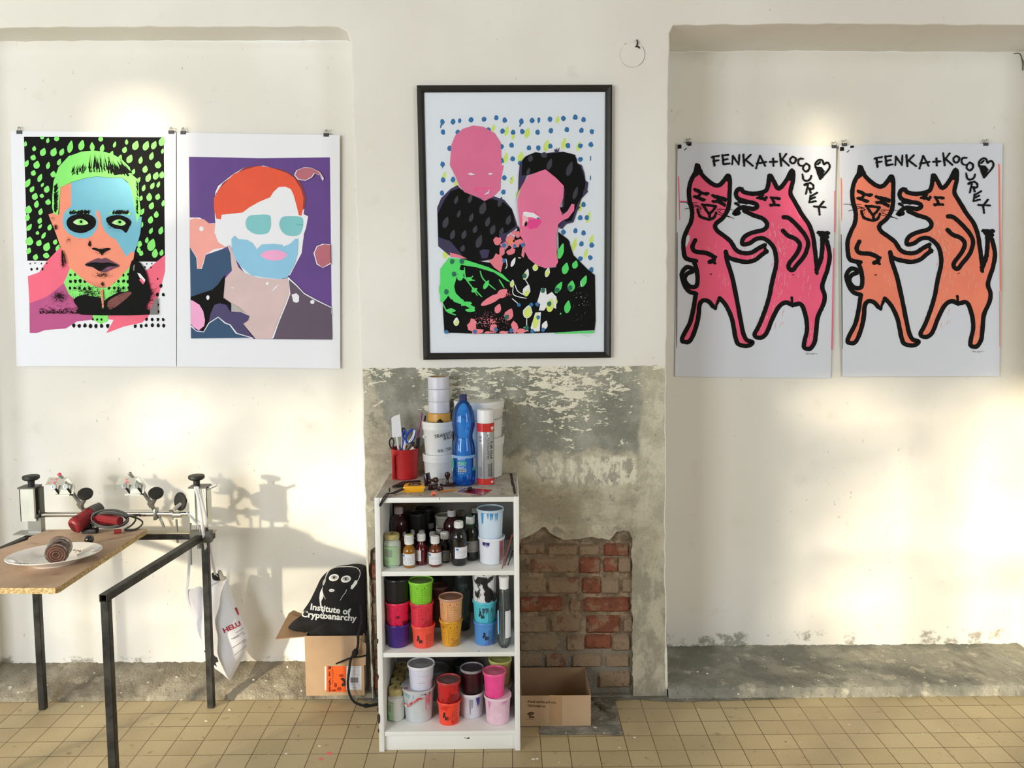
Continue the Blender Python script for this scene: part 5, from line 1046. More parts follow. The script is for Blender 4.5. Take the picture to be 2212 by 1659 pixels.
DIMB = M('dim_black_plastic', (34, 33, 32), .45); DIMW = M('dim_white_plastic', (176, 174, 160), .6)
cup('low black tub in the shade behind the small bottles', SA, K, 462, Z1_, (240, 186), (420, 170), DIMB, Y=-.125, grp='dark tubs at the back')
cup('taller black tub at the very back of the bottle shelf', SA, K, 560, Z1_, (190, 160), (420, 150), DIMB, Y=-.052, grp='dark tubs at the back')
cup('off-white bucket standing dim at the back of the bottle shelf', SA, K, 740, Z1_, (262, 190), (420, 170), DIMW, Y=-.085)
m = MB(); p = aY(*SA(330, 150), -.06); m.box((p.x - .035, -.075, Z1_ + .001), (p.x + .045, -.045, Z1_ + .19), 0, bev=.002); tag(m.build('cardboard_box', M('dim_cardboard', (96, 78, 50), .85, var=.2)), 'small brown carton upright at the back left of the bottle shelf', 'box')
# pale tubs at the right
SW = M('tub_white', (226, 230, 238), .35); SBL = M('tub_pale_blue', (206, 224, 240), .35); LIDG = M('lid_grey_window', (112, 118, 130), .35)
BLUS = M('smear_blue', (76, 150, 204), .4); NAVS = M('smear_navy', (30, 30, 110), .4); REDS = M('smear_brown_red', (176, 96, 100), .5)
a = cup('white tub with navy drips and a reddish side, under the pale blue tub', SA, K, 1208, Z1_, (486, 272), (740, 236), SW, yb=741, grp='white paint tubs', wrap=[(NAVS, -.75, -.1, .86, 9, .2), (REDS, .75, 1.35, .9, 14, .95)])
cup('pale blue tub with blue drips below its rim, on top of another tub', SA, K, 1196, a[2] - .003, (204, 278), (466, 238), SBL, Y=a[1].Y, lidin=LIDG, lid=M('lid_pale_blue', (186, 208, 222), .35), grp='white paint tubs', wrap=[(BLUS, -.85, -.6, .9, 5, .4), (BLUS, -.2, .2, .9, 4, .25), (BLUS, .35, .6, .9, 5, .38)])
for (x0, y0, x1, y1, cm, lb) in [(1415, 432, 1312, 776, (150, 62, 54), 'thin red-brown stick leaning in the right corner of the bottle shelf'), (1400, 560, 1335, 745, (34, 40, 58), 'thin dark blue stick leaning in the right corner of the bottle shelf'), (1418, 600, 1370, 740, (30, 30, 32), 'thin black stick leaning in the right corner of the bottle shelf')]:
    f = aZ(*SA(x1, y1), Z1_ + .002); f.x = min(f.x, .022); q = aY(*SA(x0, y0), -.30); q.x = min(q.x, .0225)
    m = MB(); m.tube([f, q], [.0018, .0026], 7); tag(m.build('stick', M('stick_%d' % x0, cm, .5)), lb, 'stick')

# ------------------------------------------------------------------ middle shelf: ink tubs
Z2_ = LEV[1] + .0008; G2 = 'coloured ink tubs on the middle shelf'
def tubm(nm, c, c2=None, thr=.6, sc=40): return M('tub_' + nm, c, .32, c2=c2, thr=thr, scale=sc, var=0 if c2 else .05)
def stack(parts, Z, k, zb0, grp):
    zb = zb0; Y = None; out = []
    for (label, cx, rim, foot, mat, kw) in parts:
        t = cup(label, Z, k, cx, zb, rim, foot, mat, Y=Y, grp=grp, **kw); Y = t[1].Y; zb = t[2] - .0035; out.append(t)
    return out
stack([('purple ink tub at the foot of the left stack', 268, (1352, 248), (1570, 206), tubm('purple', (66, 38, 124), (104, 40, 120), .62, 22), {}),
       ('crimson smeared ink tub between the purple and the black tub', 262, (1132, 248), (1352, 214), tubm('crimson', (236, 36, 84), (104, 22, 44), .60, 46), dict(ink='scale')),
       ('black ink tub on top of the left stack', 252, (900, 254), (1140, 226), tubm('black', (28, 28, 28)), dict(lid=M('lid_black', (34, 34, 34), .3)))], SA, K, Z2_, G2)
stack([('orange-red ink tub with black logo at the foot of its stack', 530, (1364, 246), (1575, 208), tubm('orange_red', (250, 88, 70)), dict(ink='logo')),
       ('rose red ink tub under the lime green one', 514, (1138, 248), (1354, 214), tubm('rose_red', (230, 58, 78), (196, 44, 66), .58, 26), dict(ink='scale')),
       ('lime green ink tub with grey lid', 506, (926, 256), (1138, 218), tubm('lime', (140, 216, 58)), dict(ink='scale', lidin=M('lid_lime_grey', (104, 130, 74), .4)))], SA, K, Z2_, G2)
stack([('mustard yellow ink tub under the peach one', 806, (1310, 244), (1558, 184), tubm('mustard', (222, 160, 44), (196, 136, 40), .56, 26), dict(ink='scale')),
       ('peach ink tub with brown lid', 804, (1090, 250), (1306, 216), tubm('peach', (232, 170, 116)), dict(ink='scale', lid=M('lid_peach', (200, 148, 120), .4), lidin=M('lid_brown_grey', (150, 112, 94), .45)))], SA, K, Z2_, G2)
stack([('mid blue ink tub with black logo at the foot of the right stack', 1146, (1326, 246), (1546, 214), tubm('mid_blue', (82, 142, 208), (96, 116, 186), .62, 14), dict(ink='logo2')),
       ('cyan ink tub with dark smears in the right stack', 1140, (1120, 250), (1324, 214), tubm('cyan', (86, 196, 216)), dict(ink='logo', wrap=[(M('smear_slate', (58, 92, 104), .5), -.7, .7, .74, 9, .34)])),
       ('large tub covered in black and white smears, topmost of the right stack', 1138, (838, 262), (1108, 232), M('tub_marbled', (222, 224, 226), .3, c2=(30, 30, 32), thr=.50, scale=34, stretch=(1, 1, .7)), dict(lid=M('lid_marbled', (226, 226, 224), .4, c2=(40, 40, 40), thr=.55, scale=40)))], SA, K, Z2_, G2)
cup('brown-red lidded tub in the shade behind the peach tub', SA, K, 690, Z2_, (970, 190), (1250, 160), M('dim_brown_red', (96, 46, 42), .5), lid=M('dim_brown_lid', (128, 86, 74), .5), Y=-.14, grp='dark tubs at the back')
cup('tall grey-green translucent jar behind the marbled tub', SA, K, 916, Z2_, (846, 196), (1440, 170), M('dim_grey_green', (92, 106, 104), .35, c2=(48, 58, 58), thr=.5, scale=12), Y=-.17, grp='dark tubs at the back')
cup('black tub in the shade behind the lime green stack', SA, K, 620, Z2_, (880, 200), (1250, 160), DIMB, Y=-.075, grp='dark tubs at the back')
# clear spray bottle
t, v, zt = bottle('spray_bottle', 'clear plastic bottle with white cap at the right end of the middle shelf', 'bottle', SA, K, 1334, 1570, Z2_, [(1570, 90), (1540, 132), (1490, 142), (1300, 130), (1175, 118), (1172, 108), (1000, 96), (985, 84)], (868, 985, 104, 92), filmmat('clear_plastic', (214, 222, 222), (150, 158, 158), .25))
m = MB(); arc(m, v.x, v.Y, v.r(136), v.z(1470, 136), v.z(1200, 124), .15, 1.2, 0, 10, .0008); arc(m, v.x, v.Y, v.r(136), v.z(1440, 136), v.z(1200, 124), -1.3, -.85, 1, 6, .0008); m.build('label', [LBL, M('label_light_blue', (130, 190, 226), .6)], t)
m = MB(); m.tube([(v.x, v.Y, Z2_ + .01), (v.x - .004, v.Y, v.z(1000, 20))], .0016, 6); m.build('dip_tube', CAPW, t)

# ------------------------------------------------------------------ bottom shelf
Z3_ = LEV[2] + .0008; KB = .18028; G3 = 'paint tubs on the bottom shelf'
JW = M('jar_white', (214, 214, 208), .4)
jb = [('white jar with straw lid and green label, front of four on the bottom shelf', 274, 1112, (728, 808, 168)), ('second white jar with straw lid from the front on the bottom shelf', 302, None, (628, 692, 160)), ('third white jar with straw lid from the front on the bottom shelf', 328, None, (542, 600, 156)), ('rearmost white jar with straw lid on the bottom shelf', 342, None, (456, 512, 150))]
for i, (lb, cx, yb, cap) in enumerate(jb):
    if yb: t_, v_, zt_ = jar(lb, SB, KB, cx, yb, Z3_, [(yb, 184), (yb - 30, 204), (862, 204), (838, 190), (816, 150), (800, 146)], cap, mat=JW, lab=(178, 252, 880, 1100)); Y_, zlid, zl0 = v_.Y, zt_, None
    else:
        Y2 = Y_ + .062 * i; p = SB(cx, 600); x2 = max(aY(p[0], p[1], Y2).x, BX0 + T + v_.r(204) + .001); t = thing('plastic_jar', lb, 'jar', (x2, Y2, Z3_), 'pale jars with straw-yellow lids'); R_ = v_.r(204); H_ = zlid - Z3_
        m = MB(); m.lathe([(R_ * .88, Z3_), (R_, Z3_ + .005), (R_, Z3_ + H_ * .60), (R_ * .92, Z3_ + H_ * .66), (R_ * .74, Z3_ + H_ * .74), (R_ * .72, Z3_ + H_ * .80)], (x2, Y2, 0)); m.build('jar_body', JW, t)
        Rl = v_.r(168); z0 = zlid - .0145; m = MB(); m.lathe([(Rl * .9, z0), (Rl, z0 + .001), (Rl, zlid - .001), (Rl * .96, zlid), (Rl * .85, zlid), (Rl * .83, zlid - .0007), (0, zlid - .0007)], (x2, Y2, 0), close=False); ridges(m, x2, Y2, Rl, z0 + .002, zlid - .002, 44); ld = m.build('lid', LID_Y, t)
        m = MB(); m.box((x2 - .004, Y2 - .009, zlid - .001), (x2 + .003, Y2 + .011, zlid + .0006)); m.build('lid_mark', M('lid_smudge', (118, 104, 62), .7), ld)
BUCK = M('bucket_grey_white', (206, 212, 214), .4, var=.04); LIDW = M('lid_white', (232, 232, 238), .35); WIN = M('lid_window_grey', (140, 142, 146), .4)
TEALS = M('smear_pale_teal', (150, 190, 196), .4); REDP = M('smear_red', (214, 50, 56), .4); PKS = M('smear_pink', (226, 130, 150), .4)
a = cup('large grey-white paint bucket with red-taped handle on the bottom shelf', SB, KB, 582, Z3_, (752, 424), (1122, 330), BUCK, lid=M('lid_bucket', (206, 206, 210), .4, c2=(160, 100, 110), thr=.62, scale=24), grp=G3, name='paint_bucket', wrap=[(TEALS, -1.0, -.2, .88, 7, .16), (PKS, .5, .95, .86, 8, .5), (TXT, .3, .9, .9, 6, .05)])
bx = a[0]; v = a[1]; m = MB(); rr_ = v.r(424)
hp = [(400, 905), (420, 925), (450, 918), (490, 880), (540, 845), (590, 822), (615, 830)]
pts = []
for (x, y) in hp:
    q = aY(*SB(x, y), v.Y - rr_ * .95); dx = q.x - v.x; pts.append((q.x, v.Y - math.sqrt(max(.0001, (rr_ * 1.02) ** 2 - dx * dx)) - .002, q.z))
m.tube(crom(pts, 5), .0035, 7); m.build('handle', M('handle_taped', (214, 60, 62), .5, c2=(226, 222, 220), thr=.5, scale=70), bx)
cup('tall white tub with grey lid standing on the large bucket', SB, KB, 612, a[2] - .0035, (466, 340), (742, 280), M('tub_lilac_white', (226, 226, 242), .35), lid=LIDW, lidin=WIN, Y=a[1].Y - .005, grp=G3, wrap=[(PKS, -.3, .25, .93, 3, .08), (M('pencil_writing', (150, 150, 170), .6), -.6, .6, .62, 10, .02), (M('pencil_writing', (150, 150, 170), .6), -.1, .5, .34, 6, .02)])
stack([('neon orange-red tub at the foot of the centre stack, bottom shelf', 946, (896, 296), (1156, 250), tubm('neon_red', (252, 78, 54), (222, 52, 40), .6, 30), dict(ink='logo')),
       ('translucent red tub with grey-brown lid, on the orange-red tub', 942, (652, 300), (884, 262), tubm('red', (206, 40, 40), (150, 30, 34), .52, 18), dict(lid=M('lid_red', (190, 62, 56), .3), lidin=M('lid_grey_brown', (112, 88, 92), .4)))], SB, KB, Z3_, G3)
stack([('white tub with navy smears behind the orange-red tub', 1214, (792, 320), (1072, 284), tubm('white2', (216, 216, 224)), dict(lid=LIDW, wrap=[(M('smear_blue_violet', (70, 66, 150), .4), .35, .8, .86, 8, .4), (M('pencil_writing', (150, 150, 170), .6), -.3, .2, .8, 2, .8)])),
       ('dark maroon tub with clear rim, on the navy smeared tub', 1220, (508, 292), (742, 262), tubm('maroon', (62, 24, 30), (46, 22, 26), .5, 20), dict(lid=M('lid_clear', (150, 146, 148), .25), lidin=M('lid_dark', (66, 60, 66), .35)))], SB, KB, Z3_, G3)
stack([('pale pink tub at the foot of the right stack, bottom shelf', 1528, (842, 342), (1150, 284), tubm('pale_pink', (240, 202, 218)), dict(lid=M('lid_pale_pink', (240, 206, 220), .35), wrap=[(M('smear_pink_violet', (222, 150, 194), .4), -.95, -.6, .88, 5, .3), (M('smear_pink_violet', (222, 150, 194), .4), .3, .8, .88, 6, .14)])),
       ('hot pink tub with purple label, on the pale pink tub', 1488, (548, 290), (812, 232), tubm('hot_pink', (252, 82, 156)), dict(lid=M('lid_hot_pink', (246, 96, 150), .35), lidin=M('lid_pink_grey', (214, 110, 140), .4)))], SB, KB, Z3_, G3)
t = [o for o in col.objects if o.get('label', '').startswith('hot pink tub')][0]; x_, Y_p, zb_ = t.location; m = MB(); arc(m, x_, Y_p, .0215, zb_ + .014, zb_ + .052, .05, .26, 0, 4, .0016, .0235); m.build('label', M('purple_strip', (110, 50, 130), .5), t)
m = MB(); q = aY(*SB(1586, 488), Y_p); 
rimz = zb_ + .0655
stack([('off-white lidded tub at the right rear of the bottom shelf', 1640, (668, 200), (980, 170), DIMW, {}), ('yellowish tub with lime lid at the right rear, topmost', 1558, (392, 284), (664, 240), tubm('sand', (214, 190, 128)), dict(lid=M('lid_lime_yellow', (206, 206, 116), .4), lidin=M('lid_lime_inner', (172, 180, 100), .45), ink='scale'))], SB, KB, Z3_, G3) if False else None
ta = cup('off-white lidded tub under the yellowish tub at the right rear', SB, KB, 1570, Z3_, (690, 300), (1000, 250), DIMW, Y=-.20, grp=G3)
cup('yellowish tub with lime lid at the right rear of the bottom shelf', SB, KB, 1558, ta[2] - .0035, (400, 286), (664, 236), tubm('sand', (214, 190, 128)), Y=-.20, lid=M('lid_lime_yellow', (206, 206, 116), .4), lidin=M('lid_lime_inner', (172, 180, 100), .45), grp=G3, ink='scale')
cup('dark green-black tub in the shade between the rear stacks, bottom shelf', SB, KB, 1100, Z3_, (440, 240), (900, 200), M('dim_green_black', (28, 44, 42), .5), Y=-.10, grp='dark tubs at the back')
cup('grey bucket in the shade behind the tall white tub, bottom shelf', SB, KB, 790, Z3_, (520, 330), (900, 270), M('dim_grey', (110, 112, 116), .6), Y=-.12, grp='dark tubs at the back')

# ------------------------------------------------------------------ things on top of the bookcase
KT = .19286; ZT_ = BZ + .0008
def wrapmap(v, r_, lift=.0008):
    def f(x, y):
        q = aY(x, y, v.Y - r_ * .9); dx = max(-r_ * .97, min(r_ * .97, q.x - v.x)); return Vector((q.x, v.Y - math.sqrt(r_ * r_ - dx * dx) - lift, q.z))
    return f
def vstroke(mb, f, L, wd, mat=0):
    for pts in L:
        for (a, b), (c, d) in zip(pts[:-1], pts[1:]):
            n = 2; dx, dy = c - a, d - b; l_ = math.hypot(dx, dy) or 1; ox, oy = -dy / l_ * wd / 2, dx / l_ * wd / 2; ex, ey = dx / l_ * wd * .3, dy / l_ * wd * .3
            vs = []
            for i in range(n + 1):
                t = i / n; x = a - ex + (dx + 2 * ex) * t; y = b - ey + (dy + 2 * ey) * t; vs += [f(x + ox, y + oy), f(x - ox, y - oy)]
            mb.add(vs, [[2 * i, 2 * i + 1, 2 * i + 3, 2 * i + 2] for i in range(n)], mat, False)
FONT = {'T': [[(0, 0), (1, 0)], [(.5, 0), (.45, 1)]], 'R': [[(0, 1), (.05, 0), (.8, .1), (.7, .45), (.05, .5), (.9, 1)]], 'A': [[(0, 1), (.5, 0), (.9, 1)], [(.15, .6), (.8, .55)]], 'N': [[(0, 1), (.1, 0), (.8, 1), (.9, 0)]], 'S': [[(.8, .1), (.2, .1), (.1, .4), (.8, .6), (.6, 1), (0, .9)]], 'P': [[(0, 1), (.1, 0), (.8, .1), (.7, .5), (.1, .5)]], 'B': [[(0, 1), (.05, 0), (.7, .1), (.6, .45), (.05, .5), (.8, .6), (.7, 1), (0, 1)]], 'Z': [[(0, 0), (.8, 0), (0, 1), (.9, 1)]], 'E': [[(.8, 0), (0, 0), (0, 1), (.8, 1)], [(0, .5), (.6, .5)]]}
def handw(mb, f, Z, s_, x, y, w_, h_, slope, wd, mat):
    for ch in s_:
        if ch in FONT: vstroke(mb, f, [[Z(x + u * w_ * .8, y + v_ * h_ + slope * (x + u * w_)) for u, v_ in p] for p in FONT[ch]], wd, mat)
        x += w_
BKW = M('bucket_white', (236, 237, 234), .4); WR = M('wire_grey', (150, 150, 146), .35, 1)
def bucket(label, Z, k, cx, zb, rim, foot, Y=None, yb=None, tilt=0):
    v = V(Z, k, cx, yb if yb else foot[0], foot[1], zb, Y); t = thing('plastic_bucket', label, 'bucket', (v.x, v.Y, zb), 'white buckets on top of the bookcase')
    zt = v.z(*rim); rt = v.r(rim[1]); rb = v.r(foot[1]); H_ = zt - zb; m = MB()
    m.lathe([(rb * .93, zb), (rb, zb + .002), (rb + (rt * .95 - rb) * .75, zb + H_ * .72), (rt * .95, zb + H_ * .74), (rt * .96, zt - .012)], (v.x, v.Y, 0), seg=48); b = m.build('bucket_body', BKW, t)
    m = MB(); m.lathe([(rt * .96, zt - .026), (rt * .985, zt - .027), (rt * .985, zt - .013), (rt, zt - .012), (rt, zt - .001), (rt * .98, zt), (rt * .94, zt), (rt * .92, zt - .004), (0, zt - .004)], (v.x, v.Y, 0), seg=48, close=False); m.build('lid', BKW, t)
    return t, v, zt, rt, rb
# right stack
b1 = bucket('large white bucket carrying another, behind the blue bottle and spray can', ST, KT, 1224, ZT_, (880, 572), (1338, 514), yb=1328)
b2 = bucket('large white bucket with wire handle, topmost behind the blue bottle', ST, KT, 1222, b1[2] - .0034, (470, 574), (872, 500), Y=b1[1].Y)
v = b2[1]; R_ = b2[3]; zt = b2[2]; m = MB(); A0 = math.radians(-8); pts = []
for k in range(17):
    a = math.radians(20 - k * 11.5); sag = .045 * math.sin(PI * k / 16) ** .7; pts.append((v.x + (R_ + .004) * math.cos(a), v.Y + (R_ + .004) * math.sin(a), zt - .022 - sag * (1.0)))
m.tube(pts, .0012, 6); m.build('handle', WR, b2[0])
# left stack
b3 = bucket('white bucket at the foot of the left stack on the bookcase', ST, KT, 772, ZT_, (1062, 372), (1330, 316), yb=1325)
b4 = bucket('white bucket with handwriting, topmost of the left stack', ST, KT, 764, b3[2] - .0034, (694, 366), (1046, 300), Y=b3[1].Y)
v = b4[1]; m = MB(); f = wrapmap(v, v.r(342), .0012); handw(m, f, ST, 'TRANSPARE', 716, 826, 31, 40, -.16 + .0, .9, 0) if False else None
def Zs(Z, x0, y0, sl): return lambda x, y: Z(x, y + (x - x0) * sl)
handw(m, f, Zs(ST, 716, 0, -.17), 'TRANSPA', 716, 828, 32, 36, 0, .95, 0); handw(m, f, Zs(ST, 820, 0, -.1), 'BAZE', 824, 850, 30, 34, 0, .95, 0); handw(m, f, Zs(ST, 760, 0, -.1), 'NA', 760, 990, 30, 30, 0, .9, 0); handw(m, f, Zs(ST, 850, 0, -.1), 'TRA', 846, 980, 30, 34, 0, .9, 0)
m.build('handwriting', TXT, b4[0])
m = MB(); vv = b4[1]
for pts in ([(660, 762), (630, 800), (600, 830), (590, 850), (602, 862)], [(602, 862), (640, 800), (668, 770)]):
    m.tube(crom([aY(*ST(x, y), vv.Y - vv.r(366) * .55) for x, y in pts], 4), .002, 6)
m.build('handle', BKW, b4[0])
# rolls of tape on the bucket
TW = M('tape_white', (216, 216, 228), .3); TCOL = M('tape_core', (178, 150, 110), .8); TB = M('tape_brown', (214, 160, 70), .35)
zt = b4[2] + .0008 - .004; Yt = b4[1].Y + .012; p = aY(*ST(768, 400), Yt)
q_ = lambda y: aY(*ST(768, y), Yt - .037).z
for i, (y0, y1, w_, mt, lb) in enumerate([(590, None, 256, TB, 'brown packing tape roll at the bottom of the tape stack'), (462, 590, 238, TW, 'white tape roll just above the brown one'), (322, 460, 240, TW, 'white tape roll, second from the top'), (184, 320, 240, TW, 'white tape roll, topmost of the tape stack')]):
    R_ = w_ * KT / 2 * dist(Yt) / FPX; z0 = zt; z1 = q_(y0); cx_ = p.x - (.001 if i == 3 else 0)
    t = thing('tape_roll', lb, 'tape', (cx_, Yt, z0), 'tape rolls stacked on the bucket'); m = MB(); m.lathe([(R_ * .78, z0 + .0004), (R_ * .97, z0 + .0004), (R_, z0 + .0015), (R_, z1 - .0015), (R_ * .985, z1), (R_ * .78, z1)], (cx_, Yt, 0), seg=44, close=False); m.build('tape', mt, t)
    m = MB(); m.lathe([(R_ * .78, z0 + .0004), (R_ * .78, z1 + .0003), (R_ * .73, z1 + .0003), (R_ * .73, z0 + .0004), (R_ * .78, z0 + .0004)], (cx_, Yt, 0), seg=44, close=False); m.build('cardboard_core', TCOL, t); zt = z1 + .0003
# black rubber lump and small marker on the bucket lid
p = aY(*ST(780, 680), b4[1].Y - .030); zl = b4[2] - .0035; m = MB(); s_ = .0103
m.lathe([(s_ * .96, zl), (s_ * 1.02, zl + .003), (s_ * .95, zl + .006), (s_ * .6, zl + .009), (s_ * .3, zl + .0125), (0, zl + .014)], (p.x, p.y, 0), seg=12, sx=1.1); tag(m.build('rubber_nozzle', M('black_rubber', (26, 24, 22), .6)), 'black rubber cone lying on the lid of the left bucket', 'nozzle')
p = aY(*ST(604, 660), b4[1].Y + .005); m = MB(); m.tube([(p.x + .001, p.y, zl + .002), (p.x - .001 + .004, p.y + .02, zl + .016)], .003, 8); tag(m.build('marker', M('black_rubber', (26, 24, 22), .6)), 'short black marker at the left edge of the upper left bucket', 'marker')

# blue water bottle
PBL = filmmat('blue_bottle_plastic', (150, 214, 255), (26, 134, 250), .30)
v = V(ST, KT, 1050, 1405, 230, ZT_, None); t = thing('water_bottle', 'tall blue plastic water bottle with dark blue cap', 'bottle', (v.x, v.Y, ZT_))
L = [(1340, 262), (1240, 266), (1080, 268), (1000, 262), (930, 240), (890, 216), (862, 208), (835, 212), (790, 236), (740, 262), (690, 262), (640, 252), (580, 228), (520, 186), (480, 140), (455, 100), (445, 84), (430, 78)]
P_ = v.prof(L); r0 = P_[0][0]; m = MB(); m.lathe([(0, ZT_ + .006), (r0 * .35, ZT_ + .004), (r0 * .6, ZT_ + .0005), (r0 * .82, ZT_ + .003), (r0 * .95, ZT_ + .012)] + P_, (v.x, v.Y, 0), seg=56, close=False)
for k in range(5):
    a = 2 * PI * k / 5 + .3; c, s_ = math.cos(a), math.sin(a)
    m.tube(crom([(v.x + r0 * .25 * c, v.Y + r0 * .25 * s_, ZT_ + .006), (v.x + r0 * .6 * c, v.Y + r0 * .6 * s_, ZT_ + .0045), (v.x + r0 * .86 * c, v.Y + r0 * .86 * s_, ZT_ + .010), (v.x + r0 * .95 * c, v.Y + r0 * .95 * s_, ZT_ + .022)], 4), .007, 8)
m.build('bottle_body', PBL, t)
zc0, zc1 = v.z(448, 84), v.z(378, 82); Rc = v.r(84); m = MB(); m.lathe([(Rc * 1.03, zc0 - .004), (Rc * 1.06, zc0 - .002), (Rc * 1.02, zc0), (Rc, zc0 + .001), (Rc * .97, zc1 - .001), (Rc * .92, zc1), (0, zc1)], (v.x, v.Y, 0), close=False); ridges(m, v.x, v.Y, Rc * .985, zc0 + .001, zc1 - .002, 36); m.build('cap', M('cap_navy', (30, 34, 96), .4), t)
f = wrapmap(v, v.r(268), .0009); m = MB(); R_ = v.r(268); z0_, z1_ = v.z(1250, 268), v.z(1062, 268)
LT = glassmat('label_film', (226, 232, 240)); 
arc(m, v.x, v.Y, R_, z0_, z1_, -1.5, -1.05, 0, 6, .0009); arc(m, v.x, v.Y, R_, z1_ - .010, z1_, -1.05, 1.45, 1, 16, .0009); arc(m, v.x, v.Y, R_, z0_ + .012, z1_ - .014, -1.45, -.9, 2, 6, .0013)
arc(m, v.x, v.Y, R_, z0_ + .011, z1_ - .012, .95, 1.4, 0, 6, .0011); arc(m, v.x, v.Y, R_, z0_ + .004, z0_ + .016, .8, 1.25, 2, 6, .0014)
def rect(mb, f, Z, x0, y0, x1, y1, mat, n=4):
    vs = []
    for i in range(n + 1):
        x = x0 + (x1 - x0) * i / n; vs += [f(*Z(x, y0)), f(*Z(x, y1))]
    mb.add(vs, [[2 * i, 2 * i + 1, 2 * i + 3, 2 * i + 2] for i in range(n)], mat, False)
f2 = wrapmap(v, R_, .0016); rect(m, f2, ST, 982, 1202, 1072, 1240, 3)
for k in range(14): rect(m, wrapmap(v, R_, .0021), ST, 986 + k * 6, 1206, 986 + k * 6 + (2 + k % 3), 1236, 4, 1)
for y, x0, x1, mt in [(1084, 980, 1070, 3), (1100, 980, 1062, 3), (1136, 978, 1070, 3), (1150, 978, 1060, 3), (1168, 978, 1070, 3), (1184, 978, 1050, 3), (1252, 984, 996, 3), (1252, 1006, 1018, 3), (1252, 1030, 1044, 3)]: rect(m, f2, ST, x0, y, x1, y + 5, mt)
rect(m, f2, ST, 990, 1120, 1074, 1162, 2)
m.build('label', [M('label_silver', (176, 184, 200), .4), M('label_sky', (130, 176, 226), .4), M('label_teal', (60, 160, 150), .4), M('label_white', (226, 234, 246), .5), TXT], t)

# spray can
v = V(ST, KT, 1294, 1400, 190, ZT_, None); t = thing('spray_can', 'silver spray can with red bands and white cap right of the blue bottle', 'spray can', (v.x, v.Y, ZT_))
R_ = v.r(196); z = lambda y: v.z(y, 196); SIL = M('can_silver', (176, 178, 180), .3, .3); CRED = M('can_red', (206, 44, 40), .35); CW = M('can_white', (240, 240, 240), .35)
m = MB(); m.lathe([(R_ * .93, ZT_), (R_ * .97, ZT_ + .003), (R_ * .99, z(1394)), (R_, z(1392)), (R_, z(704)), (R_ * .98, z(700))], (v.x, v.Y, 0), seg=44, mat=0)
for a, b in ((702, 796), (1320, 1390)): m.lathe([(R_ + .0005, z(b)), (R_ + .0005, z(a))], (v.x, v.Y, 0), seg=44, mat=1, close=False)
arc(m, v.x, v.Y, R_, z(1390), z(702), -.20, -.165, 2, 1, .0012); arc(m, v.x, v.Y, R_, z(1320), z(800), -1.5, -1.28, 2, 3, .0008)
for y0, y1, mt in ((840, 870, 3), (880, 910, 3), (930, 1180, 4), (1190, 1300, 3)): arc(m, v.x, v.Y, R_, z(y1), z(y0), -.80, -.45, mt, 4, .0009)
f3 = wrapmap(v, R_, .0016)
for (x0, y0, x1, y1) in [(1352, 1150, 1368, 1300), (1334, 1160, 1346, 1300), (1318, 1150, 1328, 1296)]:
    for q in range(12): rect(m, f3, ST, x0, y0 + q * (y1 - y0) / 12, x1 - (q * 7) % 5, y0 + (q + .55) * (y1 - y0) / 12, 2, 2)
rect(m, f3, ST, 1350, 740, 1378, 764, 5, 2); rect(m, f3, ST, 1356, 770, 1380, 780, 5, 2); rect(m, f3, ST, 1350, 1345, 1376, 1366, 5, 2)
can_m = m
def textmesh(s_, bold=0):
    cu = bpy.data.curves.new('t', 'FONT'); cu.body = s_; cu.size = 1; cu.offset = bold; cu.resolution_u = 3
    ob = bpy.data.objects.new('t', cu); col.objects.link(ob); dg = bpy.context.evaluated_depsgraph_get(); me = bpy.data.meshes.new_from_object(ob.evaluated_get(dg))
    vs = [(q.co.x, q.co.y) for q in me.vertices]; fs = [list(p.vertices) for p in me.polygons]; bpy.data.objects.remove(ob); bpy.data.curves.remove(cu); bpy.data.meshes.remove(me); return vs, fs
def text_on(mb, f, s_, p0, p1, h_, mat, bold=0, shear=0):
    """baseline from p0 to p1 (pixels), capital height h_ pixels, drawn through the surface map f"""
    vs, fs = textmesh(s_, bold); x1 = max(q[0] for q in vs); x0 = min(q[0] for q in vs); L_ = math.hypot(p1[0] - p0[0], p1[1] - p0[1]); ux, uy = (p1[0] - p0[0]) / L_, (p1[1] - p0[1]) / L_; nx_, ny = uy, -ux
    out = []
    for (a, b) in vs:
        u = (a - x0) / (x1 - x0) * L_ + shear * b * h_; w_ = b / .70 * h_; out.append(f(p0[0] + ux * u + nx_ * w_, p0[1] + uy * u + ny * w_))
    mb.add(out, fs, mat, False)
text_on(can_m, f3, 'PRINTPERFEKT', ST(1334, 1096), ST(1334, 818), 4.2, 2, .0)
text_on(can_m, f3, 'STIC SP 2', ST(1366, 1096), ST(1366, 900), 3.6, 2, .02)
can_m.build('can_body', [SIL, CRED, TXT, M('can_print_grey', (130, 132, 134), .5), M('can_print_light', (158, 160, 162), .5), CW], t)
m = MB(); Rc = v.r(186); m.lathe([(Rc, v.z(700, 186)), (Rc, v.z(566, 186)), (Rc * .97, v.z(556, 186)), (Rc * .9, v.z(552, 186)), (0, v.z(550, 186))], (v.x, v.Y, 0), seg=40, close=False); m.build('cap', CW, t)

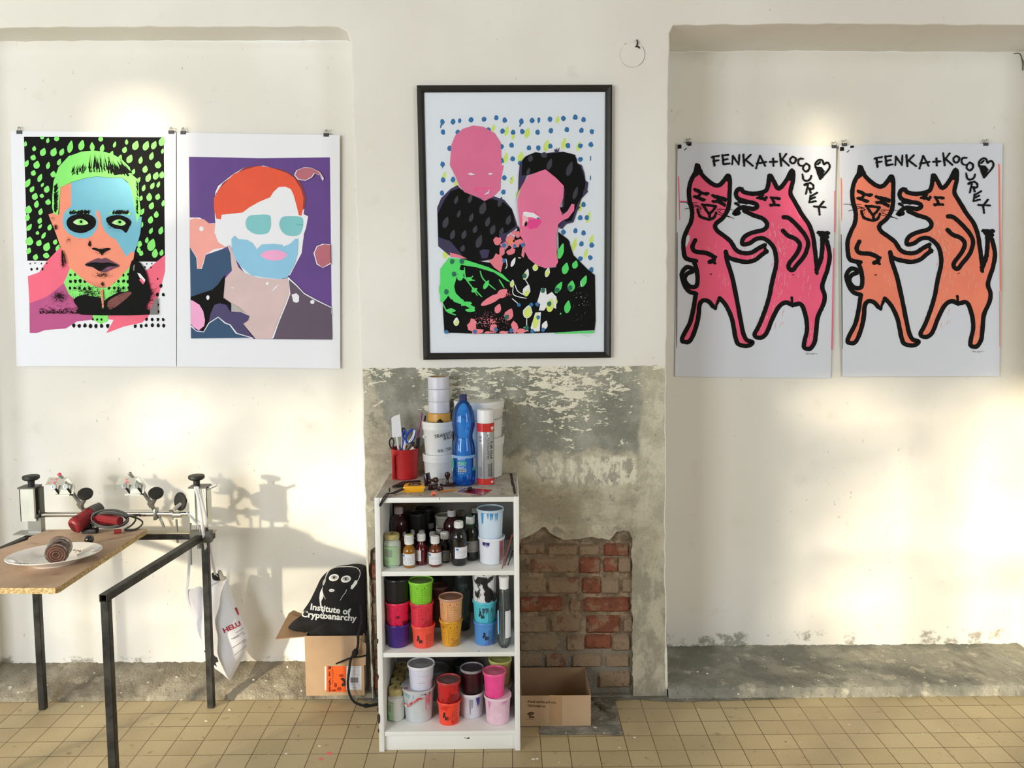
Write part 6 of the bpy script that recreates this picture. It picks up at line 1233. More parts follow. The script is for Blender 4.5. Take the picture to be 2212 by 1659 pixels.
# red jug full of tools
v = V(ST, KT, 392, 1338, 290, ZT_, None); t = thing('plastic_jug', 'red plastic jug holding scissors and tools on the bookcase', 'jug', (v.x, v.Y, ZT_))
RJ = M('red_jug_plastic', (184, 28, 30), .5, var=.1, scale=14); zj = v.z(1000, 316); rj, rjb = v.r(316), v.r(276)
m = MB(); m.lathe([(rjb * .94, ZT_), (rjb, ZT_ + .003), (rj * .97, zj - .006), (rj, zj), (rj * .96, zj), (rj * .92, zj - .01), (rjb * .92, ZT_ + .006), (0, ZT_ + .006)], (v.x, v.Y, 0), seg=40, close=False); m.build('jug_body', RJ, t)
m = MB(); hp = [aY(*ST(x, y), v.Y - rj * .80) for x, y in [(330, 1035), (285, 1040), (262, 1075), (262, 1200), (262, 1300), (270, 1322)]]; m.tube(crom(hp, 5), [.0078] * 26, 8, flat=.8); m.build('handle', RJ, t)
def tool(name, label, cat, parts):
    """parts: list of (part_name, builder)"""
    if len(parts) == 1:
        m = MB(); mats = parts[0][1](m); return tag(m.build(name, mats), label, cat)
    t_ = thing(name, label, cat, (v.x, v.Y, ZT_ + .02))
    for pn, b in parts: m = MB(); mats = b(m); m.build(pn, mats, t_)
    return t_
jY = v.Y
P3 = lambda x, y, dy=0: aY(*ST(x, y), jY + dy)
def flatplate(mb, pts, Y, th, mat=0):
    a = [aY(*ST(x, y), Y) for x, y in pts]; n = len(a); tri = tessellate_polygon([[Vector((p[0], p[1], 0)) for p in pts]])
    mb.add(a + [q + Vector((0, th, 0)) for q in a], [list(x) for x in tri] + [[i + n for i in x][::-1] for x in tri] + [[i, (i + 1) % n, (i + 1) % n + n, i + n] for i in range(n)], mat, False)
WHS = M('spatula_white', (226, 226, 230), .5, c2=(120, 120, 130), thr=.70, scale=60)
def b1_(m): flatplate(m, [(235, 640), (262, 618), (330, 596), (334, 640), (352, 830), (345, 845), (250, 856), (243, 840)], jY - .004, .004); return WHS
def b2_(m): m.tube([P3(296, 845), P3(318, 1010, .0), P3(330, 1200, .0)], .0042, 8); return WHS
tool('spatula', 'white paint-smeared spatula standing in the red jug', 'spatula', [('blade', b1_), ('handle', b2_)])
BKP = M('scissor_black', (28, 28, 30), .4); BLP = M('scissor_blue', (36, 70, 170), .4); STL = M('steel_blade', (170, 172, 174), .25, 1)
def ringtube(m, pts, r_, dy=0): m.tube(crom([P3(x, y, dy) for x, y in pts], 5, True) + [P3(*pts[0], dy)], r_, 8)
def b3_(m): ringtube(m, [(245, 862), (222, 880), (214, 920), (228, 965), (250, 985), (256, 940), (262, 900)], .0028, -.010); m.tube([P3(255, 985, -.01), P3(300, 1150, -.005)], .004, 6); return BKP
def b3b(m): ringtube(m, [(360, 755), (385, 760), (392, 790), (370, 830), (356, 810)], .0028, .006); return BKP
def b3c(m): m.tube([P3(352, 830, .004), P3(345, 1000, .004), P3(340, 1180, .0)], .0042, 6, flat=.4); return STL
tool('scissors', 'black handled scissors at the left side of the red jug', 'scissors', [('handle', b3_), ('handle', b3b), ('blade', b3c)])
def b4_(m): ringtube(m, [(480, 768), (440, 790), (410, 830), (398, 880), (412, 912), (452, 900), (486, 860), (498, 810)], .0045, -.012); return BLP
def b4b(m): ringtube(m, [(490, 772), (498, 800), (470, 880), (430, 908), (470, 850), (486, 800)], .002, -.018); m.tube([P3(404, 880, -.012), P3(380, 960, -.01), P3(372, 1160, -.004)], [.006, .0055, .003], 8, flat=.5); return M('scissor_white', (226, 228, 232), .35)
def b4c(m): ringtube(m, [(392, 770), (372, 790), (366, 830), (380, 870), (398, 850)], .0032, .002); m.tube([P3(380, 870, 0), P3(352, 1000, -.004), P3(350, 1160, -.004)], .004, 6, flat=.5); return BLP
tool('scissors', 'blue and white handled scissors in the middle of the red jug', 'scissors', [('handle', b4_), ('grip_insert', b4b), ('handle', b4c)])
def b5(m): m.tube([P3(576, 572, .006), P3(530, 860, .002)], .0042, 8); m.tube([P3(530, 860, .002), P3(505, 1160, 0)], .0048, 8, 1); return [M('plum_pencil', (130, 46, 96), .3), BKP]
tool('brush', 'long plum coloured brush handle rising at the right of the red jug', 'brush', [('handle', b5)])
def b6(m): m.tube([P3(440, 930, .01), P3(405, 1010, .005), P3(380, 1180, 0)], .0055, 8); return M('tan_handle', (168, 144, 112), .5)
tool('brush', 'tan wooden handle leaning in the red jug behind the blue scissors', 'brush', [('handle', b6)])
def b7(m): m.tube([P3(478, 905, .012), P3(446, 1010, .008), P3(430, 1180, .004)], .0068, 8); return BKP
tool('marker', 'thick black marker in the red jug right of the tan handle', 'marker', [('barrel', b7)])
def b8(m): m.tube([P3(490, 968, -.016), P3(446, 1010, -.012)], .0066, 12); m.tube([P3(492, 965, -.0165), P3(488, 970, -.0165)], .0040, 12, 1); return [M('tube_white', (222, 214, 206), .4), M('tube_hole', (90, 70, 70), .6)]
tool('plastic_tube', 'short white tube end sticking out at the front of the red jug', 'tube', [('tube', b8)])
def b9(m): m.tube([P3(540, 850, .014), P3(520, 1180, .0)], .0075, 8, flat=.5); return BKP
tool('knife', 'black utility knife handle at the right edge of the red jug', 'knife', [('handle', b9)])

# yellow tape measure
def onT(x, y, z=0): return aZ(*ST(x, y), ZT_ + z)
YEL = M('tape_measure_yellow', (248, 178, 30), .4)
t = None; c0 = onT(500, 1470); m = MB()
outl = [(388, 1385), (400, 1374), (470, 1366), (560, 1366), (612, 1404), (606, 1420), (602, 1458), (596, 1466), (460, 1482), (440, 1478), (392, 1440)]
H_ = .021; base = [(-.034, .0), (.028, .002), (.032, .010), (.030, .046), (.020, .058), (-.020, .058), (-.036, .046), (-.040, .010)]
t = thing('tape_measure', 'yellow tape measure lying near the front left of the bookcase top', 'tape measure', (c0.x, c0.y, ZT_))
bm = bmesh.new(); Mx = Matrix.Translation((c0.x, c0.y, ZT_)) @ Matrix.Rotation(math.radians(4), 4, 'Z')
b_ = sm2(base, 3); n = len(b_); vs = []
for zz, sc in ((0, .95), (.003, 1), (H_ - .004, 1), (H_ - .001, .97), (H_, .90)):
    for (a, b) in b_: vs.append(Mx @ Vector((a * sc, .03 + (b - .03) * sc, zz)))
m = MB(); m.add(vs, [[k * n + i, k * n + (i + 1) % n, (k + 1) * n + (i + 1) % n, (k + 1) * n + i] for k in range(4) for i in range(n)] + [list(range(n))[::-1], [4 * n + i for i in range(n)]], 0, True); m.build('case', YEL, t); bm.free()
m = MB(); vs = [Mx @ Vector((a * .62 + .001, .031 + (b - .03) * .6, H_ + .0006)) for a, b in b_]; m.add(vs, [list(range(n))], 0, False)
for (a, b, c_, d) in [(-.016, .030, -.009, .034), (-.016, .022, -.009, .025), (-.0105, .022, -.008, .034), (-.004, .022, .010, .026), (-.004, .029, .010, .032)]:
    m.add([Mx @ Vector((x, y, H_ + .0011)) for x, y in ((a, b), (c_, b), (c_, d), (a, d))], [[0, 1, 2, 3]], 1, False)
m.build('badge', [BKP, CW], t)
m = MB(); m.box(tuple(c0 + Vector((.030, .004, .002))), tuple(c0 + Vector((.034, .010, .012)))); m.build('end_hook', STL, t)

# black folding handle hanging over the front edge
m = MB(); BMET = M('black_metal', (30, 30, 30), .35)
e = [onT(370, 1420, .010), onT(330, 1440, .012), onT(240, 1478, .010), onT(186, 1482, .006)] ; f0 = aY(*ST(130, 1560), BY0 - .006); f1 = aY(*ST(102, 1620), BY0 - .008)
ed = aZ(*ST(165, 1500), ZT_ + .004); ed.y = BY0 - .004
g_ = Vector((.006, -.001, .0006))
m.tube(crom(e + [ed, f0, f1], 4), .0024, 7); m.tube(crom([q + Vector((.0085, -.004, 0)) for q in e] + [ed + Vector((.007, 0, 0)), f0 + Vector((.0065, 0, 0)), f1 + Vector((.004, 0, 0))], 4), .0024, 7)
m.tube([f1, f1 + Vector((.004, 0, 0))], .0030, 7)
t = thing('squeegee_clamp', 'bent black wire handle hanging over the front edge of the bookcase top', 'clamp', tuple(e[0])); m.build('wire_handle', BMET, t)
m = MB(); Mx = Matrix.Translation(onT(372, 1408)) @ Matrix.Rotation(math.radians(20), 4, 'Z'); m.box((-.026, -.006, 0), (.010, .006, .010), 0, Mx, .002); m.build('jaw', BMET, t)
m = MB(); a = onT(255, 1425); b = onT(400, 1375); c_ = onT(560, 1360); m.tube(crom([a + Vector((0, 0, .006)), (a + b) / 2 + Vector((0, 0, .007)), b + Vector((0, 0, .006)), c_ + Vector((0, .0, .005))], 5), [.006] * 6 + [.008] * 4 + [.006] * 6, 8, flat=.7); tag(m.build('knife', M('dark_wine_plastic', (60, 30, 36), .4)), 'dark curved knife handle lying behind the yellow tape measure', 'knife')
p = onT(214, 1462); m = MB(); m.lathe([(.0026, 0), (.003, .001), (.003, .009), (.0022, .012), (.0022, .0135)], (p.x, p.y, ZT_), seg=14); tag(m.build('metal_pin', M('dark_steel', (60, 58, 56), .4, .6)), 'short dark metal pin standing near the left edge of the bookcase top', 'pin')

# wooden hand stamps
WD = M('dark_turned_wood', (52, 24, 20), .22, var=.2, scale=40, coat=.4); RUB = M('stamp_rubber', (86, 74, 110), .7)
def stamp(label, Mx, s_=1):
    t_ = thing('hand_stamp', label, 'stamp', tuple(Mx.translation), 'wooden hand stamps'); m = MB(); m.box((-.022 * s_, -.012 * s_, .003), (.022 * s_, .012 * s_, .012), 0, Mx, .0015); m.build('mount', WD, t_)
    m = MB(); m.box((-.021 * s_, -.011 * s_, 0), (.021 * s_, .011 * s_, .003), 0, Mx); m.build('rubber_face', RUB, t_)
    m = MB(); m.lathe([(.0075, .011), (.0055, .014), (.0038, .022), (.0045, .029), (.0085, .034), (.0105, .040), (.0095, .047), (.005, .051), (0, .052)], M=Mx, seg=20, close=False); m.build('knob', WD, t_)
p = onT(862, 1410); stamp('upright wooden hand stamp with round knob in front of the left buckets', Matrix.Translation((p.x, p.y + .014, ZT_)) @ Matrix.Rotation(math.radians(-6), 4, 'Z'), 1.15)
p = onT(610, 1400); stamp('wooden hand stamp lying on its side, face to the left', Matrix.Translation((p.x + .003, p.y + .02, ZT_ + .0145)) @ Matrix.Rotation(math.radians(-28), 4, 'Z') @ Matrix.Rotation(math.radians(80), 4, 'Y'), 1.25)
p = onT(650, 1452); stamp('small wooden hand stamp lying with its knob towards the camera', Matrix.Translation((p.x + .010, p.y + .024, ZT_ + .0105)) @ Matrix.Rotation(math.radians(50), 4, 'Z') @ Matrix.Rotation(math.radians(96), 4, 'X'), .85)
# orange sharpener, pencil, red acetate, metal nib holder
OR = M('orange_plastic', (246, 120, 80), .35); p = onT(712, 1512); Mx = Matrix.Translation((p.x, p.y, ZT_)) @ Matrix.Rotation(math.radians(4), 4, 'Z')
t = thing('pencil_sharpener', 'small orange pencil sharpener at the front of the bookcase top', 'sharpener', (p.x, p.y, ZT_)); m = MB(); m.box((-.0085, 0, 0), (.0085, .020, .012), 0, Mx, .0015); m.box((-.006, -.001, .009), (.005, .016, .0145), 0, Mx, .001); m.build('body', OR, t)
m = MB(); m.box((-.0055, -.0006, .002), (.0055, .001, .0065), 0, Mx); m.build('opening', M('tube_hole', (90, 70, 70), .6), t)
a = onT(972, 1436, .003); b = onT(780, 1462, .003); t = thing('pencil', 'short yellow-orange pencil lying between the stamps and the red sheet', 'pencil', tuple(b)); m = MB(); m.tube([b, a * .88 + b * .12], .0036, 6); m.build('shaft', M('pencil_orange', (206, 138, 70), .4), t); m = MB(); m.tube([a * .88 + b * .12, a], [.0035, .0006], 6); m.build('tip', M('wood_pale', (216, 180, 130), .7), t)
m = MB(); cs = [(978, 1462), (1060, 1424), (1360, 1444), (1262, 1502)]; n_ = 4; a = [onT(x, y, .0005) for x, y in cs]; m.add(a + [q + Vector((0, 0, .0012)) for q in a], [[0, 1, 2, 3], [7, 6, 5, 4]] + [[i, (i + 1) % 4, (i + 1) % 4 + 4, i + 4] for i in range(4)], 0, False)
tag(m.build('acetate_sheet', M('red_acetate', (150, 30, 44), .15, coat=.6)), 'small glossy dark red plastic sheet at the front of the bookcase top', 'sheet')
a, b = onT(1048, 1446, .008), onT(1128, 1426, .008); t = thing('metal_clip', 'small black and chrome ferrule lying on the dark red sheet', 'ferrule', tuple(a)); m = MB(); m.tube([a * .65 + b * .35, b], [.0055, .0062], 12); m.build('barrel', BKP, t); m = MB(); m.tube([a, a * .65 + b * .35], [.0035, .0055], 12); m.build('chrome_end', STL, t)
# ------------------------------------------------------------------ screen printing table frame
ZL_, ZK = zm(0, 1000, .19293), zm(240, 1000, .19289)
STEEL = M('worn_black_steel', (60, 59, 56), .5, .5, var=.35, scale=22, bump=.25, bscale=60)
ZINC = M('zinc_plate', (214, 216, 206), .38, .3, var=.06, scale=10); CHROME = M('chrome_rod', (214, 214, 210), .16, 1); GREYM = M('cast_grey_metal', (150, 152, 146), .35, .8)
KNOB = M('black_knob', (34, 34, 33), .5, bump=.2, bscale=80); PKP = M('pink_paint_splash', (238, 70, 100), .5)
HT = .688                                            # top of the frame
tb = thing('printing_table', 'black steel screen-printing table frame with clamps, at the left edge', 'table', (-1.48, -.35, 0))
LEGS = [(-1.785, -.05, .0), (-1.140, -.05, 0), (-1.222, -.69, 0), (-1.86, -.69, 0)]
def sqtube(mb, a, b, s_, mat=0, hollow=False):
    a, b = Vector(a), Vector(b); d = (b - a); L_ = d.length; q = d.to_track_quat('Z', 'X' if abs(d.normalized().z) < .9 else 'Y').to_matrix().to_4x4(); Mx = Matrix.Translation(a) @ q
    h = s_ / 2; bv = .002; pr = [(h - bv, h), (h, h - bv), (h, -h + bv), (h - bv, -h), (-h + bv, -h), (-h, -h + bv), (-h, h - bv), (-h + bv, h)]
    vs = [Mx @ Vector((x, y, z)) for z in (0, L_) for x, y in pr]; fs = [[i, (i + 1) % 8, (i + 1) % 8 + 8, i + 8] for i in range(8)]
    if hollow:
        k = .80; vs += [Mx @ Vector((x * k, y * k, z)) for z in (0, .06) for x, y in pr]; fs += [[i, (i + 1) % 8, (i + 1) % 8 + 16, i + 16] for i in range(8)] + [[i + 16, (i + 1) % 8 + 16, (i + 1) % 8 + 24, i + 24] for i in range(8)] + [list(range(24, 32))] + [[i + 8 for i in range(8)]]
    else: fs += [list(range(8))[::-1], list(range(8, 16))]
    mb.add(vs, fs, mat, False)
for i, (x, y, _) in enumerate(LEGS):
    m = MB(); sqtube(m, (x, y, 0), (x, y, HT - .0135 - (.013 if i == 2 else .013)), .025); m.build('leg', STEEL, tb)
m = MB(); sqtube(m, (-1.222, -.708, HT - .0125), (-1.143, -.045, HT - .0125), .025, hollow=True); m.build('rail', STEEL, tb)
m = MB(); sqtube(m, (-1.86, -.708, HT - .0125), (-1.788, -.045, HT - .0125), .025, hollow=True); m.build('rail', STEEL, tb)
m = MB(); sqtube(m, (-1.80, -.052, HT - .0125), (-1.105, -.052, HT - .0125), .025, hollow=True); m.build('cross_rail', STEEL, tb)
m = MB(); m.box((-1.80, -.075, HT), (-1.10, -.035, HT + .004)); m.build('mounting_strip', M('dull_strip', (176, 168, 148), .5, .3), tb)
def disc_knob(parent, c, ax, R_, h_=.018, name='knob'):
    Mx = Matrix.Translation(c) @ Vector(ax).to_track_quat('Z', 'X').to_matrix().to_4x4(); m = MB()
    pr = [(R_ * .38, -h_ * 1.5), (R_ * .42, -h_ * .4), (R_ * .8, -h_ * .25), (R_, h_ * .0), (R_ * 1.03, h_ * .35), (R_ * .95, h_ * .6), (R_ * .6, h_ * .72), (0, h_ * .66)]
    b = len(m.v); m.lathe(pr, M=Mx, seg=30); m.build(name, KNOB, parent)
PT = lambda x, y, Y=-.055: aY(x, y, Y)
YT = -.055
# left tower: channel of zinc plate
def tower(x0, x1, px_top, px_bot, dark_right, ky):
    a, b = PT(x0, px_top, -.08), PT(x1, px_bot, -.08)
    t_ = None; m = MB(); z0, z1 = b.z, a.z; xl_, xr_ = a.x, b.x; th = .003
    m.box((xl_, -.080, z0), (xr_, -.080 + th, z1)); m.box((xl_, -.080, z0), (xl_ + th, -.03, z1))
    if not dark_right: m.box((xr_ - th, -.080, z0), (xr_, -.03, z1))
    m.box((xl_ + (xr_ - xl_) * (.62 if dark_right else .0), -.0875, z0 + .01), (xr_ - .001 if dark_right else xl_ + (xr_ - xl_) * .33, -.0805, z1 + .0))
    tw = m.build('clamp_tower', ZINC, tb)
    m = MB(); m.box((xl_ - .002, -.088, z1), (xr_ + .002, -.03, z1 + .006)); 
    if dark_right: m.box((xl_ + th, -.060, z0 + .006), (xr_ + .010, -.034, z1 - .001))
    m.build('cap_plate', M('dark_grey_metal', (96, 96, 90), .45, .6), tw)
    cx = (xl_ + xr_) / 2 + (.006 if dark_right else -.012)
    m = MB(); m.tube([(cx, -.058, HT + .002), (cx, -.058, z1 + .02)], .0055, 10); m.tube([(cx, -.058, HT - .06 if not dark_right else HT + .002), (cx, -.058, z0)], .007, 10); m.build('spindle', GREYM, tw)
    disc_knob(tw, Vector((cx, -.058, z1 + .0335)), (0, 0, 1), .0295, .019)
    return tw, xl_, xr_, z0, z1
tw1 = tower(41, 78, 1056, 1126, True, 0); tw2 = tower(409, 449, 1055, 1134, False, 0)
m = MB(); a = PT(36, 1142, -.06); m.box((a.x, -.088, HT + .0045), (a.x + .12, -.03, HT + .008)); m.box((tw1[1] + .02, -.07, HT + .008), (tw1[2] + .012, -.04, tw1[3] + .01)); m.build('base_block', GREYM, tb)
m = MB(); m.box((tw2[1] - .002, -.09, HT - .03), (tw2[2] + .012, -.064, HT + .014)); m.build('base_block', M('dark_grey_metal', (96, 96, 90), .45, .6), tb)
zr = PT(250, 1110.5).z; m = MB(); m.tube([(tw1[2] + .012, YT, zr), (tw2[1] - .006, YT, zr)], .0102, 18); m.build('chrome_rod', CHROME, tb)
m = MB(); m.tube([(tw1[2] - .004, YT, zr), (tw1[2] + .016, YT, zr)], .0062, 10); m.lathe([(.0, .0), (.006, .001), (.007, .005), (.004, .010), (0, .011)], M=Matrix.Translation((tw1[2] + .002, YT - .012, zr)) @ Matrix.Rotation(PI/2, 4, 'X'), seg=12); m.box((tw1[2] - .004, YT - .010, zr - .02), (tw1[2] + .008, YT + .012, zr + .022), 0, bev=.003); m.build('rod_bracket', M('dark_grey_metal', (96, 96, 90), .45, .6), tb)
# black handwheel and stub near the right tower
disc_knob(tb, PT(391, 1083, -.075), (-.55, -.83, .1), .034, .012, 'handwheel')
m = MB(); m.tube([PT(376, 1100, -.10), PT(392, 1088, -.085)], .0075, 12); m.build('clamp_stub', M('light_cast_metal', (196, 196, 192), .3, .7), tb)
m = MB(); q = PT(370, 1112, -.058)
for dz, h_ in ((.012, .011), (-.010, .011)): m.lathe([(.0085, -h_ / 2), (.0085, h_ / 2)], M=Matrix.Translation((q.x, -.058, q.z + dz * 1.3)), seg=6, smooth=False)
m.tube([(q.x + .008, YT, q.z), (q.x + .038, YT, q.z)], .0125, 14); m.build('collar', CHROME, tb)
m = MB(); a = PT(381, 1122); m.tube([(a.x, YT, a.z), (a.x + .001, YT, a.z - .09)], .0042, 8, flat=1); b = PT(410, 1160); m.tube([(b.x, YT + .01, a.z + .01), (b.x - .002, YT + .01, .56)], .0032, 8, flat=1); m.build('support_pin', GREYM, tb)
m = MB(); m.tube([PT(448, 1056, -.07), PT(468, 1047, -.075)], .0060, 10); m.build('lever', M('light_cast_metal', (196, 196, 192), .3, .7), tb)
m = MB(); a = PT(446, 1146, -.077); m.tube([(a.x, -.077, a.z + .012), (a.x - .001, -.077, a.z - .045)], .0062, 10); m.build('threaded_end', STEEL, tb)
# hinge clamps with screen holders
def hinge(dx, dy):
    Q = lambda x, y, Y=-.10: aY(x + dx, y + dy, Y)
    t_ = None; m = MB()
    prof = [Q(106, 1031, -.085), Q(100, 1043, -.105), Q(97, 1047, -.115)]; r_ = [Q(146, 1031, -.085), Q(141, 1042, -.105), Q(141, 1047, -.115)]
    vs = []
    for a, b in zip(prof, r_):
        vs += [a, b]
    th = Vector((0, .001, -.0025)); vs2 = vs + [v_ + th for v_ in vs]; m.add(vs2, [[0, 1, 3, 2], [2, 3, 5, 4], [6, 8, 9, 7], [8, 10, 11, 9], [0, 2, 8, 6], [2, 4, 10, 8], [1, 7, 9, 3], [3, 9, 11, 5], [0, 6, 7, 1], [4, 5, 11, 10]], 0, False)
    # cheek with the bevelled outline, joined below the plate
    ck = [(124, 1050), (147, 1031.5), (161, 1050), (158, 1067), (124, 1068), (118, 1058)]
    n = len(ck); a = [Q(x, y, -.098) for x, y in ck]; tri = tessellate_polygon([[Vector((x, y, 0)) for x, y in ck]]); m.add(a + [q + Vector((.001, .003, 0)) for q in a], [list(x) for x in tri] + [[i + n for i in x][::-1] for x in tri] + [[i, (i + 1) % n, (i + 1) % n + n, i + n] for i in range(n)], 0, False)
    m.box(tuple(Q(117, 1069, -.104)), tuple(Q(158, 1067.4, -.075))); pl = m.build('hinge_plate', ZINC, tb)
    for (x, y) in ((116, 1051.5), (142, 1051)):
        m = MB(); c = Q(x, y, -.118); m.lathe([(.0095, -.002), (.0105, .0), (.0095, .003), (.0045, .0032), (.004, .001), (0, .001)], M=Matrix.Translation(c) @ Matrix.Rotation(math.radians(76), 4, 'X') @ Matrix.Rotation(.2, 4, 'Y'), seg=20); m.tube([c + Vector((0, .003, -.001)), Q(x + 14, y + 18, -.09)], .0042, 8, mat=1)
        m.build('clamp_screw', [GREYM, STEEL], pl)
    m = MB(); m.lathe([(.0066, -.004), (.0072, .0), (.006, .004), (0, .006)], M=Matrix.Translation(Q(128, 1024.5, -.09)) @ Matrix.Rotation(-.5, 4, 'Y'), seg=14); m.tube([Q(128, 1026, -.09), Q(136, 1034, -.085)], .0062, 10, mat=1); m.build('thumb_bolt', [PKP if dx == 0 else GREYM, GREYM], pl)
    m = MB()
    for k, (x, y, a, b) in enumerate([(117.5, 1043, 2.4, 3), (121, 1036, 1.6, 3), (112, 1036, 2.2, 1), (105, 1043, 2.0, 1.2)] if dx == 0 else [(121, 1038, 1.5, 3), (122, 1043, 4, 1.6)]):
        Y_ = -.1155 + (1047 - y) / 16 * .03 - .0012
        m.poly([(x + dx + a * math.cos(t), y + dy + b * math.sin(t)) for t in [2 * PI * q / 10 for q in range(10)]], lambda xx, yy: aY(xx, yy, Y_))
    m.build('paint_splash', PKP, pl)
    m = MB(); m.tube([Q(155, 1062, -.085), Q(178, 1094, -.07)], .0072, 12); m.build('arm', GREYM, pl)
    m = MB(); m.tube([Q(170, 1086, -.074), Q(176, 1096, -.070)], .0098, 12); m.tube([Q(176, 1094, -.07), Q(186, 1112, -.056)], .0078, 12); m.tube([Q(174, 1094, -.072), Q(183, 1078, -.085)], .0078, 10); m.box(tuple(Q(177, 1101, -.072)), tuple(Q(192, 1121, -.040)), 0, bev=.003); m.tube([Q(190, 1112, -.05), Q(202, 1141, -.052)], .0052, 8); m.build('rod_clamp', GREYM, pl)
    disc_knob(pl, Q(184.5, 1068, -.09), (.22, -.62, .75), .0265, .014)
hinge(0, 0); hinge(152.5, -1.5)

# particle board on the frame
def mk_board():
    n = NT('particle_board_face', .65); n.p.inputs['Specular IOR Level'].default_value = .3
    c = n.mix(n.step(n.noise(5, 4), .3, .7), (172, 146, 124), (198, 172, 148)); c = n.mix(n.math('MULTIPLY', n.step(n.noise(18, 4), .58, .7), .4), c, (112, 92, 76)); n.col(c); return n.m
def mk_bedge():
    n = NT('particle_board_edge', .9); c = n.mix(n.step(n.noise(110, 3, n.map((1, 1, 2))), .42, .6), (176, 146, 98), (216, 192, 146)); n.col(c); n.bump(n.noise(140, 3), .6, .003); return n.m
BF, BE = mk_board(), mk_bedge(); ZBD = HT + .0045 + .0185
cs = [aZ(317, 1142, ZBD), aZ(316, 1144, ZBD), aZ(300, 1154, ZBD), aZ(140, 1259, ZBD), aZ(130, 1266, ZBD), aZ(119, 1270, ZBD), aZ(0, 1270, ZBD)]
a = aZ(105, 1143, ZBD); p2 = [(q.x, q.y) for q in cs]; yn = p2[-1][1]; yf = p2[0][1]
p2 = p2 + [(-2.03, yn), (-1.99, yn + .2), (aZ(0, 1194, ZBD).x - .06, -.42), (aZ(60, 1166, ZBD).x, aZ(60, 1166, ZBD).y), (aZ(62, 1161, ZBD).x, aZ(62, 1161, ZBD).y), (a.x, yf)]
n = len(p2); tri = tessellate_polygon([[Vector((x, y, 0)) for x, y in p2]]); m = MB(); zb = HT + .0045
m.add([Vector((x, y, ZBD)) for x, y in p2] + [Vector((x, y, zb)) for x, y in p2], [list(t) for t in tri] + [[i + n for i in t][::-1] for t in tri], 0, False); m.add([Vector((x, y, z)) for z in (ZBD, zb) for x, y in p2], [[i, (i + 1) % n, (i + 1) % n + n, i + n] for i in range(n)], 1, False)
tag(m.build('particle_board', [BF, BE]), 'bare particle board lying across the black steel table frame', 'board')
ZS = ZBD + .0008
# oval dish, glass jar lying in it, black ball
PORC = M('porcelain', (232, 230, 226), .15, coat=.5); FLW = M('flower_print', (112, 84, 96), .4, c2=(176, 150, 152), thr=.5, scale=60)
c = aZ(119, 1216, ZS); c.z = ZS; Mx = Matrix.Translation(c) @ Matrix.Rotation(math.radians(24), 4, 'Z'); m = MB(); dish = thing('dish', 'oval white porcelain dish with faded flower print on the particle board', 'dish', tuple(c))
pr = [(.064, 0), (.068, .0), (.070, .003), (.085, .009), (.105, .019), (.126, .0275), (.142, .031), (.1435, .0325), (.142, .034), (.125, .0305), (.103, .0225), (.082, .0125), (.066, .0075), (0, .007)]
m.lathe(pr, M=Mx, seg=56, sy=.80, close=False); m.build('dish_body', PORC, dish)
def dishpt(x, y):                                    # a point of the photograph dropped on the inner wall of the dish
    d = ray(x, y); t = (ZS + .022 - CPOS.z) / d.z
    for _ in range(6):
        P = CPOS + d * t; L_ = Mx.inverted() @ P; rho = math.hypot(L_.x, L_.y / .80); zz = .0075
        for (r0, z0), (r1, z1) in zip(pr[::-1][:-1], pr[::-1][1:]):
            if r0 <= rho <= r1: zz = z0 + (z1 - z0) * (rho - r0) / max(1e-6, r1 - r0); break
        t = (ZS + zz + .0014 - CPOS.z) / d.z
    return CPOS + d * t
m = MB(); r = random.Random(8)
for (cx, cy, rx, ry, k) in [(170, 1190, 7, 4, 14), (178, 1185, 5, 2.5, 7), (160, 1188, 5, 1.5, 5), (168, 1197, 3, 2, 4), (50, 1217, 9, 3, 9)]:
    for q in range(k):
        x = cx + r.gauss(0, rx * .5); y = cy + r.gauss(0, ry * .5); s_ = r.uniform(1.0, 2.2); m.poly([(x + s_ * math.cos(2 * PI * u / 7), y + s_ * .5 * math.sin(2 * PI * u / 7)) for u in range(7)], dishpt)
m.build('flower_print', FLW, dish)
gc = aZ(121, 1200, ZS + .044); jr = thing('glass_jar', 'glass jar with dried red-brown paint lying in the oval dish', 'jar', (gc.x, gc.y, ZS + .008))
GL = filmmat('jar_glass', (232, 228, 222), (168, 132, 116), .22, 26); PNT = M('dried_paint', (124, 62, 52), .4, c2=(156, 96, 82), thr=.5, scale=26)
ax = Vector((-.25, .90, .16)).normalized(); Mj = Matrix.Translation(Vector((gc.x, gc.y, ZS + .0455))) @ ax.to_track_quat('Z', 'Y').to_matrix().to_4x4(); m = MB()
m.lathe([(0, .003), (.010, .002), (.022, .0), (.030, .0), (.0345, .005), (.036, .014), (.0355, .052), (.0375, .056), (.0375, .062), (.0355, .064), (.0335, .063), (.0325, .052), (.033, .016), (.030, .008), (0, .007)], M=Mj, seg=40, close=False); m.build('jar_body', GL, jr)
m = MB(); m.lathe([(0, .0072), (.0295, .0084), (.0322, .016), (.0320, .044), (.029, .050), (.026, .037), (0, .030)], M=Mj, seg=36, close=False); m.build('dried_paint', PNT, jr)
m = MB()
for rr_ in (.0105, .0185, .026): m.tube([Mj @ Vector((rr_ * math.cos(2 * PI * k / 40), rr_ * math.sin(2 * PI * k / 40), -.0002)) for k in range(41)], .0006, 5)
m.build('base_rings', M('ring_light', (176, 130, 116), .4), jr)
q = aZ(192.5, 1165, ZS + .0165); m = MB(); m.lathe([(.0165 * math.sin(PI * k / 14), ZS + .0165 - .0165 * math.cos(PI * k / 14)) for k in range(15)], (q.x, q.y, 0), seg=24, close=False); tag(m.build('ball_knob', M('glossy_black', (34, 34, 34), .12, coat=1)), 'glossy black ball knob lying between the dish and the heat gun', 'knob')

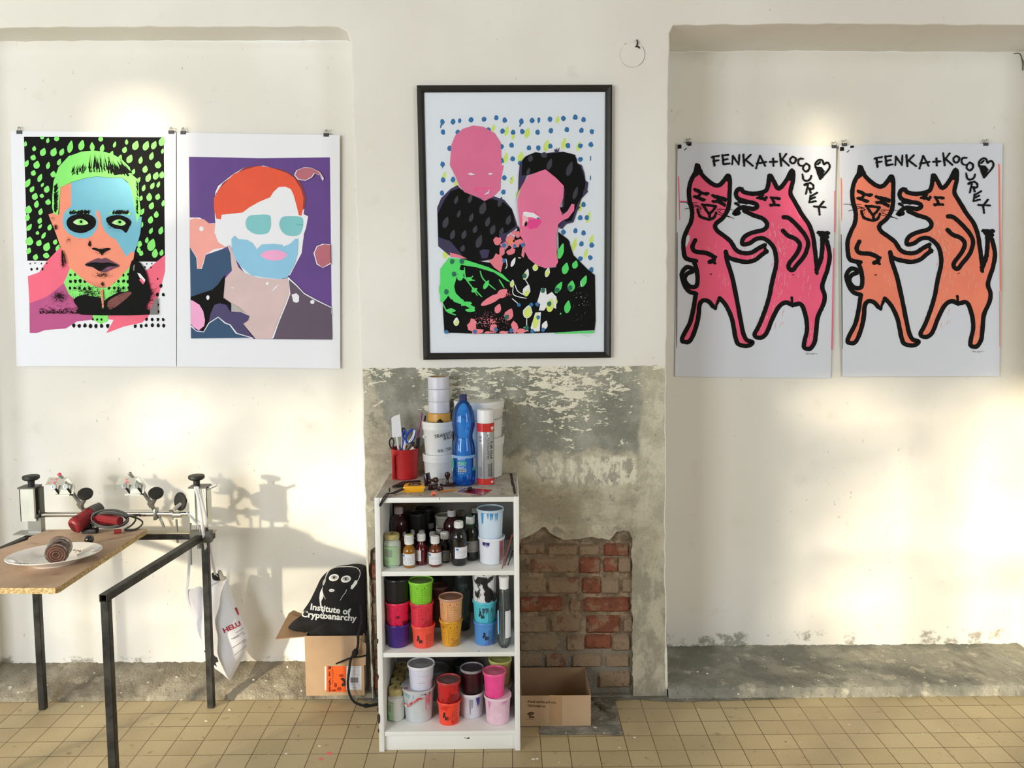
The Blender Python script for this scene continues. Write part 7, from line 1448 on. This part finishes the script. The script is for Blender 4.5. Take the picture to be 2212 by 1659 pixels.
# heat gun with its coiled cable
ZH = zm(120, 1040, .09946); RG = M('heat_gun_red', (128, 34, 40), .4, var=.1, scale=10); DG = M('heat_gun_grey', (78, 76, 76), .45); DRK = M('vent_dark', (46, 14, 18), .7); CB = M('cable_grey', (56, 56, 56), .5); BK2 = M('soft_black', (26, 25, 25), .6)
A0 = aZ(*ZH(372, 1000), ZS + .031); A0.z = ZS + .031; B0 = aZ(*ZH(960, 560), ZS + .080)
hg = thing('heat_gun', 'red heat gun with coiled dark cable lying on the particle board', 'heat gun', (A0.x, A0.y, ZS)); axv = (B0 - A0); LG = axv.length; Mg = Matrix.Translation(A0) @ axv.to_track_quat('Z', 'Y').to_matrix().to_4x4()
m = MB(); m.lathe([(0, .0), (.020, .0), (.027, .003), (.031, .010), (.0315, .02), (.029, LG * .35), (.027, LG * .62), (.0245, LG * .74)], M=Mg, seg=10, close=False, smooth=True); m.build('housing', RG, hg)
m = MB(); m.lathe([(.0255, LG * .70), (.0265, LG * .73), (.0235, LG * .88), (.019, LG * 1.0), (.0185, LG * 1.04), (.0150, LG * 1.05), (.013, LG * .95)], M=Mg, seg=24, close=False); m.build('nozzle', DG, hg)
m = MB()
for k in range(5):
    x = -.0125 + .0062 * k; h_ = (.016, .02, .021, .02, .015)[k] ; m.box((x - .0011, -h_ * .95, -.0008), (x + .0011, h_ * .95, .0004), 0, Mg)
def onbody(u, phi, w_, l_, mb):
    r0 = .0308 - .004 * u; pts = []
    for du, dp in ((-l_, -w_), (l_, -w_), (l_, w_), (-l_, w_)):
        a = phi + dp; pts.append(Mg @ Vector(((r0 + .0006) * math.cos(a), (r0 + .0006) * math.sin(a), (u + du) * LG)))
    mb.add(pts, [[0, 1, 2, 3]], 0, False)
up = max(range(36), key=lambda k: (Mg.to_3x3() @ Vector((math.cos(k * PI / 18), math.sin(k * PI / 18), 0))).z); PU = up * PI / 18
for k in range(5): onbody(.2, PU - .42 + .21 * k, .035, .055, m)
for k in range(4): onbody(.62, PU - .3 + .21 * k, .035, .04, m)
m.build('vents', DRK, hg)
m = MB(); h0 = aZ(*ZH(800, 760), ZS + .055); h1 = aZ(*ZH(1400, 860), ZS + .050); h2 = aZ(*ZH(1290, 960), ZS + .016)
m.tube([A0 + axv * .45, h0, h0 * .4 + h1 * .6, h1], [.020, .0165, .015, .0165], 8); m.tube([h0 + Vector((.012, -.012, -.015)), h2], .0095, 8); m.build('handle', RG, hg)
m = MB(); q = aZ(*ZH(660, 980), ZS + .020); m.lathe([(0, -.020), (.016, -.016), (.022, 0), (.018, .014), (0, .018)], M=Matrix.Translation(q), seg=18, sx=1.1, close=False); m.box(tuple(q + Vector((-.004, -.03, -.020))), tuple(q + Vector((.05, .0, -.002))), 0, bev=.005); m.build('support_foot', BK2, hg)
m = MB(); q = aZ(*ZH(1275, 1095), ZS + .008); q.z = ZS + .0085; m.tube([q, q + Vector((.022, .006, 0))], .0083, 10); m.build('hanging_hook', RG, hg)
def loop(cx, cy, rx, ry, z0, z1, ph=0, n=26, j=0):
    out = []
    for k in range(n):
        t = 2 * PI * k / n + ph; x = cx + rx * math.cos(t); y = cy + ry * math.sin(t); z = z0 + (z1 - z0) * (.5 - .5 * math.sin(t)); out.append(aZ(*ZH(x, y), ZS + z))
    return out
pts = []
for i, (cx, cy, rx, ry, z0, z1) in enumerate([(1140, 800, 420, 170, .024, .082), (1160, 830, 415, 175, .020, .078), (1150, 850, 405, 160, .016, .072), (1180, 800, 400, 185, .028, .086)]): pts += loop(cx, cy, rx, ry, z0, z1)
pts += [aZ(*ZH(x, y), ZS + z) for x, y, z in [(1560, 760, .06), (1700, 760, .05), (1740, 840, .02), (1640, 960, .004), (1500, 1040, .004), (1560, 1060, .004), (1720, 1045, .004), (1860, 960, .004), (1890, 880, .006), (1800, 810, .035), (1640, 760, .05)]]
m = MB(); m.tube(crom(pts, 2), .0034, 7); m.build('cable', CB, hg)

# ------------------------------------------------------------------ white cloth bag hanging from the right tower
CLOTH = M('white_cloth', (226, 226, 232), .9, bump=.25, bscale=30); HRED = M('print_dark_red', (168, 30, 54), .8)
def puff(mb, outline, cpx, Y, T_, rings=14, mat=0, wr=.003, seed=0, pw=.55, back=.35):
    """star-shaped outline in photograph pixels inflated to thickness T_ towards the camera"""
    o2 = sm2(outline, 4); n = len(o2); r = random.Random(seed); ph = [(r.uniform(20, 60), r.uniform(20, 60), r.uniform(0, 6)) for _ in range(4)]; vs = []; fs = []
    for side in (1, -1):
        b = len(vs)
        for k in range(rings):
            s_ = 1 - k / rings; d = T_ * (1 - s_ * s_) ** pw * (1 if side > 0 else -back)
            for (x, y) in o2:
                P = aY(cpx[0] + (x - cpx[0]) * s_, cpx[1] + (y - cpx[1]) * s_, Y); w_ = sum(math.sin(a * P.x + c_ * P.z + e) for a, c_, e in ph) * wr * (1 - s_ ** 6)
                vs.append(Vector((P.x, Y - d - w_ * side, P.z)))
        P = aY(cpx[0], cpx[1], Y); vs.append(Vector((P.x, Y - T_ * (1 if side > 0 else -back) - side * sum(math.sin(a * P.x + c_ * P.z + e) for a, c_, e in ph) * wr, P.z)))
        for k in range(rings - 1):
            for i in range(n): fs.append([b + k * n + i, b + k * n + (i + 1) % n, b + (k + 1) * n + (i + 1) % n, b + (k + 1) * n + i])
        for i in range(n): fs.append([b + (rings - 1) * n + i, b + (rings - 1) * n + (i + 1) % n, b + rings * n])
    mb.add(vs, fs, mat, True)
def drape(mb, lift=.0012):
    bvh = BVHTree.FromPolygons([tuple(v_) for v_ in mb.v], mb.f)
    def f(x, y):
        d = ray(x, y).normalized(); h = bvh.ray_cast(CPOS, d); 
        if h[0] is None:
            h = bvh.find_nearest(aY(x, y, mb.v[0].y)); return h[0] - d * lift
        return h[0] - d * lift
    return f
def dpoly(mb, f, pts, mat, sub=0):
    """filled shape draped on the surface, cut into small cells so that it follows the bulge"""
    bm = bmesh.new(); tri = tessellate_polygon([[Vector((x, y, 0)) for x, y in pts]]); vv = [bm.verts.new((x, y, 0)) for x, y in pts]
    for t in tri:
        try: bm.faces.new([vv[i] for i in t])
        except ValueError: pass
    for _ in range(sub): bmesh.ops.subdivide_edges(bm, edges=[e for e in bm.edges if e.calc_length() > 6], cuts=1, use_grid_fill=False); bmesh.ops.triangulate(bm, faces=bm.faces)
    bm.verts.index_update(); mb.add([f(v_.co.x, v_.co.y) for v_ in bm.verts], [[v_.index for v_ in q.verts] for q in bm.faces], mat, False); bm.free()
ZBg = zm(380, 1180, .2290)
YB_ = .04
hb = thing('cloth_bag', 'white printed cloth bag hanging by its straps from the right clamp', 'bag', tuple(aY(497, 1467, YB_)))
m = MB(); puff(m, [ZBg(x, y) for x, y in [(300, 310), (345, 305), (410, 322), (455, 318), (482, 300), (520, 420), (560, 540), (615, 680), (660, 770), (684, 850), (665, 960), (620, 1070), (560, 1180), (520, 1256), (500, 1258), (440, 1205), (340, 1130), (270, 1040), (246, 920), (240, 800), (246, 660), (262, 500), (280, 400)]], ZBg(450, 800), YB_, .050, wr=.0022, seed=4)
body = m; fB = drape(m, .0014)
m.build('bag_body', CLOTH, hb)
m = MB(); GP = M('print_pale_grey', (150, 146, 156), .8)
text_on(m, fB, 'HELU', ZBg(456, 818), ZBg(616, 744), 10, 0, .03)
dpoly(m, fB, [ZBg(x, y) for x, y in [(554, 585), (590, 564), (604, 640), (588, 654)]], 0, 1)
dpoly(m, fB, [ZBg(x, y) for x, y in [(586, 590), (597, 584), (603, 640), (592, 650)]], 2, 0)
for (x0, y0, x1, y1) in [(566, 812, 644, 762), (522, 872, 640, 800), (540, 870, 600, 838), (536, 952, 660, 870), (630, 830, 654, 812), (556, 1022, 668, 930), (636, 905, 662, 885)]:
    n_ = 9
    for k in range(n_):
        t0, t1 = k / n_, (k + .62) / n_; dpoly(m, fB, [ZBg(x0 + (x1 - x0) * t0, y0 + (y1 - y0) * t0), ZBg(x0 + (x1 - x0) * t1, y0 + (y1 - y0) * t1), ZBg(x0 + (x1 - x0) * t1, y0 + (y1 - y0) * t1 + 9), ZBg(x0 + (x1 - x0) * t0, y0 + (y1 - y0) * t0 + 9)], 1)
for q in [[(296, 1060), (330, 1040), (352, 1014), (366, 1038), (388, 1050), (400, 1090), (372, 1100), (386, 1138), (340, 1104), (310, 1090)], [(272, 982), (282, 986), (284, 998), (274, 1002), (266, 994)]]: dpoly(m, fB, [ZBg(x, y) for x, y in q], 3, 1)
arcp = [(250, 906), (272, 912), (290, 940), (296, 985), (290, 1030), (280, 1056)]
for a, b in zip(arcp[:-1], arcp[1:]): dpoly(m, fB, [ZBg(a[0], a[1]), ZBg(b[0], b[1]), ZBg(b[0] + 3, b[1]), ZBg(a[0] + 3, a[1])], 3)
m.build('bag_print', [HRED, GP, M('print_rose', (214, 110, 120), .8), M('print_dark', (44, 42, 46), .8)], hb)
def strap(pts, w_, name='strap', mat=CLOTH, flat=.2, parent=hb):
    m = MB(); m.tube(crom([aY(x, y, Y) for x, y, Y in pts], 5), w_, 8, flat=flat); m.build(name, mat, parent)
yt_ = -.092
strap([(423, 1054, yt_ + .03), (422, 1052, yt_), (428, 1075, yt_), (434, 1110, yt_), (439, 1150, yt_ - .004), (446, 1195, -.05), (447, 1235, -.0), (440, 1290, .02), (438, 1345, .03)], .0056)
strap([(425, 1052, yt_ + .03), (427, 1052, yt_), (434, 1075, yt_), (442, 1105, yt_), (447, 1128, yt_), (449, 1150, -.06), (456, 1190, -.02), (462, 1225, .01), (466, 1245, .02)], .0048)
strap([(404, 1105, yt_ + .02), (410, 1114, yt_), (424, 1130, yt_), (432, 1145, yt_), (438, 1170, -.055), (448, 1205, -.02), (452, 1250, .0), (444, 1290, .02)], .0052)
strap([(410, 1165, .05), (409, 1210, .05), (406, 1255, .05), (403, 1282, .05), (409, 1310, .05), (418, 1336, .05), (428, 1362, .045), (440, 1376, .04)], .0062)
strap([(450, 1158, -.02), (455, 1190, -.0), (462, 1232, .015), (470, 1246, .02)], .0036)
m = MB(); puff(m, [(404, 1279), (418, 1271), (436, 1268), (444, 1300), (446, 1345), (440, 1372), (430, 1350), (416, 1320)], (428, 1315), .056, .014, rings=8, wr=.001, seed=6); m.build('folded_side', CLOTH, hb)
m = MB(); puff(m, [(424, 1336), (434, 1332), (442, 1345), (444, 1372), (438, 1384), (430, 1372)], (436, 1358), .045, .012, rings=6, wr=.0, seed=6); m.build('folded_side', CLOTH, hb)
m = MB(); puff(m, [ZBg(x, y) for x, y in [(336, 262), (350, 248), (378, 250), (402, 272), (412, 318), (390, 326), (350, 308)]], ZBg(376, 288), .028, .016, rings=6, wr=0); m.build('bag_contents', BK2, hb)
m = MB(); puff(m, [ZBg(x, y) for x, y in [(392, 236), (425, 226), (446, 268), (462, 300), (480, 288), (456, 318), (412, 322)]], ZBg(428, 280), .034, .010, rings=6, wr=0); m.build('strap_end', M('cloth_shadow_grey', (196, 192, 182), .9), hb)

# ------------------------------------------------------------------ tall cardboard box with black drawstring bag on it
CARD = M('cardboard', (186, 156, 124), .85, var=.06, scale=5, bump=.1, bscale=30); CARD2 = M('cardboard_inside', (158, 128, 98), .85, var=.06, scale=5)
yb0, yb1 = -.020, .165; pL, pR = aY(661, 1495, yb0), aY(795, 1490, yb0); zb0 = .016; zt0 = aY(700, 1374, yb0).z; zsplit = aY(700, 1438, yb0).z
bx1 = thing('cardboard_box', 'tall cardboard box with orange label on the ledge left of the pier', 'box', ((pL.x + pR.x) / 2, (yb0 + yb1) / 2, zb0)); x0_, x1_ = pL.x, -.555
# the box stands in the niche, its right side just clear of the pier
m = MB(); th = .004; 
for a, b in (((x0_, yb0, zb0 + .01), (x1_, yb0 + th, zt0)), ((x0_, yb1 - th, zb0 + .062), (x1_, yb1, zt0)), ((x0_, yb0 + th, zb0 + .035), (x0_ + th, yb1 - th, zt0)), ((x1_ - th, yb0 + th, zb0 + .035), (x1_, yb1 - th, zt0))): m.box(a, b)
m.build('carton', [CARD], bx1)
m = MB(); vs = [aY(x, y, yb0 - .0032) for x, y in [(659, 1374), (768, 1374), (790, 1390), (795, 1437), (661, 1438.5)]]; m.add(vs + [v_ + Vector((0, .0028, 0)) for v_ in vs], [[0, 1, 2, 3, 4], [9, 8, 7, 6, 5]] + [[i, (i + 1) % 5, (i + 1) % 5 + 5, i + 5] for i in range(5)], 0, False); m.build('front_flap', CARD, bx1)
f0 = [Vector((x0_, yb0, zt0)), Vector((x0_, yb1 - .01, zt0))]; q0 = aY(595, 1380, yb0 + .01); q1 = aY(634, 1320, yb1 - .03); m = MB(); vs = [f0[0], f0[1], q1 + Vector((0, 0, .004)), q1 + Vector((-.016, -.012, -.004)), q0]; m.add(vs + [v_ + Vector((.001, 0, -.003)) for v_ in vs], [[0, 1, 2, 3, 4], [9, 8, 7, 6, 5]] + [[i, (i + 1) % 5, (i + 1) % 5 + 5, i + 5] for i in range(5)], 0, False); m.build('side_flap', CARD2, bx1)
fl = lambda d: (lambda x, y: aY(x, y, yb0 - d)); L3 = M('label_orange', (240, 96, 28), .6); m = MB()
def qd(mb, x0, y0, x1, y1, d, mat): mb.add([aY(x, y, yb0 - d) for x, y in ((x0, y0), (x1, y0), (x1, y1), (x0, y1))], [[0, 1, 2, 3]], mat, False)
qd(m, 701.5, 1439.5, 706, 1491, .0006, 0); qd(m, 705, 1439, 748, 1496 - 1, .0008, 1); qd(m, 747, 1439, 781, 1490, .0006, 0)
text_on(m, fl(.0016), 'car refinish', ZBg(1442, 1180), ZBg(1442, 1400 - 26), 4.6, 2, .03)
text_on(m, fl(.0016), 'refinish', ZBg(1470, 1140), ZBg(1470, 1300), 4.0, 3, 0)
text_on(m, fl(.0016), 'R', ZBg(1436, 1134), ZBg(1436, 1168), 6, 2, .04)
m.poly([ZBg(x, y) for x, y in [(1548, 1250), (1575, 1238), (1596, 1262), (1600, 1300), (1590, 1322), (1562, 1320), (1566, 1290), (1586, 1290), (1570, 1268)]], fl(.0017), 2)
for (x, y, rx, ry) in [(1505, 1310, 16, 22), (1540, 1345, 22, 18), (1490, 1360, 26, 10), (1560, 1220, 22, 14)]: m.poly([ZBg(x + rx * math.cos(t), y + ry * math.sin(t)) for t in [2 * PI * k / 12 for k in range(12)]], fl(.0014), 3)
r = random.Random(2); x = 1646
while x < 1716: w_ = r.choice([2, 3, 4, 5]); m.poly([ZBg(x, 1238), ZBg(x + w_, 1238), ZBg(x + w_, 1288), ZBg(x, 1288)], fl(.0014), 2); x += w_ + r.choice([2, 3, 4])
for (x0, y0, x1, y1) in [(1610, 1212, 1736, 1214), (1645, 1298, 1715, 1301), (1664, 1330, 1710, 1333), (1668, 1340, 1704, 1342), (1608, 1140, 1735, 1142), (1608, 1178, 1735, 1179), (1600, 1310, 1740, 1311)]: m.poly([ZBg(x0, y0), ZBg(x1, y0), ZBg(x1, y1), ZBg(x0, y1)], fl(.0014), 4)
m.build('label', [LBL, L3, TXT, M('label_brown_print', (150, 50, 20), .7), M('label_grey_line', (130, 130, 140), .7)], bx1)

BAGB = M('black_bag_cloth', (27, 27, 28), .95, var=.25, scale=6, bump=.35, bscale=22); WPR = M('bag_white_print', (222, 222, 220), .8); GPR = M('bag_grey_print', (168, 166, 162), .8)
Yg = .03; bb = thing('drawstring_bag', 'black drawstring bag printed with a masked face, resting on the tall cardboard box', 'bag', (-.66, .06, zt0))
m = MB(); puff(m, [ZBg(x, y) for x, y in [(1060, 776), (1085, 730), (1130, 690), (1175, 682), (1200, 610), (1260, 520), (1320, 400), (1370, 300), (1440, 230), (1520, 190), (1620, 175), (1700, 164), (1760, 172), (1794, 195), (1798, 300), (1800, 500), (1804, 700), (1808, 820), (1760, 860), (1700, 884), (1640, 856), (1500, 852), (1360, 858), (1250, 850), (1230, 806), (1140, 800)]], ZBg(1530, 600), Yg, .062, wr=.0016, seed=9, back=1.3)
fG = drape(m, .0013); m.build('bag_body', BAGB, bb)
m = MB(); G_ = lambda L: [ZBg(x, y) for x, y in L]
def dstroke(mb, pts, w_, mat, n=4):
    q = [(v_.x, v_.y) for v_ in crom([(a, b, 0) for a, b in pts], n)]
    for (a, b), (c_, d) in zip(q[:-1], q[1:]):
        l_ = math.hypot(c_ - a, d - b) or 1; ox, oy = -(d - b) / l_ * w_ / 2, (c_ - a) / l_ * w_ / 2; ex, ey = (c_ - a) / l_ * .6, (d - b) / l_ * .6
        mb.add([fG(*ZBg(a - ex + ox, b - ey + oy)), fG(*ZBg(a - ex - ox, b - ey - oy)), fG(*ZBg(c_ + ex - ox, d + ey - oy)), fG(*ZBg(c_ + ex + ox, d + ey + oy))], [[0, 1, 2, 3]], mat, False)
dstroke(m, [(1412, 300), (1422, 262), (1460, 215), (1530, 194), (1620, 192), (1690, 198), (1728, 222), (1738, 262), (1722, 310), (1704, 340)], 5, 0); dstroke(m, [(1424, 276), (1450, 228), (1520, 200), (1600, 198)], 2.5, 1)
dpoly(m, fG, G_([(1384, 340), (1398, 312), (1414, 296), (1412, 330), (1400, 360), (1384, 376)]), 1, 1); dpoly(m, fG, G_([(1690, 322), (1708, 322), (1712, 346), (1690, 376), (1664, 406), (1648, 400), (1654, 372), (1672, 352)]), 0, 1)
for cx, cy, k in ((1490, 296, 0), (1604, 310, 1)):
    dpoly(m, fG, G_([(cx + 47 * math.cos(t), cy + 33 * math.sin(t) - 6 * math.cos(t)) for t in [2 * PI * q / 22 for q in range(22)]]), 0, 2)
m.build('mask_print', [WPR, GPR], bb)
m = MB()
f2_ = lambda x, y: fG(x, y) + Vector((0, -.0008, 0)); f3_ = lambda x, y: fG(x, y) + Vector((0, -.0014, 0))
for cx, cy in ((1492, 294), (1602, 308)):
    dpoly(m, f2_, G_([(cx + 32 * math.cos(t), cy + 19 * math.sin(t)) for t in [2 * PI * q / 16 for q in range(16)]]), 1, 1); dpoly(m, f3_, G_([(cx + 10 * math.cos(t), cy + 10 * math.sin(t)) for t in [2 * PI * q / 12 for q in range(12)]]), 2, 0); dpoly(m, f3_, G_([(cx - 34, cy - 6), (cx, cy - 18), (cx + 34, cy - 6), (cx, cy - 13)]), 2, 0)
m.build('eye_print', [WPR, GPR, BAGB], bb)
m = MB()
dpoly(m, fG, G_([(1442, 414), (1460, 402), (1490, 406), (1498, 418), (1480, 430), (1452, 430)]), 0, 1); dpoly(m, f2_, G_([(1452, 418), (1488, 416), (1486, 420), (1454, 421)]), 1, 0)
dstroke(m, [(1610, 410), (1596, 440), (1572, 470), (1556, 500), (1550, 510)], 4, 0); dstroke(m, [(1384, 384), (1380, 420), (1392, 460), (1410, 500)], 4, 0)
dpoly(m, fG, G_([(1376, 398), (1388, 440), (1390, 480), (1370, 520), (1374, 560), (1392, 610), (1396, 650), (1380, 620), (1360, 560), (1352, 490), (1358, 440)]), 0, 1)
dstroke(m, [(1396, 640), (1404, 670), (1388, 688)], 4, 0)
text_on(m, f2_, 'Institute of', ZBg(1268, 596), ZBg(1646, 646), 13.2, 0, .028); text_on(m, f2_, 'Cryptoanarchy', ZBg(1184, 664), ZBg(1704, 706), 13.0, 0, .028)
text_on(m, f2_, 'Parallel polis - Prague', ZBg(1320, 694), ZBg(1556, 722), 2.2, 0, .02) if False else None
for k in range(22):
    x = 1322 + k * 10.6; y = 690 + k * 1.25; dpoly(m, f2_, G_([(x, y), (x + 8, y + 1), (x + 8, y + 8), (x, y + 7)]), 1, 0)
m.build('lettering', [WPR, BAGB], bb)
def cord(pts, w_=.0052): 
    m = MB(); m.tube(crom([aY(x, y, Y) for x, y, Y in pts], 5), w_, 8, flat=.6); m.build('drawstring', BAGB, bb)
cZ = lambda x, y, Y: (*ZBg(x, y), Y)
cord([cZ(1740, 560, -.045), cZ(1750, 700, -.045), cZ(1722, 830, -.04), cZ(1716, 940, -.04), cZ(1690, 1000, -.042), cZ(1652, 1060, -.046), cZ(1636, 1160, -.05), cZ(1622, 1300, -.055), cZ(1640, 1400, -.060), cZ(1680, 1465, -.072), cZ(1740, 1495, -.095), cZ(1800, 1508, -.115), cZ(1850, 1500, -.115), cZ(1905, 1490, -.115)], .0060)
cord([cZ(1512, 1108, -.040), cZ(1580, 1080, -.044), cZ(1660, 1050, -.050), cZ(1740, 1042, -.045), cZ(1812, 1024, -.040)], .0054)
cord([cZ(1800, 800, -.035), cZ(1806, 950, -.034), cZ(1800, 1120, -.034), cZ(1806, 1290, -.033), cZ(1804, 1358, -.033)], .0052)
m = MB(); q = aY(*ZBg(1690, 1005), -.048); m.lathe([(0, -.017), (.009, -.012), (.0125, 0), (.009, .012), (0, .017)], M=Matrix.Translation(q) @ Matrix.Rotation(.4, 4, 'Y'), seg=14); q = aY(*ZBg(1796, 1510), -.116); m.lathe([(0, -.010), (.008, -.005), (.010, 0), (.008, .005), (0, .008)], M=Matrix.Translation(q + Vector((0, 0, .003))), seg=12, sx=1.4); m.build('knot', BAGB, bb)

# ------------------------------------------------------------------ low open cardboard box right of the bookcase
xb0 = BX1 + .004; yA, yB2 = -.226, -.004; zt2 = .118; xb1 = .305
b2_ = thing('cardboard_box', 'low open cardboard box on the floor right of the bookcase', 'box', ((xb0 + xb1) / 2, (yA + yB2) / 2, .003)); m = MB(); th = .004; z0 = .003
for a, b, k in (((xb0, yA, z0), (xb1, yA + th, zt2), 0), ((xb0, yB2 - th, z0), (xb1, yB2, zt2 + .006), 1), ((xb0, yA + th, z0), (xb0 + th, yB2 - th, zt2), 1), ((xb1 - th, yA + th, z0), (xb1, yB2 - th, zt2 + .003), 1), ((xb0 + th, yA + th, z0), (xb1 - th, yB2 - th, z0 + th), 1)): m.box(a, b, k)
m.build('carton', [CARD, CARD2], b2_)
m = MB(); fB2 = lambda x, y: aY(x, y, yA - .0008); BRN = M('box_brown_print', (70, 46, 28), .8); Zc = zm(1100, 1100, .3133)
text_on(m, fB2, 'Právě šetříte přírodu.', Zc(128, 1334), Zc(328, 1340), 5.0, 0, .012); text_on(m, fB2, 'Usmívejte se.', Zc(127, 1361), Zc(252, 1366), 5.0, 0, .012)
leaf = [(122, 1412), (138, 1400), (158, 1398), (176, 1406), (162, 1418), (140, 1424), (128, 1420)]
m.poly([Zc(x, y) for x, y in leaf], fB2, 0); m.poly([Zc(x, y) for x, y in [(137, 1426), (172, 1426), (172, 1441), (137, 1441)]], fB2, 0); m.poly([Zc(x, y) for x, y in [(119, 1448), (175, 1449), (175, 1451), (119, 1450)]], fB2, 0)
f4 = lambda x, y: aY(x, y, yA - .0012)
for q in [(126, 1416, 166, 1407)]: m.poly([Zc(q[0], q[1]), Zc(q[2], q[3]), Zc(q[2], q[3] + 1.6), Zc(q[0], q[1] + 1.6)], f4, 1)
for x in (146, 154, 162): m.poly([Zc(x, 1430), Zc(x + 2, 1430), Zc(x + 2, 1438), Zc(x, 1438)], f4, 1)
m.build('box_print', [BRN, CARD], b2_)
m = MB(); m.add([aY(*Zc(x, y), yA - .0005) for x, y in [(276, 1280), (364, 1285), (364, 1490), (276, 1488)]], [[0, 1, 2, 3]], 0, False); m.build('tape_strip', M('parcel_tape', (176, 142, 104), .35), b2_)
# ------------------------------------------------------------------ trees in the yard outside the windows behind the camera
BARK = M('bark', (84, 74, 62), .9); LEAF = M('leaf_green', (96, 112, 60), .7, var=.2)
def yard_tree(x, y, h_, seed, n, cz, spread):
    r = random.Random(seed); t = bpy.data.objects.new('yard_tree', None); col.objects.link(t); t.location = (x, y, 0); t['kind'] = 'structure'
    m = MB(); m.tube(crom([(x, y, -.3), (x + .05, y, h_ * .35), (x - .04, y, h_ * .7), (x + .1, y, h_)], 4), [.10] * 5 + [.08] * 4 + [.05] * 4, 8)
    for k in range(11):
        z0 = r.uniform(.25, .85) * h_; a = r.uniform(0, 2 * PI); L_ = r.uniform(.7, 1.5) * spread
        m.tube(crom([(x, y, z0), (x + .5 * L_ * math.cos(a), y + .5 * L_ * math.sin(a), z0 + .25 * L_), (x + L_ * math.cos(a), y + L_ * math.sin(a), z0 + .7 * L_)], 4), [.035] * 4 + [.022] * 3 + [.012] * 2, 6)
    m.build('trunk', BARK, t)
    m = MB()
    for k in range(n):
        a = r.uniform(0, 2 * PI); q = spread * r.random() ** .5 * 1.25; c = Vector((x + q * math.cos(a), y + q * math.sin(a), cz + r.gauss(0, 1) * h_ * .2))
        for _ in range(44):
            p = c + Vector((r.gauss(0, .15), r.gauss(0, .15), r.gauss(0, .13))); u = Vector((r.gauss(0, 1), r.gauss(0, 1), r.gauss(0, 1))).normalized(); v_ = u.orthogonal().normalized(); s_ = r.uniform(.035, .065)
            m.add([p - u * s_, p + v_ * s_ * .5, p + u * s_, p - v_ * s_ * .5], [[0, 1, 2, 3]], 0, False)
    m.build('leaves', LEAF, t, orient=False)
yard_tree(-7.7, -6.6, 4.4, 3, 34, 2.2, 1.15)
yard_tree(-5.3, -6.9, 4.3, 5, 36, 2.3, 1.2)
yard_tree(-10.2, -7.6, 4.2, 8, 26, 2.6, 1.2)
m = MB(); m.add([(-30, -30, -.35), (20, -30, -.35), (20, WINY - .4, -.35), (-30, WINY - .4, -.35)], [[0, 1, 2, 3]], 0, False); m.build('yard_ground', M('yard_gravel', (150, 146, 136), .95, var=.2, scale=3), kind='structure')
